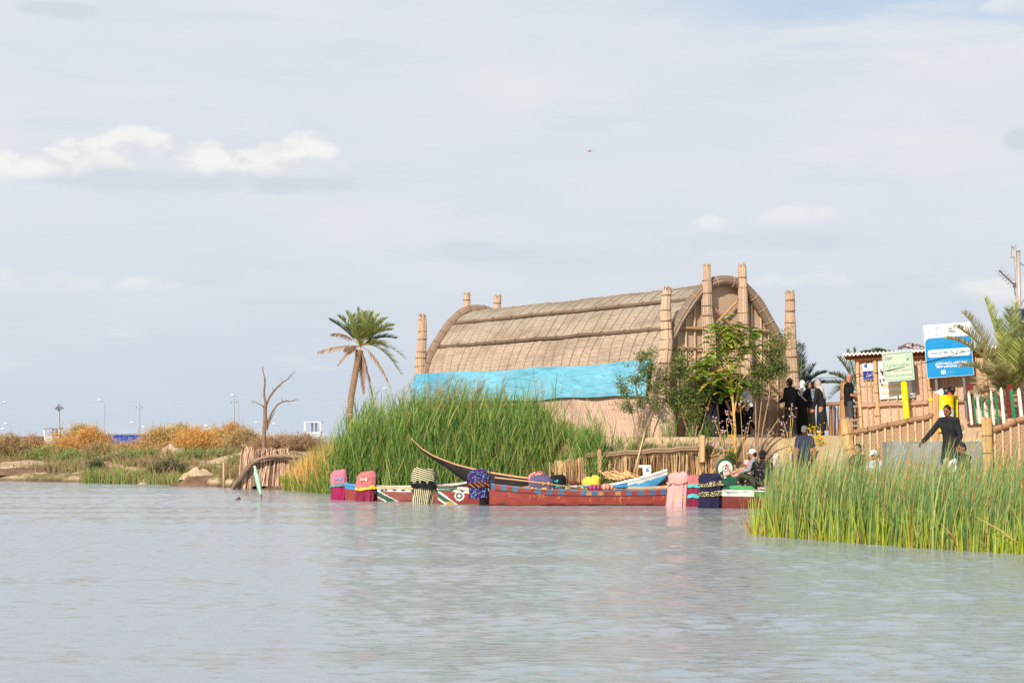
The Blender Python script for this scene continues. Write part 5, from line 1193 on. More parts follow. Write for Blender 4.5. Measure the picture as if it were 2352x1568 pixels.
# ---------------------------------------------------------------- vegetation
BLADE = mat('reed_blade', (1.5, 1.46, 1.5), .65, .12, 3, 0, vcol=True, spec=.2, transl=.42)
LEAF = mat('leaf', (1.45, 1.42, 1.45), .6, .1, 3, 0, vcol=True, spec=.25, transl=.38)
BARK = mat('bark', S(170, 140, 112), .9, .3, 14, .4)
BARK_Y = mat('bark_yellow', S(226, 186, 110), .85, .2, 10, .3)
def jitter(c, n, amt=.2, hue=.08):
    c = np.array(c); k = nrs.uniform(1 - amt, 1 + amt, (n, 1)); h = nrs.uniform(-hue, hue, (n, 1))
    return np.clip(c[None] * k * np.concatenate([1 + h, np.ones((n, 1)), 1 - h], 1), .003, 1)
def pick(cols, n, wts):
    idx = nrs.choice(len(cols), n, p=np.array(wts) / sum(wts)); return np.array(cols)[idx]
def build_reeds_mid():
    """tall common reed: stems with long arching leaves, denser at the water"""
    R = Ribbons(); G = [S(140, 180, 88, .66), S(108, 158, 74, .62), S(174, 196, 110, .66), S(206, 196, 130, .66), S(78, 124, 62, .55)]
    N = 4600; xs = nrs.uniform(-6.15, 2.3, N)
    sh = np.array([interp(SHORE, x) for x in xs]); dep = nrs.beta(1.1, 1.3, N) * 4.2 - .55
    dep = np.where(xs > .6, dep * .55, dep); y = sh + dep
    # height profile along the bank
    hx = [(-6.3, 1.2), (-5.7, 1.9), (-5.0, 2.5), (-3.5, 2.95), (-2.2, 3.05), (-.4, 2.95), (.6, 2.95), (.95, 2.7), (1.25, 1.75), (1.8, 1.45), (2.15, 2.2), (2.35, 1.3)]
    gz = np.array([max(-.1, ground_z(a, b)) for a, b in zip(xs, y)]); h = np.maximum(.35, np.array([interp(hx, x) for x in xs]) - gz) * nrs.uniform(.55, 1.06, N)
    clump = np.array([noise.noise(Vector((a * 1.6, b * 1.6, 2))) for a, b in zip(xs, y)]); keep = (clump > -.32) | (nrs.rand(N) < .5)
    gap = (xs > 1.1) & (nrs.rand(N) < .55); keep &= ~gap
    xs, y, h, gz, clump = xs[keep], y[keep], h[keep], gz[keep], clump[keep]; n = len(xs)
    h *= 1 + .36 * clump
    base = np.stack([xs, y, gz - .1], 1); lean = np.stack([nrs.normal(.10, .13, n) * h, nrs.normal(-.03, .10, n) * h, h], 1)
    R.add(base, base + lean, lean * [[.15, .15, .5]] + nrs.normal(0, .02, (n, 3)), nrs.uniform(.010, .018, n), jitter(S(150, 160, 80, .5), n), jitter(S(140, 165, 80, .55), n), 4)
    for k in range(9):      # leaves up each stem
        t = nrs.uniform(.10, .98, n); b = base + lean * t[:, None]; a = nrs.uniform(0, 2 * PI, n); ln = nrs.uniform(.45, 1.05, n) * np.clip(h / 2.2, .45, 1.1)
        out = np.stack([np.cos(a) * .30 + .10, np.sin(a) * .30 - .04, nrs.uniform(.55, 1.15, n)], 1) * ln[:, None]
        droop = np.stack([np.zeros(n), np.zeros(n), ln * nrs.uniform(.0, .45, n)], 1)
        c = jitter((1, 1, 1), n, .28, .10) * pick(G, n, [4.5, 3, 3.4, 2.0, 2.4]); low = (t < .35)[:, None]
        R.add(b, b + out - droop * .4, out * .5 + droop * .5, nrs.uniform(.018, .034, n), c * .85, c * np.array([1.15, 1.1, 1.0]), 4, mid=.55, taper=.05)
    m2 = 2600; i = nrs.choice(n, m2); b = base[i] + nrs.normal(0, .12, (m2, 3)) * [1, 1, 0]; hh = h[i] * nrs.uniform(.3, .85, m2)      # fresh straight blades
    up = np.stack([nrs.normal(.08, .12, m2) * hh, nrs.normal(0, .1, m2) * hh, hh], 1); c = jitter((1, 1, 1), m2, .25) * pick(G, m2, [6, 4, 3, 1, 1])
    R.add(b, b + up, up * [.2, .2, .55], nrs.uniform(.022, .04, m2), c * .8, c, 4, mid=.8, taper=.05)
    m3 = 150; xs3 = nrs.normal(2.2, .22, m3); y3 = np.array([interp(SHORE, x) for x in xs3]) + nrs.uniform(-.4, .1, m3); h3 = nrs.uniform(.5, 1.0, m3) * (2.55 - 1.4 * np.abs(xs3 - 2.2)); b3 = np.stack([xs3, y3, np.full(m3, -.1)], 1); l3 = np.stack([nrs.normal(.06, .09, m3) * h3, nrs.normal(0, .06, m3) * h3, h3], 1)
    R.add(b3, b3 + l3, l3 * [.2, .2, .5], .018, jitter(S(150, 165, 86, .6), m3), jitter(S(150, 172, 86, .6), m3), 4)
    for k in range(8):
        t = nrs.uniform(.2, 1, m3); b = b3 + l3 * t[:, None]; a = nrs.uniform(0, 2 * PI, m3); ln = nrs.uniform(.3, .75, m3); out = np.stack([np.cos(a) * .4, np.sin(a) * .4, nrs.uniform(.4, 1.1, m3)], 1) * ln[:, None]; c = jitter((1, 1, 1), m3, .25) * pick(G, m3, [4, 4, 3, 1, 3]); R.add(b, b + out, out * .5 + [0, 0, .06], nrs.uniform(.018, .036, m3), c * .85, c, 3, mid=.55, taper=.05)
    # feathery plumes on the tallest
    tall = np.argsort(-h + nrs.uniform(0, .8, n))[:130]
    for q in range(16):
        b = base[tall] + lean[tall] * nrs.uniform(.96, 1.12, len(tall))[:, None]; d = np.stack([nrs.uniform(.05, .28, len(tall)), nrs.uniform(-.08, .08, len(tall)), nrs.uniform(-.02, .20, len(tall))], 1)
        R.add(b, b + d, d * .5 + [0, 0, .05], .012, jitter(S(190, 160, 120, .6), len(tall)), jitter(S(206, 180, 146, .6), len(tall)), 2)
    tag(R.build('reed_bed', BLADE), 'tall bright green reed bed along the bank behind the moored boats', 'reeds', kind='stuff')
    # dry yellow fringe
    R = Ribbons(); N = 2300; xs = nrs.uniform(-8.0, -5.3, N); y = np.array([interp(SHORE, x) for x in xs]) + nrs.uniform(-.25, 2.4, N); h = nrs.uniform(.5, 1.0, N) * np.array([interp([(-8.1, .7), (-7, 1.5), (-6, 2.1), (-5.3, 1.9)], x) for x in xs])
    b = np.stack([xs, y, np.full(N, -.05)], 1); up = np.stack([nrs.normal(.05, .16, N) * h, nrs.normal(0, .12, N) * h, h], 1)
    green = np.clip((xs + 7.2) / 1.6, .12, .85); isg = nrs.rand(N) < green * .75
    c = np.where(isg[:, None], jitter(S(130, 165, 70, .6), N, .3), jitter(S(226, 186, 116, .75), N, .3))
    R.add(b, b + up, up * [.3, .3, .6] + nrs.normal(0, .05, (N, 3)), nrs.uniform(.018, .035, N), c * .8, c, 4, mid=.8, taper=.05)
    m2 = 1500; xs = nrs.uniform(-8.0, -5.4, m2); y = np.array([interp(SHORE, x) for x in xs]) + nrs.uniform(-.3, .6, m2); h = nrs.uniform(.2, .75, m2); b = np.stack([xs, y, np.full(m2, -.05)], 1); up = np.stack([nrs.normal(.0, .3, m2) * h, nrs.normal(0, .2, m2) * h, h], 1)
    c = jitter((1, 1, 1), m2, .3) * pick([S(120, 170, 66, .6), S(190, 180, 90, .7), S(210, 160, 100, .7)], m2, [5, 2, 1]); R.add(b, b + up, up * [.2, .2, .6], .028, c * .8, c, 3, mid=.8, taper=.05)
    tag(R.build('dry_reeds', BLADE), 'dry straw coloured reeds between the reed bulkhead and the green reed bed', 'dry reeds', kind='stuff')
    # grass at the foot of the far bank
    R = Ribbons(); N = 2000; xs = nrs.uniform(-17.4, -12.2, N); y = np.array([interp(SHORE, x) for x in xs]) + nrs.uniform(-.5, .5, N); h = nrs.uniform(.2, .75, N) * np.where(xs > -14.5, .8, 1)
    b = np.stack([xs, y, np.full(N, -.03)], 1); up = np.stack([nrs.normal(.0, .2, N) * h, nrs.normal(0, .2, N) * h, h], 1); c = jitter((1, 1, 1), N, .25) * pick([S(150, 180, 92, .6), S(180, 186, 112, .6), S(200, 172, 120, .6)], N, [4, 3, 3])
    R.add(b, b + up, up * [.2, .2, .6], .03, c * .85, c, 3, mid=.8, taper=.05); tag(R.build('shore_grass', BLADE), 'pale green grass fringe at the foot of the far bank', 'grass', kind='stuff')
    R = Ribbons(); N = 90; xs = nrs.uniform(2.2, 6.2, N); y = 56.75 + nrs.uniform(0, .7, N) * nrs.rand(N); h = nrs.uniform(.15, .7, N) * np.where(nrs.rand(N) < .12, 1.8, 1); gz = np.array([ground_z(a, q) for a, q in zip(xs, y)])
    for k in range(3):
        b = np.stack([xs + nrs.normal(0, .04, N), y, gz], 1); up = np.stack([nrs.normal(.02, .2, N) * h, nrs.normal(0, .12, N) * h, h], 1); c = jitter(S(110, 150, 66, .6), N, .3); R.add(b, b + up, up * [.2, .2, .6], .022, c * .8, c, 3, mid=.8, taper=.05)
    tag(R.build('bank_weeds', BLADE), 'thin green weeds sprouting along the top of the bank fence', 'weeds', kind='stuff')
def build_reeds_near():
    R = Ribbons(); N = 15500
    # front water line of the stand and its back
    FR = [(4.55, 38.4), (4.9, 37.4), (5.7, 35.9), (6.9, 33.6), (8.2, 31.9), (10.5, 30.9), (14, 30.5)]
    BK = [(4.55, 39), (5.2, 43), (6.2, 47.6), (8, 47.8), (9, 46), (14, 44.5)]
    xs = 4.6 + 8.9 * nrs.beta(1.0, 1.0, N); f = np.array([interp(FR, x) for x in xs]); bk = np.array([interp(BK, x) for x in xs]); t = nrs.beta(.85, 1.5, N); y = f + (bk - f) * t + nrs.normal(0, .12, N)
    cl = np.array([noise.noise(Vector((a * 1.1, b * 1.1, 5))) for a, b in zip(xs, y)]); clf = np.array([noise.noise(Vector((a * 4, b * 4, 7))) for a, b in zip(xs, y)])
    keep = ((clf > -.22) | (nrs.rand(N) < .35)) & (UC + F * xs / y > 1757 + nrs.normal(0, 4, N)); xs, y, cl, clf, t = xs[keep], y[keep], cl[keep], clf[keep], t[keep]; n = len(xs)
    h = (1.60 + .30 * cl + .14 * clf) * np.where(nrs.rand(n) < .16, nrs.uniform(.95, 1.32, n), nrs.uniform(.45, 1.02, n)); h *= np.where(y > 42, .80, .96); h *= np.where(xs < 5.2, .80, 1)
    b = np.stack([xs, y, np.full(n, -.08)], 1); sp = nrs.normal(0, 1, (n, 2)); fan = nrs.normal(0, .075, (n, 2)) + np.stack([clf * .12, cl * .05], 1)
    up = np.stack([fan[:, 0] * h + .10 * h, fan[:, 1] * h, h], 1); drop = nrs.rand(n) < .17; up[drop] *= [1, 1, .82]; up[drop, 0] += nrs.normal(.1, .35, drop.sum())
    cols = [S(158, 188, 112, .62), S(136, 174, 116, .60), S(188, 204, 134, .62), S(112, 154, 98, .54), S(208, 188, 124, .66), S(220, 164, 104, .66)]
    c = jitter((1, 1, 1), n, .28, .08) * pick(cols, n, [5, 5, 4, 4.5, 1.5, .8])
    basec = np.where((nrs.rand(n) < .40)[:, None], c * np.array([1.18, 1.12, .70]), c * .85)
    R.add(b, b + up, np.stack([fan[:, 0] * h * .1, fan[:, 1] * h * .1, h * .55], 1), nrs.uniform(.013, .027, n), basec, c * [1.1, 1.05, .95], 5, mid=.85, taper=.10)
    # tan tips
    tip = nrs.rand(n) < .16; e = (b + up)[tip]; d = up[tip] * .055; R.add(e - d, e + d * .4, d * .5, .022, jitter(S(200, 170, 110, .7), tip.sum()), jitter(S(190, 140, 90, .7), tip.sum()), 1, taper=.6)
    # short young shoots and dead stalks at the water's edge
    m2 = 3000; xs = 4.6 + 8.6 * nrs.rand(m2); f = np.array([interp(FR, x) for x in xs]); y = f + np.abs(nrs.normal(0, .35, m2)) - .08; cl = np.array([noise.noise(Vector((a * 2.2, 0, 9))) for a in xs]); h = nrs.uniform(.15, .95, m2) * (1 + .5 * cl)
    b = np.stack([xs, y, np.full(m2, -.05)], 1); dead = nrs.rand(m2) < .20 + .25 * cl; up = np.stack([nrs.normal(.03, .13, m2) * h, nrs.normal(0, .1, m2) * h, h], 1); up[dead] *= [3.2, 2, .55]
    c = np.where(dead[:, None], jitter((1, 1, 1), m2, .3) * pick([S(226, 176, 124, .75), S(196, 130, 84, .7), S(236, 200, 150, .75)], m2, [3, 2, 2]), jitter(S(170, 190, 92, .65), m2, .2)); cb = np.where(dead[:, None], c * .7, c * np.array([1.2, 1.1, .5]))
    R.add(b, b + up, up * [.3, .3, .55], nrs.uniform(.014, .028, m2), cb, c, 3, mid=.85, taper=.2)
    tag(R.build('rush_bed', BLADE), 'dense pale green rush bed standing in the water in front of the hut', 'rushes', kind='stuff')
    # a few stray blades in open water at the edge
    R = Ribbons(); m2 = 24; b = np.stack([nrs.uniform(4.5, 4.85, m2), nrs.uniform(38, 39.5, m2), np.full(m2, -.03)], 1); up = np.stack([nrs.normal(-.05, .12, m2), nrs.normal(0, .1, m2), nrs.uniform(.2, .9, m2)], 1); R.add(b, b + up, up * [.2, .2, .6], .016, jitter(S(200, 170, 100, .7), m2), jitter(S(170, 190, 100, .7), m2), 3)
    tag(R.build('stray_rushes', BLADE), 'few stray rush stalks in the open water at the edge of the rush bed', 'rushes', kind='stuff')
def frond(R, o, tip, arch=.25, ln=.42, n=60, c=S(110, 140, 70, .55), c2=None, width=.028, vee=.5, rach=None, droop=.0, start=.12):
    o, tip = Vector(o), Vector(tip); L = (tip - o).length; ctl = (o + tip) / 2 + Vector((0, 0, arch * L)); pts = []
    for i in range(n): t = start + (1 - start) * i / (n - 1); pts.append((o * (1 - t) ** 2 + ctl * 2 * t * (1 - t) + tip * t * t, ((ctl - o) * (1 - t) + (tip - ctl) * t).normalized(), t))
    B, T, BE, C, W = [], [], [], [], []
    for p, d, t in pts:
        side = d.cross(Vector((0, 0, 1)));  side = side.normalized() if side.length > .05 else Vector((1, 0, 0)); up = side.cross(d)
        l = ln * (math.sin(PI * (.18 + .74 * t)) ** .7) * rnd.uniform(.85, 1.1)
        for s in (-1, 1):
            v = (d * rnd.uniform(.62, .85) + side * s * rnd.uniform(.65, .85) + up * (vee + rnd.uniform(-.15, .15)) - Vector((0, 0, droop))).normalized() * l
            B.append(p); T.append(p + v - Vector((0, 0, droop * l * .5))); BE.append(v * .5 + up * .03); k = rnd.uniform(.72, 1.25); C.append([x * k for x in c]); W.append(width)
    C = np.array(C); R.add(B, T, BE, np.array(W), C * .85, C * (1.15 if c2 is None else 1) if c2 is None else np.broadcast_to(np.array(c2), C.shape), 2, mid=.7, taper=.1)
    q = [p for p, d, t in pts]; q = [o] + q
    bb = np.array([list(x) for x in q[:-1]]); tt = np.array([list(x) for x in q[1:]]); k = np.linspace(.045, .012, len(bb)) * (L / 2.5) ** .5
    for wd in ((0, 0, 1), (1, 0, 0), (0, 1, 0)):
        R.add(bb, tt, (tt - bb) / 2, k, rach or S(190, 185, 110, .6), rach or S(180, 180, 100, .6), 1, wdir=np.broadcast_to(np.array(wd, float), bb.shape), taper=1)
def palm(name, label, root_p, crown, fronds, trunk_pts=None, trunk_r=.18, boots=True, group=None):
    root = thing(name, label, 'palm', root_p, group)
    if trunk_pts:
        m = MB(); n = 40; pts = []
        for i in range(n + 1):
            t = i / n; k = t * (len(trunk_pts) - 1); a = min(int(k), len(trunk_pts) - 2); pts.append(Vector(trunk_pts[a]).lerp(Vector(trunk_pts[a + 1]), k - a))
        L = sum((b - a).length for a, b in zip(pts, pts[1:])); rings = int(L / .13)
        dense = [pts[0].lerp(pts[0], 0)] and []
        for i in range(rings * 3 + 1):
            t = i / (rings * 3) * n; a = min(int(t), n - 1); dense.append(pts[a].lerp(pts[a + 1], t - a))
        rs = [trunk_r * (1.0 + .14 * ((i % 3) / 2 - .5) + (.18 if i > len(dense) * .9 else 0) + .15 * max(0, 1 - i / 12)) for i in range(len(dense))]
        m.tube(dense, rs, 16, ring_col=lambda i, j: tuple(x * (.5 + .3 * ((i % 3) / 2) + .25 * ((j * 7 + i * 3) % 5) / 5) for x in S(190, 158, 128, .9))); m.build('trunk', mat('palm_trunk', (.8, .8, .8), .9, .3, 12, .5, vcol=True), root)
    for f in fronds:
        R = Ribbons(); frond(R, **f); R.build('frond', LEAF, root)
    return root
def build_palms():
    D = 105.0; fx = lambda x, y, dd=0: P(657.3 + x * .22866, 657.3 + y * .22866, D + dd)
    o = fx(742, 600); GR, G2, DK, DRY, DRY2 = S(148, 162, 96, .68), S(170, 176, 104, .68), S(98, 122, 98, .55), S(206, 176, 140, .65), S(176, 146, 118, .62)
    fr = []
    for x, y, a, c, dd in ((445, 345, .12, DK, .6), (530, 310, .18, GR, -.5), (610, 265, .10, GR, .3), (665, 290, .1, GR, -.8), (715, 232, .06, GR, 0), (780, 262, .08, G2, -.6), (850, 262, .10, G2, -.9), (930, 290, .12, G2, .5), (1000, 330, .16, GR, .8), (1075, 395, .20, G2, -.3), (1060, 440, .2, GR, -.9), (1100, 525, .22, DK, .4), (960, 360, .1, G2, -.9), (880, 330, .1, GR, -1), (1190, 725, .34, G2, -.5), (1150, 880, .42, GR, -.6), (1100, 800, .4, G2, .6), (700, 400, .05, GR, -1), (620, 420, .15, DK, .9), (1010, 620, .3, DRY2, .5)):
        fr.append(dict(o=o, tip=fx(x, y, dd), arch=a, ln=.62, n=46, c=c, width=.05, vee=.35, start=.2))
    for x, y, a, c, ln in ((312, 662, .12, DRY, .38), (455, 480, .30, DRY2, .32), (600, 620, .1, DRY2, .45), (520, 790, .30, DRY, .25), (590, 712, .2, DRY, .2), (780, 1065, .20, DRY2, .45), (862, 1092, .24, DRY2, .42), (1050, 1015, .34, DRY, .40)):
        fr.append(dict(o=o, tip=fx(x, y, rnd.uniform(-.8, .4)), arch=a, ln=ln, n=40, c=c, width=.05, vee=-.1, droop=.55, rach=S(200, 160, 110, .7), start=.25))
    tp = [P(800, 1000, D), fx(640, 1260), fx(655, 1100), fx(690, 900), fx(718, 760), fx(738, 640)]; tp[0].z = -.2
    palm('date_palm', 'date palm with ringed curving trunk and hanging dead fronds, left of the reed hall', tp[0], o, fr, tp, .17)
    # big palm behind the pickets
    D = 53.7; o = P(2326, 905, D); LG, LO, LD = S(184, 194, 110, .68), S(186, 182, 132, .66), S(128, 144, 84, .6); fr = []
    for u, v, a, c, dd in ((2262, 687, .10, LG, -.2), (2214, 720, .16, LO, -.6), (2199, 752, .20, LO, -.9), (2177, 778, .24, LO, -1.1), (2206, 842, .24, LO, -1.2), (2318, 712, .04, LD, -.9), (2332, 697, .03, LG, .2), (2350, 742, .06, LD, -.6), (2378, 700, .1, LG, .1), (2400, 740, .2, LO, -.4), (2425, 790, .22, LO, -.8), (2420, 850, .3, LO, .5), (2245, 790, .14, LG, .7), (2290, 735, .05, LD, .9), (2385, 820, .2, LD, -1.2), (2236, 905, .4, LO, -1.3), (2262, 940, .5, LD, -1.2), (2300, 770, .05, LG, -1.2), (2348, 780, .05, LG, -1.3), (2275, 850, .3, LO, -1.6)):
        fr.append(dict(o=o + Vector((rnd.uniform(-.06, .06), 0, rnd.uniform(-.1, .1))), tip=P(u, v, D + dd), arch=a, ln=.46, n=66, c=c, width=.036, vee=.35, start=.16, c2=None))
    tp = [P(2322, 985, D), P(2324, 950, D), o]; tp[0].z = 1.9
    palm('bushy_palm', 'young palm with long arching fronds growing behind the green and white pickets', tp[0], o, fr, tp, .16)
    def small(label, u, v, d, tips, c, ln=.34, g=None):
        o = P(u, v, d); base = Vector((o.x, o.y, 1.7)); palm('young_palm', label, base, o, [dict(o=o, tip=P(a, b, d + rnd.uniform(-.5, .5)), arch=ar, ln=ln, n=44, c=c if q % 3 else tuple(x * 1.25 for x in c), width=.028, vee=.4, start=.15) for q, (a, b, ar) in enumerate(tips)], [base, o], .13)
    small('dark young palm seen between the outer reed column and the veiled people', 1838, 905, 63, ((1896, 856, .28), (1900, 880, .25), (1870, 838, .15), (1830, 785, .05), (1815, 800, .05), (1842, 792, .05), (1880, 895, .3), (1800, 850, .2), (1835, 815, 0), (1860, 870, .3)), S(70, 92, 66, .55))
    small('grey green young palm standing behind the left end of the matting hut', 1972, 900, 60, ((1906, 859, .20), (1925, 822, .12), (1945, 806, .06), (1911, 905, .34), (1900, 880, .2), (2000, 830, .1), (1905, 916, .4), (1960, 800, .03)), S(130, 144, 98, .58))
    for u, lab in ((1992, 'first'), (2014, 'second'), (2036, 'third')):
        small(lab + ' palm tip from the hut corner peeking over the corrugated roof', u, 835, 62, [(u + q * 7 + 2, 800 - (5 - abs(q)) * 1.2 + (12 if u != 2014 else 7), .02) for q in range(-2, 3)], S(120, 136, 100, .6), .20)
def leafy(name, label, trunks, clusters, nleaf, leaf, cols, wts, bark, spread=.16, droopy=0, cat='tree', r0=.03, group=None, lw=.6):
    """trunks: polylines; clusters: (centre, radii, twigs)"""
    root = thing(name, label, cat, trunks[0][0], group); m = MB()
    tops = []
    for tr in trunks:
        tr = [Vector(p) for p in tr]; m.tube(tr, [r0 * (1 - .55 * i / (len(tr) - 1)) for i in range(len(tr))], 7); tops += tr[1:]
    R = Ribbons(); ends = []
    for c, r, tw in clusters:
        for k in range(tw):
            while True:
                q = Vector((rnd.uniform(-1, 1), rnd.uniform(-1, 1), rnd.uniform(-1, 1)))
                if q.length < 1: break
            e = Vector(c) + Vector((q.x * r[0], q.y * r[1], q.z * r[2])); s = min(tops, key=lambda p: (p - e).length + max(0, p.z - e.z) * 1.5)
            mid = (s + e) / 2 + Vector((rnd.uniform(-.08, .08), rnd.uniform(-.08, .08), .06)); m.tube([s, mid, e], [r0 * .34, r0 * .22, .004], 5); ends.append((s.lerp(e, .25), mid, e))
    m.build('trunk', bark, root)
    per = max(1, nleaf // len(ends)); n = per * len(ends); B = np.zeros((n, 3)); k = 0
    for s, mid, e in ends:
        for q in range(per):
            t = rnd.uniform(.2, 1.08) ** .7; p = s * (1 - t) ** 2 + mid * 2 * t * (1 - t) + e * t * t; B[k] = [p.x + rnd.gauss(0, spread), p.y + rnd.gauss(0, spread), p.z + rnd.gauss(0, spread)]; k += 1
    d = nrs.normal(0, 1, (n, 3)); d[:, 2] = d[:, 2] * .6 - droopy; d /= np.linalg.norm(d, axis=1)[:, None]; ln = nrs.uniform(.7, 1.25, n) * leaf
    c = jitter((1, 1, 1), n, .28, .10) * pick(cols, n, wts)
    R.add(B, B + d * ln[:, None], d * ln[:, None] * .5 + [0, 0, leaf * .12], ln * lw, c, c * 1.1, 2, mid=.5, taper=.15); R.build('crown', LEAF, root)
    return root
def build_trees():
    DK = [S(118, 146, 74, .64), S(88, 116, 60, .6), S(146, 164, 86, .64), S(168, 174, 98, .64)]
    q = lambda u, v, d: P(u, v, d)
    def g(u, d): p = P(u, 1000, d); p.z = ground_z(p.x, p.y) - .05; return p
    d = 57.0
    leafy('shrub_tree', 'open many-stemmed shrub tree against the end of the blue tarpaulin', [[g(1464, d), q(1462, 1000, d), q(1452, 950, d), q(1440, 900, d)], [g(1468, d), q(1472, 990, d), q(1480, 930, d), q(1490, 850, d)], [g(1470, d), q(1482, 985, d), q(1502, 940, d), q(1515, 890, d)], [g(1466, d), q(1466, 960, d), q(1460, 880, d), q(1470, 830, d)]],
          [(q(1440, 905, d), (.38, .3, .55), 16), (q(1470, 850, d), (.42, .35, .6), 20), (q(1500, 880, d), (.42, .35, .62), 22), (q(1425, 870, d), (.22, .2, .4), 6), (q(1485, 930, d), (.6, .3, .32), 12), (q(1496, 820, d), (.25, .2, .35), 8)], 4200, .068, DK, [3, 4, 4, 2], BARK, .09, cat='tree')
    d = 57.5
    leafy('shrub_tree', 'dense dark shrub tree covering the hall front beside the feathery tree', [[g(1592, d), q(1590, 970, d), q(1575, 920, d), q(1565, 870, d)], [g(1596, d), q(1604, 960, d), q(1612, 910, d), q(1620, 860, d)], [g(1588, d), q(1576, 980, d), q(1560, 930, d)], [g(1600, d), q(1612, 985, d), q(1622, 945, d)]],
          [(q(1560, 885, d), (.5, .4, .62), 26), (q(1600, 880, d), (.55, .45, .7), 34), (q(1622, 890, d), (.36, .4, .42), 14), (q(1570, 930, d), (.5, .4, .35), 18), (q(1570, 820, d), (.4, .3, .5), 14), (q(1596, 955, d), (.35, .3, .2), 6)], 9000, .064, DK, [3, 4, 4, 2], BARK, .10)
    d = 57.2
    leafy('shrub_tree', 'dark leafy shrub tree with bare stems before the outer reed column', [[g(1738, d), q(1742, 990, d), q(1748, 930, d), q(1755, 860, d)], [g(1741, d), q(1752, 985, d), q(1765, 920, d), q(1775, 850, d)], [g(1736, d), q(1736, 970, d), q(1735, 900, d), q(1735, 860, d)], [g(1745, d), q(1766, 995, d), q(1790, 960, d)]],
          [(q(1750, 868, d), (.48, .4, .45), 20), (q(1772, 830, d), (.48, .4, .55), 22), (q(1795, 860, d), (.33, .3, .4), 10), (q(1730, 880, d), (.28, .3, .4), 9), (q(1800, 800, d), (.28, .25, .5), 9), (q(1815, 765, d), (.12, .15, .35), 4), (q(1782, 775, d), (.25, .2, .25), 7)], 6000, .066, DK, [3, 4, 4, 2], BARK, .09)
    # feathery tree: twigs carrying rows of small leaflets
    d = 56.9; root = None
    YG = [S(146, 180, 64, .72), S(118, 162, 60, .68), S(178, 194, 76, .72), S(92, 138, 56, .62), S(204, 206, 86, .7)]
    tr = [[g(1689, d), q(1688, 985, d), q(1684, 930, d), q(1680, 880, d), q(1672, 830, d), q(1668, 790, d)], [q(1684, 925, d), q(1672, 880, d), q(1660, 850, d), q(1640, 810, d)], [q(1686, 950, d), q(1694, 905, d), q(1700, 860, d), q(1702, 790, d)], [q(1682, 900, d), q(1700, 880, d), q(1712, 860, d)]]
    root = thing('feathery_tree', 'slender bright green tree with feathery leaves and a yellow trunk before the doorway', 'tree', tr[0][0]); m = MB(); tops = []
    for t_ in tr: m.tube(t_, [.045 * (1 - .6 * i / (len(t_) - 1)) for i in range(len(t_))] if t_ is tr[0] else [.026 * (1 - .5 * i / (len(t_) - 1)) for i in range(len(t_))], 8); tops += t_[-4:]
    R = Ribbons()
    for c, r, tw in ((q(1668, 770, d), (.55, .45, .42), 30), (q(1640, 830, d), (.5, .4, .5), 30), (q(1690, 800, d), (.45, .4, .5), 28), (q(1615, 850, d), (.35, .35, .35), 18), (q(1660, 870, d), (.7, .4, .3), 30), (q(1705, 790, d), (.35, .3, .4), 18), (q(1655, 755, d), (.25, .25, .25), 10), (q(1720, 765, d), (.2, .2, .2), 8), (q(1680, 900, d), (.4, .3, .25), 14)):
        for k in range(int(tw * 1.8)):
            e = c + Vector((rnd.gauss(0, .5) * r[0], rnd.gauss(0, .5) * r[1], rnd.gauss(0, .5) * r[2])); s = min(tops, key=lambda p: (p - e).length); 
            if k % 3 == 0: m.tube([s, (s + e) / 2 + Vector((0, 0, .06)), e], [.010, .007, .003], 5)
            a = rnd.uniform(0, 2 * PI); f = e + Vector((math.cos(a) * .36, math.sin(a) * .36, rnd.uniform(-.24, .06))); col_ = YG[min(4, int(rnd.random() * 5))]
            frond(R, e, f, arch=.16, ln=.105, n=18, c=tuple(x * rnd.uniform(.75, 1.25) for x in col_), width=.032, vee=.2, rach=S(140, 150, 60, .5), start=.05)
    m.build('trunk', BARK_Y, root); R.build('crown', LEAF, root)
    # flowering weeds with pink blossom
    def flowers(label, stems, cols, nm='flowering_plant', fl=.021, leafc=S(96, 128, 60, .55), nfl=5):
        root = thing(nm, label, 'flowering plant', stems[0][0], 'flowering plants on the bank'); m = MB(); L = Ribbons(); Fm = MB()
        for st in stems:
            st = [Vector(p) for p in st]; m.tube(st, [.011, .008, .006][:len(st)] if len(st) <= 3 else [.012 - .002 * i for i in range(len(st))], 5); top = st[-1]
            for k in range(16):
                t = rnd.random(); a = rnd.randrange(len(st) - 1); p = st[a].lerp(st[a + 1], t); dv = Vector((rnd.uniform(-.10, .10), rnd.uniform(-.06, .06), rnd.uniform(-.02, .08))); L.add([p], [p + dv], [dv * .5 + Vector((0, 0, .02))], .03, [leafc], [leafc], 2, mid=.5, taper=.1)
            for k in range(nfl):
                c = top + Vector((rnd.gauss(0, .06), rnd.gauss(0, .04), rnd.gauss(0, .07)))
                for w in range(5): a = 2 * PI * w / 5; dv = Vector((math.cos(a) * fl, -.01, math.sin(a) * fl)); x = Vector((-math.sin(a), 0, math.cos(a))) * fl * .5; Fm.add([c, c + dv * .7 + x, c + dv * 1.15, c + dv * .7 - x], [(0, 1, 2, 3)], cols[k % len(cols)])
        m.build('stem', BARK_Y, root); L.build('foliage', LEAF, root); Fm.build('blossom', mat('petal', (1, 1, 1), .7, .1, 5, 0, vcol=True, transl=.3), root)
    PK = [S(238, 196, 222, .85), S(224, 172, 206, .85), S(246, 222, 236, .85)]
    d = 56.75
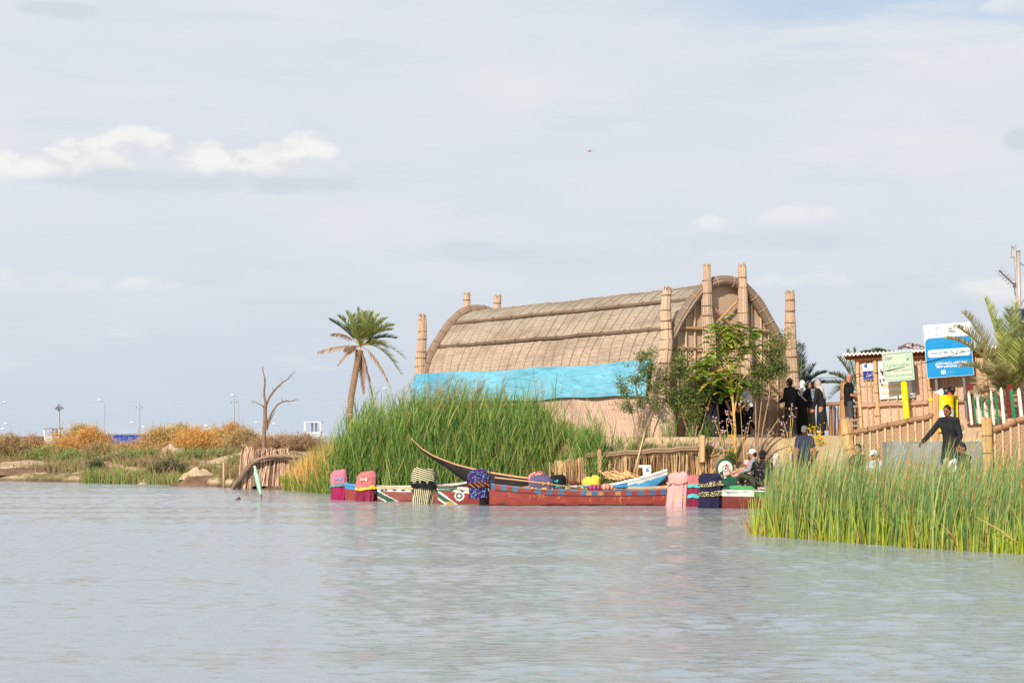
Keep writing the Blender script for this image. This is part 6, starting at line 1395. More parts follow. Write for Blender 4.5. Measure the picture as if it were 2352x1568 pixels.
    flowers('tall pink flowered weed spreading in front of the doorway', [[g(1668, d), q(1650, 990, d), q(1639, 960, d)], [g(1672, d), q(1672, 1000, d), q(1668, 962, d)], [g(1670, d), q(1682, 985, d), q(1671, 945, d)], [g(1668, d), q(1655, 1010, d), q(1656, 985, d)], [g(1674, d), q(1690, 1000, d), q(1679, 968, d)], [g(1670, d), q(1666, 1010, d), q(1664, 990, d)]], PK)
    flowers('pink flowered weed beside the stump post at the bank edge', [[g(1630, d), q(1628, 1030, d), q(1632, 1010, d)], [g(1632, d), q(1640, 1035, d), q(1646, 1022, d)], [g(1628, d), q(1618, 1035, d), q(1610, 1024, d)], [g(1634, d), q(1650, 1044, d), q(1656, 1030, d)], [g(1626, d), q(1600, 1045, d), q(1592, 1040, d)]], PK)
    flowers('pink flowered weed with bare stalks between the slippers and the dark tree', [[g(1712, d), q(1704, 990, d), q(1700, 925, d)], [g(1714, d), q(1716, 1000, d), q(1722, 965, d)], [g(1711, d), q(1708, 1020, d), q(1712, 985, d)]], PK, nfl=3)
    flowers('pink flowered weed standing before the black dishdasha', [[g(1812, 56.2), q(1815, 980, 56.2), q(1818, 932, 56.2)], [g(1810, 56.2), q(1808, 1000, 56.2), q(1800, 968, 56.2)], [g(1811, 56.2), q(1802, 1005, 56.2), q(1798, 985, 56.2)], [g(1813, 56.2), q(1818, 990, 56.2), q(1822, 952, 56.2)]], PK)
    YL = [S(250, 214, 40, .9), S(240, 190, 30, .9)]
    flowers('yellow flowered bush behind the grey cap', [[g(1868, 55.9), q(1860 + k * 5, 1010 - (k % 3) * 10, 55.9), q(1853 + k * 6, 988 - (k * 7 % 13), 55.9)] for k in range(6)], YL, fl=.016, leafc=S(130, 150, 50, .6), nfl=4)
    flowers('small yellow flowered plant at the edge of the sandy path', [[g(1885, 55.5), q(1880 + k * 4, 1018, 55.5), q(1876 + k * 5, 1002 + k * 5, 55.5)] for k in range(4)], YL, fl=.026, leafc=S(130, 150, 50, .6), nfl=5)
    # tuft
    leafy('low_plant', 'small leafy green plant rooted in the bank below the flowering weeds', [[g(1680, 56.6), g(1680, 56.6) + Vector((0, 0, .1)), g(1680, 56.6) + Vector((.02, 0, .2))]], [(g(1680, 56.6) + Vector((0, 0, .2)), (.22, .15, .18), 14)], 300, .08, [S(96, 130, 54, .55), S(130, 150, 70, .55)], [1, 1], BARK, .05, cat='plant', r0=.012)
def bush(name, label, cx, cy, w, h, pal, wts, seed, dens=1.0, group=None, upright=.8, base=None):
    rr = np.random.RandomState(seed); z = ground_z(cx, cy); root = thing(name, label, 'bush', (cx, cy, z), group); R = Ribbons(); S_ = Ribbons()
    n = int(95 * w * h * dens) + 30; a = rr.uniform(0, 2 * PI, n); rad = rr.beta(1.3, 1.5, n); hh = h * (1 - .55 * rad ** 1.6) * rr.uniform(.62, 1.08, n); 
    lob = 1 + (.34 * np.sin(a * 3 + seed) + .22 * np.sin(a * 7 + seed * 2)) * rad; hh *= 1 + .22 * np.sin(a * 4 + seed * 3) * rad; w = w * 1.22
    b = np.stack([cx + np.cos(a) * rad * w * .16, cy + np.sin(a) * rad * .5 * w * .3, np.full(n, z - .05)], 1); t = np.stack([cx + np.cos(a) * rad * w * .56 * lob, cy + np.sin(a) * rad * w * .42, z + hh], 1); ctl = np.stack([(t[:, 0] - b[:, 0]) * .25, (t[:, 1] - b[:, 1]) * .25, hh * .6], 1)
    S_.add(b, t, ctl, .02, jitter(S(120, 92, 68, .6), n), jitter(S(150, 115, 80, .6), n), 3); S_.build('stem', BARK if False else LEAF, root)
    k = 46; m = n * k; tt = np.tile(np.linspace(.30, 1.04, k), n) + rr.uniform(-.02, .02, m); i = np.repeat(np.arange(n), k); T = tt[:, None]
    p = b[i] * (1 - T) ** 2 + (b[i] + ctl[i]) * 2 * T * (1 - T) + t[i] * T * T; p += rr.normal(0, .075, (m, 3)) * (.6 + T)
    d = (t - b)[i]; d /= np.linalg.norm(d, axis=1)[:, None]; d = d * upright + rr.normal(0, .55, (m, 3)); d /= np.linalg.norm(d, axis=1)[:, None]; ln = rr.uniform(.07, .19, m)
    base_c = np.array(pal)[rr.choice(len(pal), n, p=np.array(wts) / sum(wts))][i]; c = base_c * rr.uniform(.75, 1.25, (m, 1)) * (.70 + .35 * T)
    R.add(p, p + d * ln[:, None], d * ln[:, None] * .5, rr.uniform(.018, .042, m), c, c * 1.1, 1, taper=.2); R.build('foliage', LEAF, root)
    return root
def build_bushes():
    GOLD, OCH, OLV, GRN, BRN, RST, DGR = S(214, 174, 104, .72), S(198, 166, 114, .68), S(164, 162, 104, .66), S(146, 168, 96, .64), S(176, 146, 116, .66), S(206, 156, 96, .68), S(98, 112, 72, .5)
    X = lambda u, d: (u - UC) / F * d
    L = [(20, 91, 2.2, 1.35, (BRN, OCH, OLV), 'brown tamarisk bush at the edge of the view'), (70, 94, 2.2, 1.5, (BRN, OCH, RST), 'brown and rust tamarisk bush second along the shore'), (-30, 93, 2.4, 1.5, (BRN, OCH), 'dull brown tamarisk bush cut by the picture edge'),
         (112, 90, 2.1, 1.2, (GRN, OLV, OCH), 'yellow green tamarisk bush low by the sand spit'), (150, 93, 2.2, 1.55, (RST, OCH, GOLD), 'rusty tamarisk bush below the guard tower'), (186, 98, 2.6, 2.35, (GOLD, OLV, OCH), 'tall golden tamarisk bush standing left of the blue container'),
         (212, 96, 1.9, 1.9, (GOLD, RST, OLV), 'golden tamarisk bush overlapping the end of the blue container'), (170, 88, 1.8, 1.0, (GRN, OLV), 'green bush low under the tall golden one'), (232, 90, 2.1, 1.3, (OCH, BRN, OLV), 'brown olive tamarisk bush under the container'),
         (265, 94, 2.2, 1.25, (OCH, OLV, GOLD), 'olive tamarisk bush before the middle of the container'), (303, 95, 2.3, 1.45, (OCH, RST, OLV), 'rusty tamarisk bush before the container doors'), (290, 88, 1.9, 1.05, (GRN, GRN, OLV), 'bright green bush near the water below the container'),
         (262, 87, 1.7, .9, (OLV, BRN), 'small brown bush near the water below the container'), (338, 93, 2.0, 1.45, (RST, OCH, BRN), 'rust coloured tamarisk bush at the right end of the container'), (372, 97, 2.5, 2.05, (GOLD, OCH, OLV), 'golden tamarisk bush before the rubble building'),
         (415, 98, 2.6, 2.1, (GOLD, OLV, OCH), 'bushy golden tamarisk beside the rubble building'), (450, 95, 2.3, 1.75, (GOLD, GOLD, OCH), 'bright golden tamarisk bush right of the rubble building'), (490, 97, 2.4, 2.0, (GOLD, OCH, OLV), 'golden tamarisk bush beneath the low street lamp'),
         (532, 98, 2.4, 2.2, (RST, GOLD, BRN), 'tall rusty tamarisk bush at the foot of the twin poles'), (560, 94, 1.9, 1.6, (OCH, BRN, OLV), 'brown tamarisk bush left of the dead tree'), (440, 87, 1.8, 1.0, (GRN, OLV), 'green bush above the pale dirt mound'), (485, 87, 1.9, .95, (OLV, OCH, GRN), 'olive bush between the mound and the reed bulkhead'),
         (525, 86, 1.9, 1.0, (OLV, BRN, GRN), 'grey green bush behind the stick in the water'), (352, 88.5, 1.5, .95, (OCH, GRN), 'ochre bush left of the pale dirt mound'), (390, 79, 1.5, .85, (DGR, DGR, BRN), 'very dark green bush at the water edge'), (555, 79, 1.4, .8, (GRN, OLV, BRN), 'green bush behind the leaning reed bundle'),
         (620, 92, 2.4, 1.05, (BRN, BRN, OCH), 'brown scrub behind the dead tree'), (660, 95, 2.6, 1.1, (BRN, OCH), 'brown scrub between the dead tree and the white tower'), (700, 93, 2.2, 1.0, (BRN, BRN), 'brown scrub beneath the white tower'), (585, 96, 2.2, 1.2, (BRN, OCH, RST), 'rusty scrub beside the dead tree'), (222, 82.5, .5, .32, (DGR,), 'tiny dark bush on the shore rubble')]
    TOP = [1003, 1006, 1000, 1032, 1012, 979, 986, 1040, 1023, 1025, 1023, 1046, 1052, 1020, 986, 981, 986, 989, 976, 991, 1040, 1044, 1040, 1050, 1062, 1050, 1010, 1004, 1003, 1008, 1080]
    for k, (u, d, w, h, pal, lab) in enumerate(L):
        h = max(.3, P(u, TOP[k], d).z - ground_z(X(u, d), d)) * .98
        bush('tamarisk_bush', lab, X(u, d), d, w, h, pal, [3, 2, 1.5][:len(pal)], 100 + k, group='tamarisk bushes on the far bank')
    # dry grass and low scrub over the far bank
    R = Ribbons(); N = 9000; xs = nrs.uniform(-27, -7.5, N); dp = .35 + nrs.beta(1.0, 1.6, N) * 13; cl = np.array([noise.noise(Vector((a * .55, b * .8, 4))) for a, b in zip(xs, dp)]); kp = cl > -.10 + .25 * (dp < 2.2); xs, dp, cl = xs[kp], dp[kp], cl[kp]; N = len(xs)
    y = np.array([interp(SHORE, a) for a in xs]) + dp; gz = np.array([ground_z(a, b) for a, b in zip(xs, y)]); h = nrs.uniform(.12, .5, N) * (.7 + cl)
    for k in range(3):
        b = np.stack([xs + nrs.normal(0, .08, N), y + nrs.normal(0, .08, N), gz - .03], 1); up = np.stack([nrs.normal(0, .3, N) * h, nrs.normal(0, .25, N) * h, h], 1); c = jitter((1, 1, 1), N, .3) * pick([OCH, BRN, OLV, GRN], N, [3, 4, 3, 2]); R.add(b, b + up, up * [.2, .2, .6], .035, c * .8, c, 2, mid=.8, taper=.1)
    tag(R.build('bank_scrub', LEAF), 'dry brown and olive scrub grass covering the far bank between the bushes', 'scrub', kind='stuff')
    # dead tree
    d = 74.0; q = lambda u, v, o=0: P(u, v, d + o); root = thing('dead_tree', 'bare dead tree with forked branches rising behind the reed bulkhead', 'tree', P(606, 1040, d)); DW = mat('dead_wood', S(150, 120, 98), .9, .35, 18, .5, stretch=(1, 1, .3))
    m = MB(); m.tube([q(604, 1050), q(606, 1026), q(607, 995), q(609, 960), q(609, 938), q(611, 927)], [.09, .078, .072, .07, .066, .06], 10)
    m.tube([q(612, 988), q(611, 960), q(608, 935)], [.055, .05, .03], 8); m.build('trunk', DW, root)
    br = [[(610, 930), (607.5, 912), (606.7, 898), (608.5, 882), (608, 868), (604, 852), (602, 840)], [(611, 930), (619, 912), (629, 898), (640, 886), (650, 877), (660, 871), (668, 861), (678, 852)], [(613, 982), (618, 962), (626, 944), (637, 929), (648, 923), (658, 920), (672, 921), (686, 916)], [(609, 940), (604, 932), (594, 927), (583, 922), (575, 919)], [(616, 975), (622, 962), (627, 953), (631, 947)], [(608, 882), (611, 872), (609, 866)], [(650, 877), (644, 868), (641, 863)], [(637, 929), (641, 922)], [(658, 920), (664, 925), (667, 931)], [(660, 871), (668, 869)], [(604, 852), (601, 846)], [(658, 920), (655, 913)], [(606.7, 898), (610, 893)], [(640, 886), (646, 888), (651, 885)], [(668, 861), (671, 867), (676, 868)], [(672, 921), (676, 916), (682, 913)], [(583, 922), (579, 926), (574, 927)], [(604, 852), (606, 846), (605, 841)], [(629, 898), (625, 890), (626, 884)], [(626, 944), (632, 945), (637, 941)], [(607.5, 912), (602, 906), (600, 900)], [(648, 923), (648, 915), (645, 910)]]
    for k, b in enumerate(br):
        m = MB(); r0 = [.05, .046, .046, .03, .032][k] if k < 5 else .012; m.tube([q(u, v, .15 * math.sin(i + k)) for i, (u, v) in enumerate(b)], [r0 * (1 - .78 * i / (len(b) - 1)) for i in range(len(b))], 7); m.build('branch', DW, root)
# ---------------------------------------------------------------- fences, landing, far bank
STRAW = mat('reed_stalk', (.98, .98, .98), .85, .15, 8, .1, vcol=True)
def stalks(m, line, ztop, zbot, step, r, cols, lean=.05, thick=.12, seed=1):
    """upright reeds packed side by side along a line of points"""
    rr = random.Random(seed); L = [(Vector(a), Vector(b)) for a, b in zip(line, line[1:])]
    for a, b in L:
        n = max(1, int((b - a).length / step))
        for i in range(n):
            p = a.lerp(b, (i + rr.random()) / n); d = rr.uniform(-thick / 2, thick / 2); nrm = Vector((-(b - a).y, (b - a).x, 0)).normalized()
            zt, zb = ztop(p) + rr.uniform(-.10, .06), zbot(p); q = p + nrm * d; k = rr.choice(cols); s = rr.uniform(.65, 1.15); ln = rr.gauss(0, lean)
            m.tube([(q.x, q.y, zb), (q.x + ln, q.y + rr.uniform(-.03, .03), zt)], [r * rr.uniform(.8, 1.2), r * .7], 5, tuple(x * s for x in k), cap=False)
def build_fences():
    SC = [S(236, 196, 142, 1), S(210, 166, 116, 1), S(180, 138, 98, 1), S(150, 110, 78, 1), S(244, 214, 160, 1)]
    # bank fence behind the boats
    y = 56.5; t = thing('bank_fence', 'low fence of upright reeds with a bundled rail holding the bank behind the boats', 'fence', (4.0, y, .6))
    m = MB(); top = lambda p: interp([(1.2, 1.1), (2.1, 1.28), (5.2, 1.5), (5.5, 1.22), (6.3, 1.0), (7.0, .92)], p.x)
    stalks(m, [(1.2, y + 2.2, 0), (2.05, y, 0), (5.3, y, 0), (7.0, y - .35, 0)], top, lambda p: -.1, .017, .012, SC, .07, .2, 3); m.build('stalk_screen', STRAW, t)
    a, b = P(1352, 1046, y - .12), P(1606, 1029, y - .12); m = MB(); m.bundle([a.lerp(b, i / 12) + Vector((0, 0, .02 * math.sin(i * 2))) for i in range(13)], .075, 18, S(176, 146, 112, 1), .16, .5, .15, seed=9); m.build('top_rail', REED, t)
    for u, v0, v1, r in ((1377, 1030, 1100, .085), (1437, 1048, 1095, .05), (1613, 1000, 1060, .085)):
        m = MB(); p, q = P(u, v1, y - .16), P(u, v0, y - .16); m.bundle([p.lerp(q, i / 4) for i in range(5)], r, 12, S(226, 184, 132, 1), .1, .3, .02, seed=u); m.build('post', REED, t)
    # loose cut canes
    t = thing('cane_pile', 'loose cut canes leaning on the bank fence behind the blue boat', 'canes', P(1410, 1090, 56.2)); m = MB(); rr = random.Random(5)
    for k in range(26): u = rr.uniform(1372, 1440); p = P(u, rr.uniform(1078, 1098), 56.2); m.tube([p, P(u + rr.uniform(14, 44), 1098 + rr.uniform(-6, 4), 56.0)], .013, 5, tuple(x * rr.uniform(.8, 1.2) for x in SC[rr.randrange(2)]))
    m.build('canes', STRAW, t)
    # bulkhead on the left
    d = 71.0; t = thing('reed_bulkhead', 'weathered bulkhead of packed grey reeds standing in the water at the reed bed', 'bulkhead', P(605, 1100, d)); m = MB(); GC = [S(212, 178, 150, 1), S(190, 156, 132, 1), S(166, 136, 114, 1), S(228, 194, 164, 1), S(136, 108, 92, 1)]
    rr = random.Random(8)
    for k in range(430):
        u = rr.uniform(546, 664); fan = sstep(590, 548, u); vt = lerp(lerp(1030, 1026, fan), 1050, rr.random() ** 2) + rr.uniform(-4, 8); vb = 1122 if u < 580 else 1116; o = rr.uniform(-.2, .5); s = rr.uniform(.6, 1.15)
        ut = u + lerp(rr.uniform(-1, 3), rr.uniform(6, 22), fan) + rr.uniform(-2, 2) + (10 if 590 < u < 640 and rr.random() < .4 else 0)
        m.tube([P(u, vb, d + o), P(ut, vt, d + o + .1)], [.024, .018], 5, tuple(x * s for x in rr.choice(GC)), cap=False)
    m.build('stalk_screen', STRAW, t); m = MB(); m.grid(lambda u, v: P(lerp(556, 664, u), lerp(1116, 1034, v), d + .62), 10, 6, tuple(x * .5 for x in GC[2])); m.build('backing', STRAW, t)
    pts = [P(u, v, d - .35) for u, v in ((536, 1120), (548, 1103), (562, 1083), (578, 1064), (596, 1055), (620, 1049), (650, 1048), (682, 1051))]; m = MB()
    for k in range(90):
        o = [Vector((rr.gauss(0, .035), rr.gauss(0, .06), rr.gauss(0, .04))) for _ in range(2)]; s = rr.uniform(.55, 1.1); cc = tuple(x * s for x in S(168, 142, 120, 1)); i0 = rr.randrange(0, 2); i1 = rr.randrange(5, 9)
        m.tube([p + o[0] * (1 - i / 8) + o[1] * (i / 8) + Vector((rr.uniform(-.03, .03), 0, rr.uniform(-.03, .03))) for i, p in enumerate(pts)][i0:i1], .016, 5, cc)
    o = thing('reed_faggot', 'long curved bundle of dark reeds draped over the bulkhead down into the water', 'reed bundle', pts[0]); m.build('bundle', STRAW, o)
    for u, v0, v1, d_, r, lab, c in ((513.5, 1061, 1122, 72.3, .045, 'upright stake in the water left of the bulkhead', S(214, 184, 138)), (600, 1109, 1137, 62, .012, 'thin short cane standing in the water by the furled green cloth', S(200, 170, 130)), (448, 1060, 1100, 80.2, .02, 'thin dry cane standing on the far shore', S(196, 160, 110)), (521, 1062, 1112, 73.5, .025, 'thin dark cane behind the upright stake', S(150, 110, 80))):
        m = MB(); m.tube([P(u + .8, v1, d_), P(u, v0, d_)], [r, r * .8], 6); tag(m.build('stake', mat('stake_%d' % v0, c, .9, .3, 20, .3), None, True), lab, 'stake')
    t = thing('furled_cloth_pole', 'pole wrapped in furled pale green cloth leaning in the open water', 'pole', P(601, 1146, 59.6)); m = MB(); m.tube([P(602, 1150, 59.6), P(600, 1135, 59.6), P(585, 1069, 59.6)], .018, 6); m.build('pole', mat('pole_red', S(150, 70, 60)), t)
    m = MB(); a, b = P(599.5, 1136, 59.6), P(585, 1069, 59.6); rr_ = []
    for i in range(13):
        f = i / 12; c = a.lerp(b, f); r = .02 + .055 * math.sin(PI * (f * .8 + .12)) ** 1.2; rr_.append([c + Vector((math.cos(2 * PI * q / 14) * r * (1 + .3 * math.sin(q * 3 + i)), math.sin(2 * PI * q / 14) * r, 0)) for q in range(14)])
    m.loft(rr_); m.build('cloth', mat('cloth_mint', S(190, 224, 196), .8, .12, 8, .3), t, True)
    m = MB(); m.ball(P(547, 1147, 59), (.10, .06, .05), None, 8, 6); m.ball(P(549, 1145, 59), (.05, .04, .07), None, 6, 5); o = skinned(m, 'floating_debris', mat('debris_brown', S(96, 74, 62)), None, .02, 1); tag(o, 'small brown lump of debris floating near the furled green cloth', 'debris')
    # dark reed fence behind the bald person
    t = thing('reed_fence', 'dark brown upright reed fence with a tied top rail behind the bald person', 'fence', P(1920, 1000, 58.2)); m = MB(); DC = [S(150, 104, 66, 1), S(120, 80, 50, 1), S(172, 124, 84, 1), S(90, 60, 40, 1)]
    stalks(m, [P(1902, 1000, 58.3), P(1968, 1000, 58.0)], lambda p: 2.78, lambda p: 1.7, .02, .018, DC, .03, .1, 6); m.build('stalk_screen', STRAW, t)
    m = MB(); a, b = P(1900, 928, 58.15), P(1962, 926, 57.95); m.bundle([a.lerp(b, i / 5) for i in range(6)], .06, 14, S(170, 134, 100, 1), .14, .4, .05, seed=2); m.build('top_rail', REED, t)
    m = MB(); a, b = P(1938, 1003, 57.9), P(1942, 877, 57.9); m.bundle([a.lerp(b, i / 6) for i in range(7)], .145, 22, S(206, 156, 104, 1), .08, .35, .05, seed=4); o = m.build('post', REED, t)
    for f in (.3, .7): r_ = MB(); r_.ring(a.lerp(b, f), (0, 0, 1), .15, .012, 16, 5); r_.build('rope_binding', ROPE, o)
    # lattice hand rails in front of the hut
    LAT = mat_weave('lattice_matting', S(214, 176, 140), S(130, 98, 76), 9, 7.5, .34, S(180, 140, 110), .7)
    def rail(label, p0, p1, drop, post_u, post, seed):
        t = thing('lattice_rail', label, 'railing', (p0 + p1) / 2 - Vector((0, 0, 1))); m = MB(); m.bundle([p0.lerp(p1, i / 10) + Vector((0, 0, .015 * math.sin(i * 1.9))) for i in range(11)], .066, 22, S(196, 152, 112, 1), .16, .6, .08, seed=seed); o = m.build('hand_rail', REED, t)
        for f in (.2, .45, .7): r = MB(); r.ring(p0.lerp(p1, f), p1 - p0, .071, .012, 14, 5); r.build('rope_binding', ROPE, o)
        m = MB(); m.grid(lambda u, v: p0.lerp(p1, u) + Vector((0, .05, -.06 - drop * v)), 30, 10, uvf=lambda u, v: (u * (p1 - p0).length, v * drop)); m.build('lattice_panel', LAT, t)
        m = MB(); n = int((p1 - p0).length / .20)
        for i in range(n + 1): q = p0.lerp(p1, (i + .3) / (n + .6)); m.bar(q + Vector((0, -.01, -.05)), q + Vector((.03, -.01, -.06 - drop)), .045, .02, up=(0, 1, 0), col=tuple(x * rnd.uniform(.8, 1.1) for x in S(222, 182, 142, 1)))
        m.build('slat_row', STRAW, t); m = MB(); a, b = post; m.bundle([a.lerp(b, i / 8) for i in range(9)], .115, 26, S(242, 192, 128, 1), .07, .35, .05, seed=seed + 1); o = m.build('post', REED, t)
        for f in (.25, .5, .75): r = MB(); r.ring(a.lerp(b, f), b - a, .12, .010, 14, 5); r.build('rope_binding', ROPE, o)
    rail('sloping lattice railing with a bundled reed hand rail rising towards the yellow barrel', P(1958, 994, 50.0), P(2142, 954, 49.2), 1.05, 0, (P(1962, 1100, 49.9), P(1940, 962, 49.9)), 31)
    rail('second lattice railing with a thick straw post, cut by the picture edge', P(2278, 990, 46.2), P(2400, 940, 46.0), 1.1, 0, (P(2270, 1120, 46.0), P(2265, 960, 46.0)), 41)
    m = MB(); a, b = P(2148, 1035, 49.2), P(2150, 905, 49.2); m.bundle([a.lerp(b, i / 6) for i in range(7)], .085, 18, S(226, 176, 120, 1), .09, .35, .04, seed=8); tag(m.build('straw_post', REED), 'slim straw post at the upper end of the lattice railing beside the barrel', 'post')
    # landing
    CON = mat('concrete', S(180, 180, 178, .7), .9, .5, 55, .3, dirt=S(120, 110, 100), dirt_amt=.5); CONS = mat('concrete_sandy', S(196, 172, 140, .8), .9, .2, 10, .3)
    t = thing('landing_step', 'speckled grey concrete landing wall behind the reaching figure', 'landing', (10.1, 46.6, .7)); m = MB(); m.box((10.2, 46.75, .95), (2.9, .5, 1.6)); m.build('riser', CON, t); m = MB(); m.box((10.2, 45.3, .37), (3.4, 2.3, .84)); m.build('platform', CON, t)
    m = MB(); m.grid(lambda u, v: Vector((lerp(8.9, 11.4, u), 46.48 + .12 * v, 1.765 + .02 * math.sin(u * 23) + .012 * v)), 40, 3); tag(m.build('shade_net', mat('net_green', S(120, 205, 170), .8, .1, 9, .1)), 'strip of pale green netting along the top of the landing wall', 'netting')
    t = thing('plinth', 'low sand coloured concrete plinth carrying the green and white pickets', 'plinth', (13.5, 53.0, 1.8)); m = MB(); m.box((13.9, 53.05, 1.87), (3.9, .9, .62)); m.box((11.75, 52.9, 1.74), (1.0, .8, .42)); m.build('block', CONS, t); m = MB(); m.box((13.45, 52.45, 2.26), (.85, .3, .18)); m.build('curb', CONS, t)
    # pickets
    PG, PW, PM = mat('picket_green', S(20, 132, 88), .5, .2, 10, .1, dirt=S(120, 150, 110), dirt_amt=.3), mat('picket_white', S(240, 234, 220), .5, .12, 10, .1, dirt=S(180, 160, 140), dirt_amt=.35), mat('picket_maroon', S(128, 42, 44), .5, .2, 10, .1)
    d = 52.5; t = thing('picket_fence', 'low picket fence of green and white pickets on maroon rails below the bushy palm', 'fence', P(2300, 975, d))
    for u, v0, v1, mt_, w in ((2232, 900, 975, PW, .07), (2245, 908, 974, PG, .05), (2256, 902, 973, PW, .065), (2268, 908, 973, PG, .045), (2279, 925, 974, PW, .055), (2288, 912, 975, PG, .05), (2297, 898, 975, PW, .055), (2310, 905, 974, PG, .06), (2327, 892, 974, PW, .075), (2357, 895, 964, PG, .09), (2379, 893, 963, PW, .085), (2398, 895, 963, PG, .085)):
        p, q = P(u * .5 + 1152 + .5 * 24, v1, d), None; uu = 2225 + (u - 2232) * .78
        a, b = P(uu + 7, v1, d), P(uu, v0, d); m = MB(); m.bar(a, b - Vector((0, 0, .05)), w, .03, up=(0, 1, 0)); m.bar(b - Vector((0, 0, .05)), b + Vector((0, 0, .03)), w, .03, up=(0, 1, 0), w2=w * .25); m.build('picket', mt_, t)
    for v in (928, 972): m = MB(); m.bar(P(2222, v + 2, d + .04), P(2400, v - 4, d + .04), .07, .04, up=(0, 1, 0)); m.build('rail', PM, t)
    for u in (2228, 2318): m = MB(); m.bar(P(u + 4, 975, d + .1), P(u, 882, d + .1), .14, .1, up=(0, 1, 0)); m.build('post', PM, t)
    # barrel
    c = P(2168, 990, 55.1); t = thing('barrel', 'yellow steel barrel with a white middle band used as a rubbish bin', 'barrel', c); m = MB(); H = .98; z0 = P(0, 992, 55.1).z; rs = []
    for i in range(41):
        f = i / 40; z = z0 + f * 1.02; r = .275 + .012 * max(0, math.cos((f - .36) * 55)) * (abs(f - .36) < .09) + .012 * max(0, math.cos((f - .68) * 55)) * (abs(f - .68) < .09) + (.012 if f > .975 or f < .02 else 0); rs.append((z, r))
    m.tube([(c.x, c.y, z) for z, r in rs], [r for z, r in rs], 32, ring_col=lambda i, j: S(245, 225, 226, 1) if 16 <= i < 24 else S(250, 206, 4, 1)); m.build('drum', mat('barrel_paint', (.95, .95, .95), .4, .1, 5, .05, vcol=True, spec=.5, dirt=S(170, 120, 60), dirt_amt=.25), t, True)
    m = MB(); q = P(2137, 918, 55.0); m.tube([q, q + Vector((.16, 0, 0))], .03, 8); m.ball(q, .055, None, 10, 8); m.build('tap', mat('post_yellow', (1, 1, 1)), t, True)
    m = MB(); cc = Vector((c.x + .12, c.y, z0 + 1.06))
    for k in range(12): m.ball(cc + Vector((rnd.uniform(-.13, .13), rnd.uniform(-.1, .1), rnd.uniform(-.05, .12))), (.09, .09, .08), None, 8, 6)
    o = skinned(m, 'rubbish_bag', mat('bag_black', (.012, .012, .014), .3, .3, 20, .5, spec=.5), None, .018, 1); tag(o, 'shiny black rubbish bag stuffed in the top of the yellow barrel', 'rubbish bag')
    m = MB(); m.bar((c.x - .22, c.y, z0 + 1.03), (c.x - .02, c.y, z0 + 1.14), .16, .03, up=(0, 1, 0)); tag(m.build('paper_sack', WHITE), 'white paper sack sticking out of the yellow barrel', 'sack'); m = MB(); m.ball((c.x + .12, c.y - .2, z0 + 1.05), (.06, .05, .05), None, 8, 6); tag(m.build('plastic_scrap', mat('scrap_red', S(214, 60, 40), .4)), 'small red plastic scrap on the rim of the yellow barrel', 'litter')
    t = thing('painted_post', 'green and yellow painted square post beside the barrel', 'post', P(2195, 965, 55.3)); m = MB(); m.bar(P(2192, 975, 55.3), P(2190, 911, 55.3), .06, .06, up=(0, 1, 0)); m.build('green_side', PG, t); m = MB(); m.bar(P(2197, 975, 55.33), P(2196, 908, 55.33), .07, .06, up=(0, 1, 0)); m.build('yellow_side', mat('post_yellow', (1, 1, 1)), t)
    for u, v, d_, c_, lab in ((2222, 974, 52.7, S(240, 235, 220), 'white plastic bottle lying on the plinth beside the hut wall'), (2196, 1002, 50, S(240, 232, 210), 'white plastic bottle on the ground behind the reaching figure')):
        p = P(u, v, d_); m = MB(); m.tube([p, p + Vector((.14, 0, .08)), p + Vector((.18, 0, .10)), p + Vector((.22, 0, .125))], [.045, .045, .02, .02], 10); tag(m.build('bottle', mat('plastic_white', c_, .3, .05, 5, 0, spec=.5), None, True), lab, 'bottle')
    # mast
    d = 60.0; q = lambda u, v: P(u, v, d); t = thing('aerial_mast', 'twin steel aerial masts with a yagi antenna at the picture edge', 'mast', P(2340, 1000, d)); ST = mat('mast_steel', S(196, 186, 178, .75), .5, .15, 9, .1, metal=.3)
    U = lambda x: 2258.7 + x * .13335; V = lambda y: 537.8 + y * .13335
    m = MB(); m.tube([q(2340, 1000), q(U(585), V(1270)), q(U(575), V(900)), q(U(565), V(640)), q(U(548), V(420)), q(U(541), V(190))], [.045, .045, .045, .045, .04, .038], 10); m.build('pole', ST, t, True)
    m = MB(); m.tube([q(2346, 1000), q(U(620), V(1270)), q(U(600), V(300))], .062, 12); m.build('pole', ST, t, True); m = MB(); m.tube([q(U(600), V(302)), q(U(599), V(290))], .066, 12); m.build('pole_cap', BLACK, t)
    m = MB(); a, b = q(U(270), V(625)), q(U(545), V(880)); m.tube([a, b], .022, 8); m.box(b, (.12, .08, .14)); an = m.build('antenna_boom', mat('boom_dark', S(110, 96, 92), .5), t)
    m = MB()
    for x, y, w in ((285, 634, 85), (360, 710, 85), (405, 752, 85), (448, 790, 90), (490, 838, 95)):
        m.tube([q(U(x - w), V(y + 6)), q(U(x + w), V(y - 6))], .007, 5); m.tube([q(U(x - .35 * w), V(y + w * .95)), q(U(x + .35 * w), V(y - w * .95))], .005, 5)
    m.build('antenna_elements', mat('boom_dark', (1, 1, 1)), an)
    m = MB(); m.tube([q(U(472), V(210)), q(U(505), V(222)), q(U(530), V(262))], .012, 6); m.tube([q(U(472), V(407)), q(U(510), V(398)), q(U(540), V(396))], .012, 6); m.tube([q(U(483), V(235)), q(U(475), V(395))], .008, 5); m.build('stay', mat('boom_dark', (1, 1, 1)), t)
    for pts in ([(552, 392), (610, 460), (660, 520), (720, 560)], [(530, 900), (535, 980), (555, 1065)], [(600, 900), (598, 1020), (605, 1220), (580, 1140)], [(710, 1110), (660, 1190), (635, 1290)]): m = MB(); m.tube([q(U(a), V(b)) for a, b in pts], .010, 5); m.build('cable', BLACK, t)
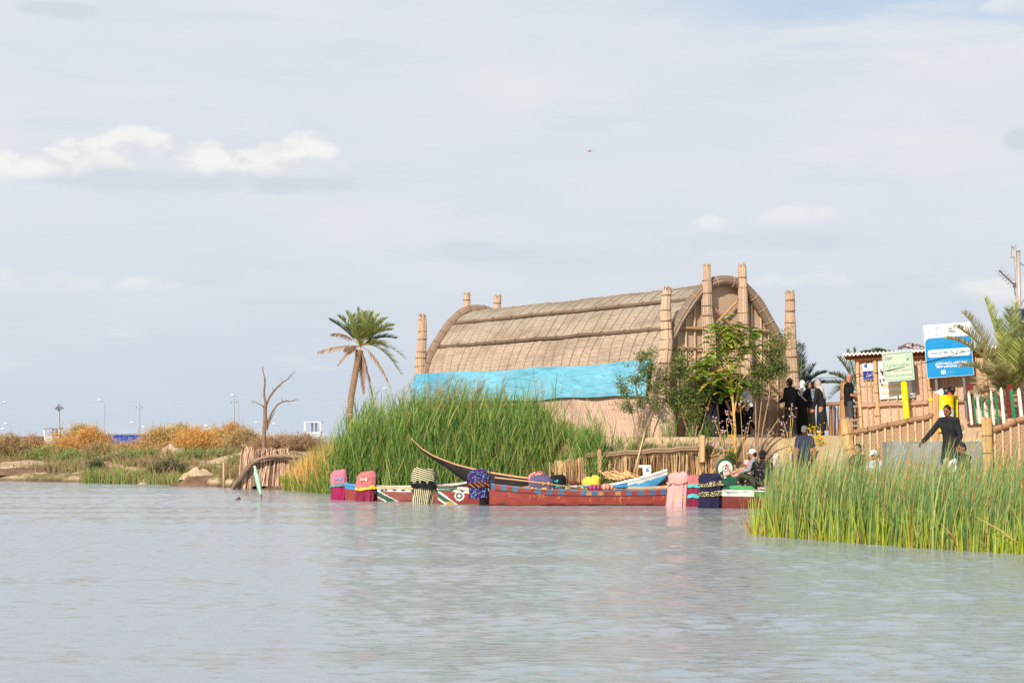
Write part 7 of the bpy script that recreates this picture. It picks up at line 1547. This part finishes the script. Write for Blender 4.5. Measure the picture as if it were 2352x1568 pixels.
    t = thing('solar_panel', 'small framed solar panel tilted on the hut roof below the aerial mast', 'solar panel', P(2352, 720, 59)); m = MB(); m.box((.05, 0, -.02), (.62, .05, .42), Matrix.Rotation(-.4, 3, 'X')); pn = m.build('frame', mat('frame_alu', S(200, 204, 208), .3, .1, 5, 0, metal=.6), t, False, False); m = MB(); m.box((.05, -.03, -.03), (.57, .02, .37), Matrix.Rotation(-.4, 3, 'X')); m.build('cells', mat_spots('pv_cells', [(.02, .03, .08), (.03, .04, .10), (.015, .02, .05), (.02, .03, .08)], 16, .2), pn, False, False); m = MB(); m.tube([(.05, .05, -.2), (.05, .15, -3.4)], .04, 8); m.build('post', ST, t, False, False)
    # washing line wire from the hall to the hut
    m = MB(); m.tube([P(1826, 868, 58.5), P(1900, 867, 57.5), P(1968, 866, 55.6), P(2040, 850, 55.15), P(2127, 832, 55.1), P(2178, 818, 55.0), P(2260, 796, 54.5)], .008, 5); tag(m.build('wire', BLACK), 'thin dark wire strung from the hall column past the signs to the palm', 'wire')
    t = thing('crate', 'small weathered wooden ladder frame leaning by the hut corner', 'ladder', P(1960, 995, 56.2)); m = MB()
    m.bar(P(1957, 1005, 56.3), P(1955, 960, 56.3), .06, .03, up=(0, 1, 0)); m.bar(P(1972, 1005, 56.3), P(1970, 960, 56.3), .06, .03, up=(0, 1, 0))
    for v in (965, 978, 992): m.bar(P(1955, v, 56.28), P(1972, v - 1, 56.28), .05, .03, up=(0, 1, 0))
    m.build('frame', mat('wood_grey', S(176, 150, 126), .9, .25, 9, .3), t)
    t.name = 'ladder_frame'
    # litter on the far shore
    for k, (u, v, dd, c_, lab) in enumerate(((206, 1098, 82.2, S(235, 235, 235), 'white scrap of litter on the far shore by the tiny dark bush'), (243, 1101, 81.2, S(120, 160, 200), 'bluish scrap of litter on the far shore'), (262, 1103, 80.2, S(240, 236, 226), 'pale bag caught on the far shore beside the grass'), (104, 1078, 87, S(230, 232, 236), 'white scrap of litter near the sand spit'))):
        p = P(u, v, dd); p.z = ground_z(p.x, dd) + .03; m = MB(); m.grid(lambda a, b: p + Vector(((a - .5) * .26, (b - .5) * .2, .05 * noise.noise(Vector((a * 4, b * 4, k))) + .06 * math.sin(a * PI))), 8, 6); tag(m.build('plastic_scrap', mat('litter_%d' % k, c_), None, True), lab, 'litter')
    # bird
    c = P(1354, 347.5, 60); m = MB(); m.tube([c + Vector((-.10, 0, -.002)), c + Vector((-.06, 0, .004)), c + Vector((0, 0, .0)), c + Vector((.07, 0, .012)), c + Vector((.13, 0, .022))], [.008, .024, .032, .02, .006], 10); m.ball(c + Vector((-.075, 0, .004)), (.028, .022, .022), None, 8, 6)
    for s in (-1, 1): m.capsule(c + Vector((-.02, .02 * s, .012)), .02, c + Vector((.03, .14 * s, .03)), .012, 6); m.capsule(c + Vector((.03, .14 * s, .03)), .012, c + Vector((.15, .22 * s, .024)), .005, 6)
    o = skinned(m, 'bird', mat('bird_brown', S(190, 160, 146)), None, .007, 1)
    for v_ in o.data.vertices: v_.co = c + (v_.co - c) * .72
    o.data.update(); tag(o, 'small brown bird gliding high in the open sky', 'bird')
def build_far():
    HZ = lambda r, g, b, k=.8: tuple(lerp(c, h, .42) for c, h in zip(S(r, g, b, k), (.50, .55, .62)))  # mixes pale distance haze into the colours of far objects
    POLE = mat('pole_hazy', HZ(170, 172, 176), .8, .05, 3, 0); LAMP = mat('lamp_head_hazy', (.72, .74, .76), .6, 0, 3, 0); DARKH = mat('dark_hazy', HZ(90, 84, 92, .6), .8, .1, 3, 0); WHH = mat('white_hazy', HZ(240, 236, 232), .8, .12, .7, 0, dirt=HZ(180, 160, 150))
    # container
    d = 190.0; t = thing('shipping_container', 'blue corrugated shipping container half hidden behind the tamarisk bushes', 'container', P(275, 1040, d)); x0, x1 = P(206, 0, d).x, P(345, 0, d).x; zt, zb = P(0, 996, d).z, P(0, 1058, d).z
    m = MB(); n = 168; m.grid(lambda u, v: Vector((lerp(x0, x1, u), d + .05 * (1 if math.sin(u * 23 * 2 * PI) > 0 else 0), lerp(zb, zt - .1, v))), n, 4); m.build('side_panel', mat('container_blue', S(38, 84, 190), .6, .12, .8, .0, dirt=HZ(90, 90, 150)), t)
    m = MB(); m.box(((x0 + x1) / 2, d + 1.2, (zb + zt) / 2), (x1 - x0 - .02, 2.2, zt - zb - .1)); m.build('body', mat('container_blue', (1, 1, 1)), t)
    for z in (zt - .06, zb + .1): m = MB(); m.box(((x0 + x1) / 2, d, z), (x1 - x0, .18, .14)); m.build('side_rail', mat('container_blue_dark', HZ(24, 50, 120), .6, .1, 2, 0), t)
    for x in (x0 + .06, x1 - .06): m = MB(); m.box((x, d, (zt + zb) / 2), (.14, .2, zt - zb)); m.build('corner_post', mat('container_blue_dark', (1, 1, 1)), t)
    m = MB(); m.add([(lerp(x0, x1, .955) + a, d - .12, zt - .55 + b) for a, b in ((-.2, -.2), (.2, -.2), (.2, .2), (-.2, .2))], [(0, 1, 2, 3)]); m.build('placard', mat('container_blue_dark', (1, 1, 1)), t)
    # towers
    def tower(label, u0, u1, vt, vm, vb, d, slab):
        t = thing('guard_tower', label, 'guard tower', P((u0 + u1) / 2, vb, d)); px = d / F; m = MB(); w = (u1 - u0) * px; c = P((u0 + u1) / 2, vt, d); m.box((c.x, d + w / 2, c.z), (w * 1.08, w * 1.05, .14)); m.build('roof', slab, t)
        for i, j in ((0, 0), (1, 0), (0, 1), (1, 1)):
            m = MB(); x = P(u0, 0, d).x + i * w * .94 + w * .03 - (j * w * .35 if i else -j * w * .35); z1, z0 = P(0, vt, d).z, P(0, vm, d).z; m.box((x, d + j * w * .9 + .1, (z1 + z0) / 2), (.22, .22, z1 - z0)); m.build('pillar', WHH, t)
        z1, z0 = P(0, vm, d).z, P(0, vb, d).z; m = MB(); m.box((c.x, d + w / 2, (z1 + z0) / 2), (w, w, z1 - z0)); m.build('parapet', WHH, t)
    tower('white open sided guard tower with a dark slab roof beside the floodlight mast', 101, 136, 984, 1000, 1040, 240, DARKH); tower('white open sided guard tower with a pale roof beyond the long fence', 699, 737, 969, 991, 1030, 235, WHH)
    # long fence
    d = 228.0; t = thing('paling_fence', 'long grey green paling fence running along the far bank', 'fence', P(650, 1010, d)); FG = mat('paling_hazy', HZ(176, 188, 180), .8, .1, 3, 0); m = MB(); px = d / F
    for k in range(64): u = 556 + k * 3.6; p = P(u, 1014, d); m.box((p.x, d, H0 - .35), (.09, .05, 1.0))
    m.build('paling_row', FG, t)
    for v in (996.5, 1012): m = MB(); a, b = P(554, v, d), P(790, v, d); m.box(((a.x + b.x) / 2, d + .06, a.z), (b.x - a.x, .06, .10)); m.build('rail', FG, t)
    m = MB(); a, b = P(556, 1016, d), P(790, 1016, d); m.box(((a.x + b.x) / 2, d + .1, a.z + .35), (b.x - a.x, .03, .62)); m.build('panel', mat('panel_hazy', HZ(200, 206, 196), .8, .1, 1, 0), t)
    # rubble building
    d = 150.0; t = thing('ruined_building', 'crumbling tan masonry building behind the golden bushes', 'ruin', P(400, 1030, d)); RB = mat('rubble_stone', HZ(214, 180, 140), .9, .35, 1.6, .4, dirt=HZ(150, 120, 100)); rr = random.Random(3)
    for u0, u1, vt, off in ((352, 395, 995, .0), (392, 424, 983, .4), (420, 450, 982, 0), (372, 402, 985, 1.0)):
        m = MB(); a, b = P(u0, vt, d), P(u1, vt, d); n = 16
        m.grid(lambda u, v: Vector((lerp(a.x, b.x, u) + .1 * noise.noise(Vector((u * 9, v * 9, u0))), d + off + .18 * noise.noise(Vector((u * 6, v * 6, u0))) , lerp(-.4, a.z + .55 * noise.noise(Vector((u * 5, 0, u0))) + .3 * noise.noise(Vector((u * 14, 0, u0))), v))), n, 10); m.build('wall', RB, t)
    m = MB(); c = P(406, 981, d); m.box(c, (1.5, 1.2, .22), Matrix.Rotation(.1, 3, 'Y')); m.build('roof_slab', RB, t)
    m = MB(); c = P(388, 1008, d - .3); m.box(c, (.5, .2, .8)); m.build('dark_window_block', DARKH, t)  # solid block on the wall, the dark of a window put into its colour
    # lamps
    def lamp(label, u, vt, hu, hv, d, vb=1004):
        t = thing('street_lamp', label, 'street lamp', P(u, vb, d), 'street lamps on the far bank'); px = d / F; m = MB(); m.tube([P(u + (u - hu) * .0, vb, d), P(u, vt + 4, d)], [.09, .06], 6); m.tube([P(u, vt + 4, d), P(lerp(u, hu, .3), vt, d), P(hu, hv, d)], .05, 5); m.build('pole', POLE, t)
        m = MB(); c = P(hu - (4 if hu < u else -4) * .6, hv - .3, d); s = 1 if hu > u else -1; m.ball(c, (5.2 * px, .25, 1.9 * px), Matrix.Rotation(.18 * -s, 3, 'Y'), 10, 6); m.build('lamp_head', LAMP, t, True)
    lamp('tall street lamp rising above the blue container', 240, 922, 232, 918.5, 330); lamp('tall street lamp next to the twin utility pole by the dead tree', 548, 912, 537, 907.5, 330); lamp('lower street lamp behind the container, beside the slim utility pole', 317, 975, 306, 970.5, 420)
    lamp('small street lamp over the right end of the container', 352, 983, 332, 980.5, 470); lamp('small street lamp over the golden bushes', 493, 982, 476, 977.5, 470); lamp('low street lamp just left of the dead tree trunk', 602, 976, 591, 970.5, 430); lamp('low street lamp just right of the dead tree trunk', 645, 978, 632, 973.5, 430)
    lamp('street lamp on the left above the brown scrub', 26, 976, 16, 972.5, 420); lamp('street lamp head at the left picture edge, low above the scrub', -6, 988, 4, 985, 470); lamp('street lamp whose arm enters at the left picture edge, higher up', -14, 930, 8, 924, 330); lamp('street lamp head showing above the tall reeds beside the date palm', 900, 895, 887, 892.5, 320)
    def upole(label, u, vt, d, arms, dark=False):
        t = thing('utility_pole', label, 'utility pole', P(u, 1004, d), 'utility poles on the far bank'); m = MB(); m.tube([P(u, 1004, d), P(u, vt, d)], [.16, .10], 7); m.build('pole', POLE, t)
        for v, w in arms:
            m = MB(); a, b = P(u - w, v, d), P(u + w, v, d); m.bar(a, b, .12, .12); m.build('crossarm', POLE, t)
            for s in (-1, 0, 1): m = MB(); p = P(u + s * w, v - 1.6, d); m.ball(p, (.10, .10, .18), None, 6, 5); m.build('insulator', DARKH, t)
    upole('slim utility pole with one crossarm standing behind the container', 320, 925, 320, ((937, 6),)); upole('utility pole with a crossarm close to a tall lamp, left of the dead tree', 537.5, 913, 320, ((925, 6),))
    t = thing('floodlight_mast', 'short floodlight mast with a crown of dark lamps above the guard tower', 'floodlight mast', P(136, 1000, 300)); m = MB(); m.tube([P(136, 1004, 300), P(135, 930, 300)], [.22, .13], 7); m.build('pole', POLE, t); m = MB(); m.bar(P(127, 937, 300), P(144, 937, 300), .15, .15); m.build('crossarm', DARKH, t)
    for u, v in ((128, 938), (133, 939), (139, 939), (143.5, 937), (131, 934), (140, 934), (135, 929)): m = MB(); c = P(u, v, 299.6); m.ball(c, (.19, .16, .15), None, 8, 6); m.build('floodlight', DARKH, t)
    W = mat('wire_hazy', (.42, .45, .50), .8, 0, 3, 0)
    for k, pts in enumerate((((-10, 949), (60, 947.5), (136, 940), (230, 939.5), (320, 936), (430, 932), (537, 925), (700, 925), (900, 922)), ((136, 934), (230, 932), (320, 926), (430, 923.5), (537, 914), (640, 915), (790, 909)))):
        m = MB(); m.tube([P(u, v, 320) for u, v in pts], .025, 4); tag(m.build('power_line', W), ['lower power line sagging between the far utility poles', 'upper power line sagging between the far utility poles'][k], 'power line')
    # mounds and clods
    DIRT = mat('pale_dirt', S(212, 184, 152), .95, .25, 3, .6, dirt=S(150, 120, 96), dirt_amt=.6, dirt_scale=1.2)
    DIRTD = mat('cut_bank', S(134, 104, 82), .95, .35, 3, .7, dirt=S(80, 62, 50), dirt_amt=.6, dirt_scale=2)
    def mound(label, u, v, d, w, dp, h, mt_, seed, rough=.25):
        c = P(u, v, d); c.z = ground_z(c.x, d) - .12; m = MB()
        def f(a, b):
            x, y = (a - .5) * 2, (b - .5) * 2; r = min(1, math.hypot(x, y)); k = max(0, 1 - r ** 1.6); nz = noise.noise(Vector((x * 2.2, y * 2.2, seed))) * .5 + noise.noise(Vector((x * 6, y * 6, seed))) * .25
            return c + Vector((x * w / 2, y * dp / 2, h * (k ** .8) * (1 + rough * 3 * nz)))
        m.grid(f, 44, 30); tag(m.build('dirt_mound', mt_, None, True), label, 'mound', kind='structure')
    mound('pale pointed dirt mound among the bushes', 400, 1062, 88, 1.9, 1.6, .68, DIRT, 1); mound('pale rounded clod of dry mud on the shore', 455, 1100, 76.6, 1.5, 1.0, .42, DIRT, 2); mound('lumpy clod of dry mud beside the grass', 340, 1100, 78.2, 1.0, .9, .42, DIRT, 3)
    mound('low pale spit of sand at the picture edge', 60, 1083, 86.5, 4.2, 3.0, .34, DIRT, 4, .12); mound('dark eroded edge of the bank', 462, 1110, 75.3, 2.6, 1.2, .42, DIRTD, 5); mound('dark eroded edge of the bank', 345, 1110, 77.2, 1.6, 1.0, .42, DIRTD, 6); mound('dark eroded edge of the sand spit', 60, 1098, 84.2, 5.0, 1.0, .3, DIRTD, 7, .2); mound('pale dirt shelf behind', 580, 1045, 82, 4.0, 2, .5, DIRT, 8, .1); mound('pale dirt shelf behind', 470, 1075, 82, 2.0, 2, .3, DIRT, 9, .1)
# ---------------------------------------------------------------- build
ground_people()
build_hut(); build_signs(); build_hall(); build_boats(); build_fences(); build_far()
build_ground(); build_water()
build_reeds_mid(); build_reeds_near(); build_palms(); build_trees(); build_bushes()
build_world(); build_light_camera()
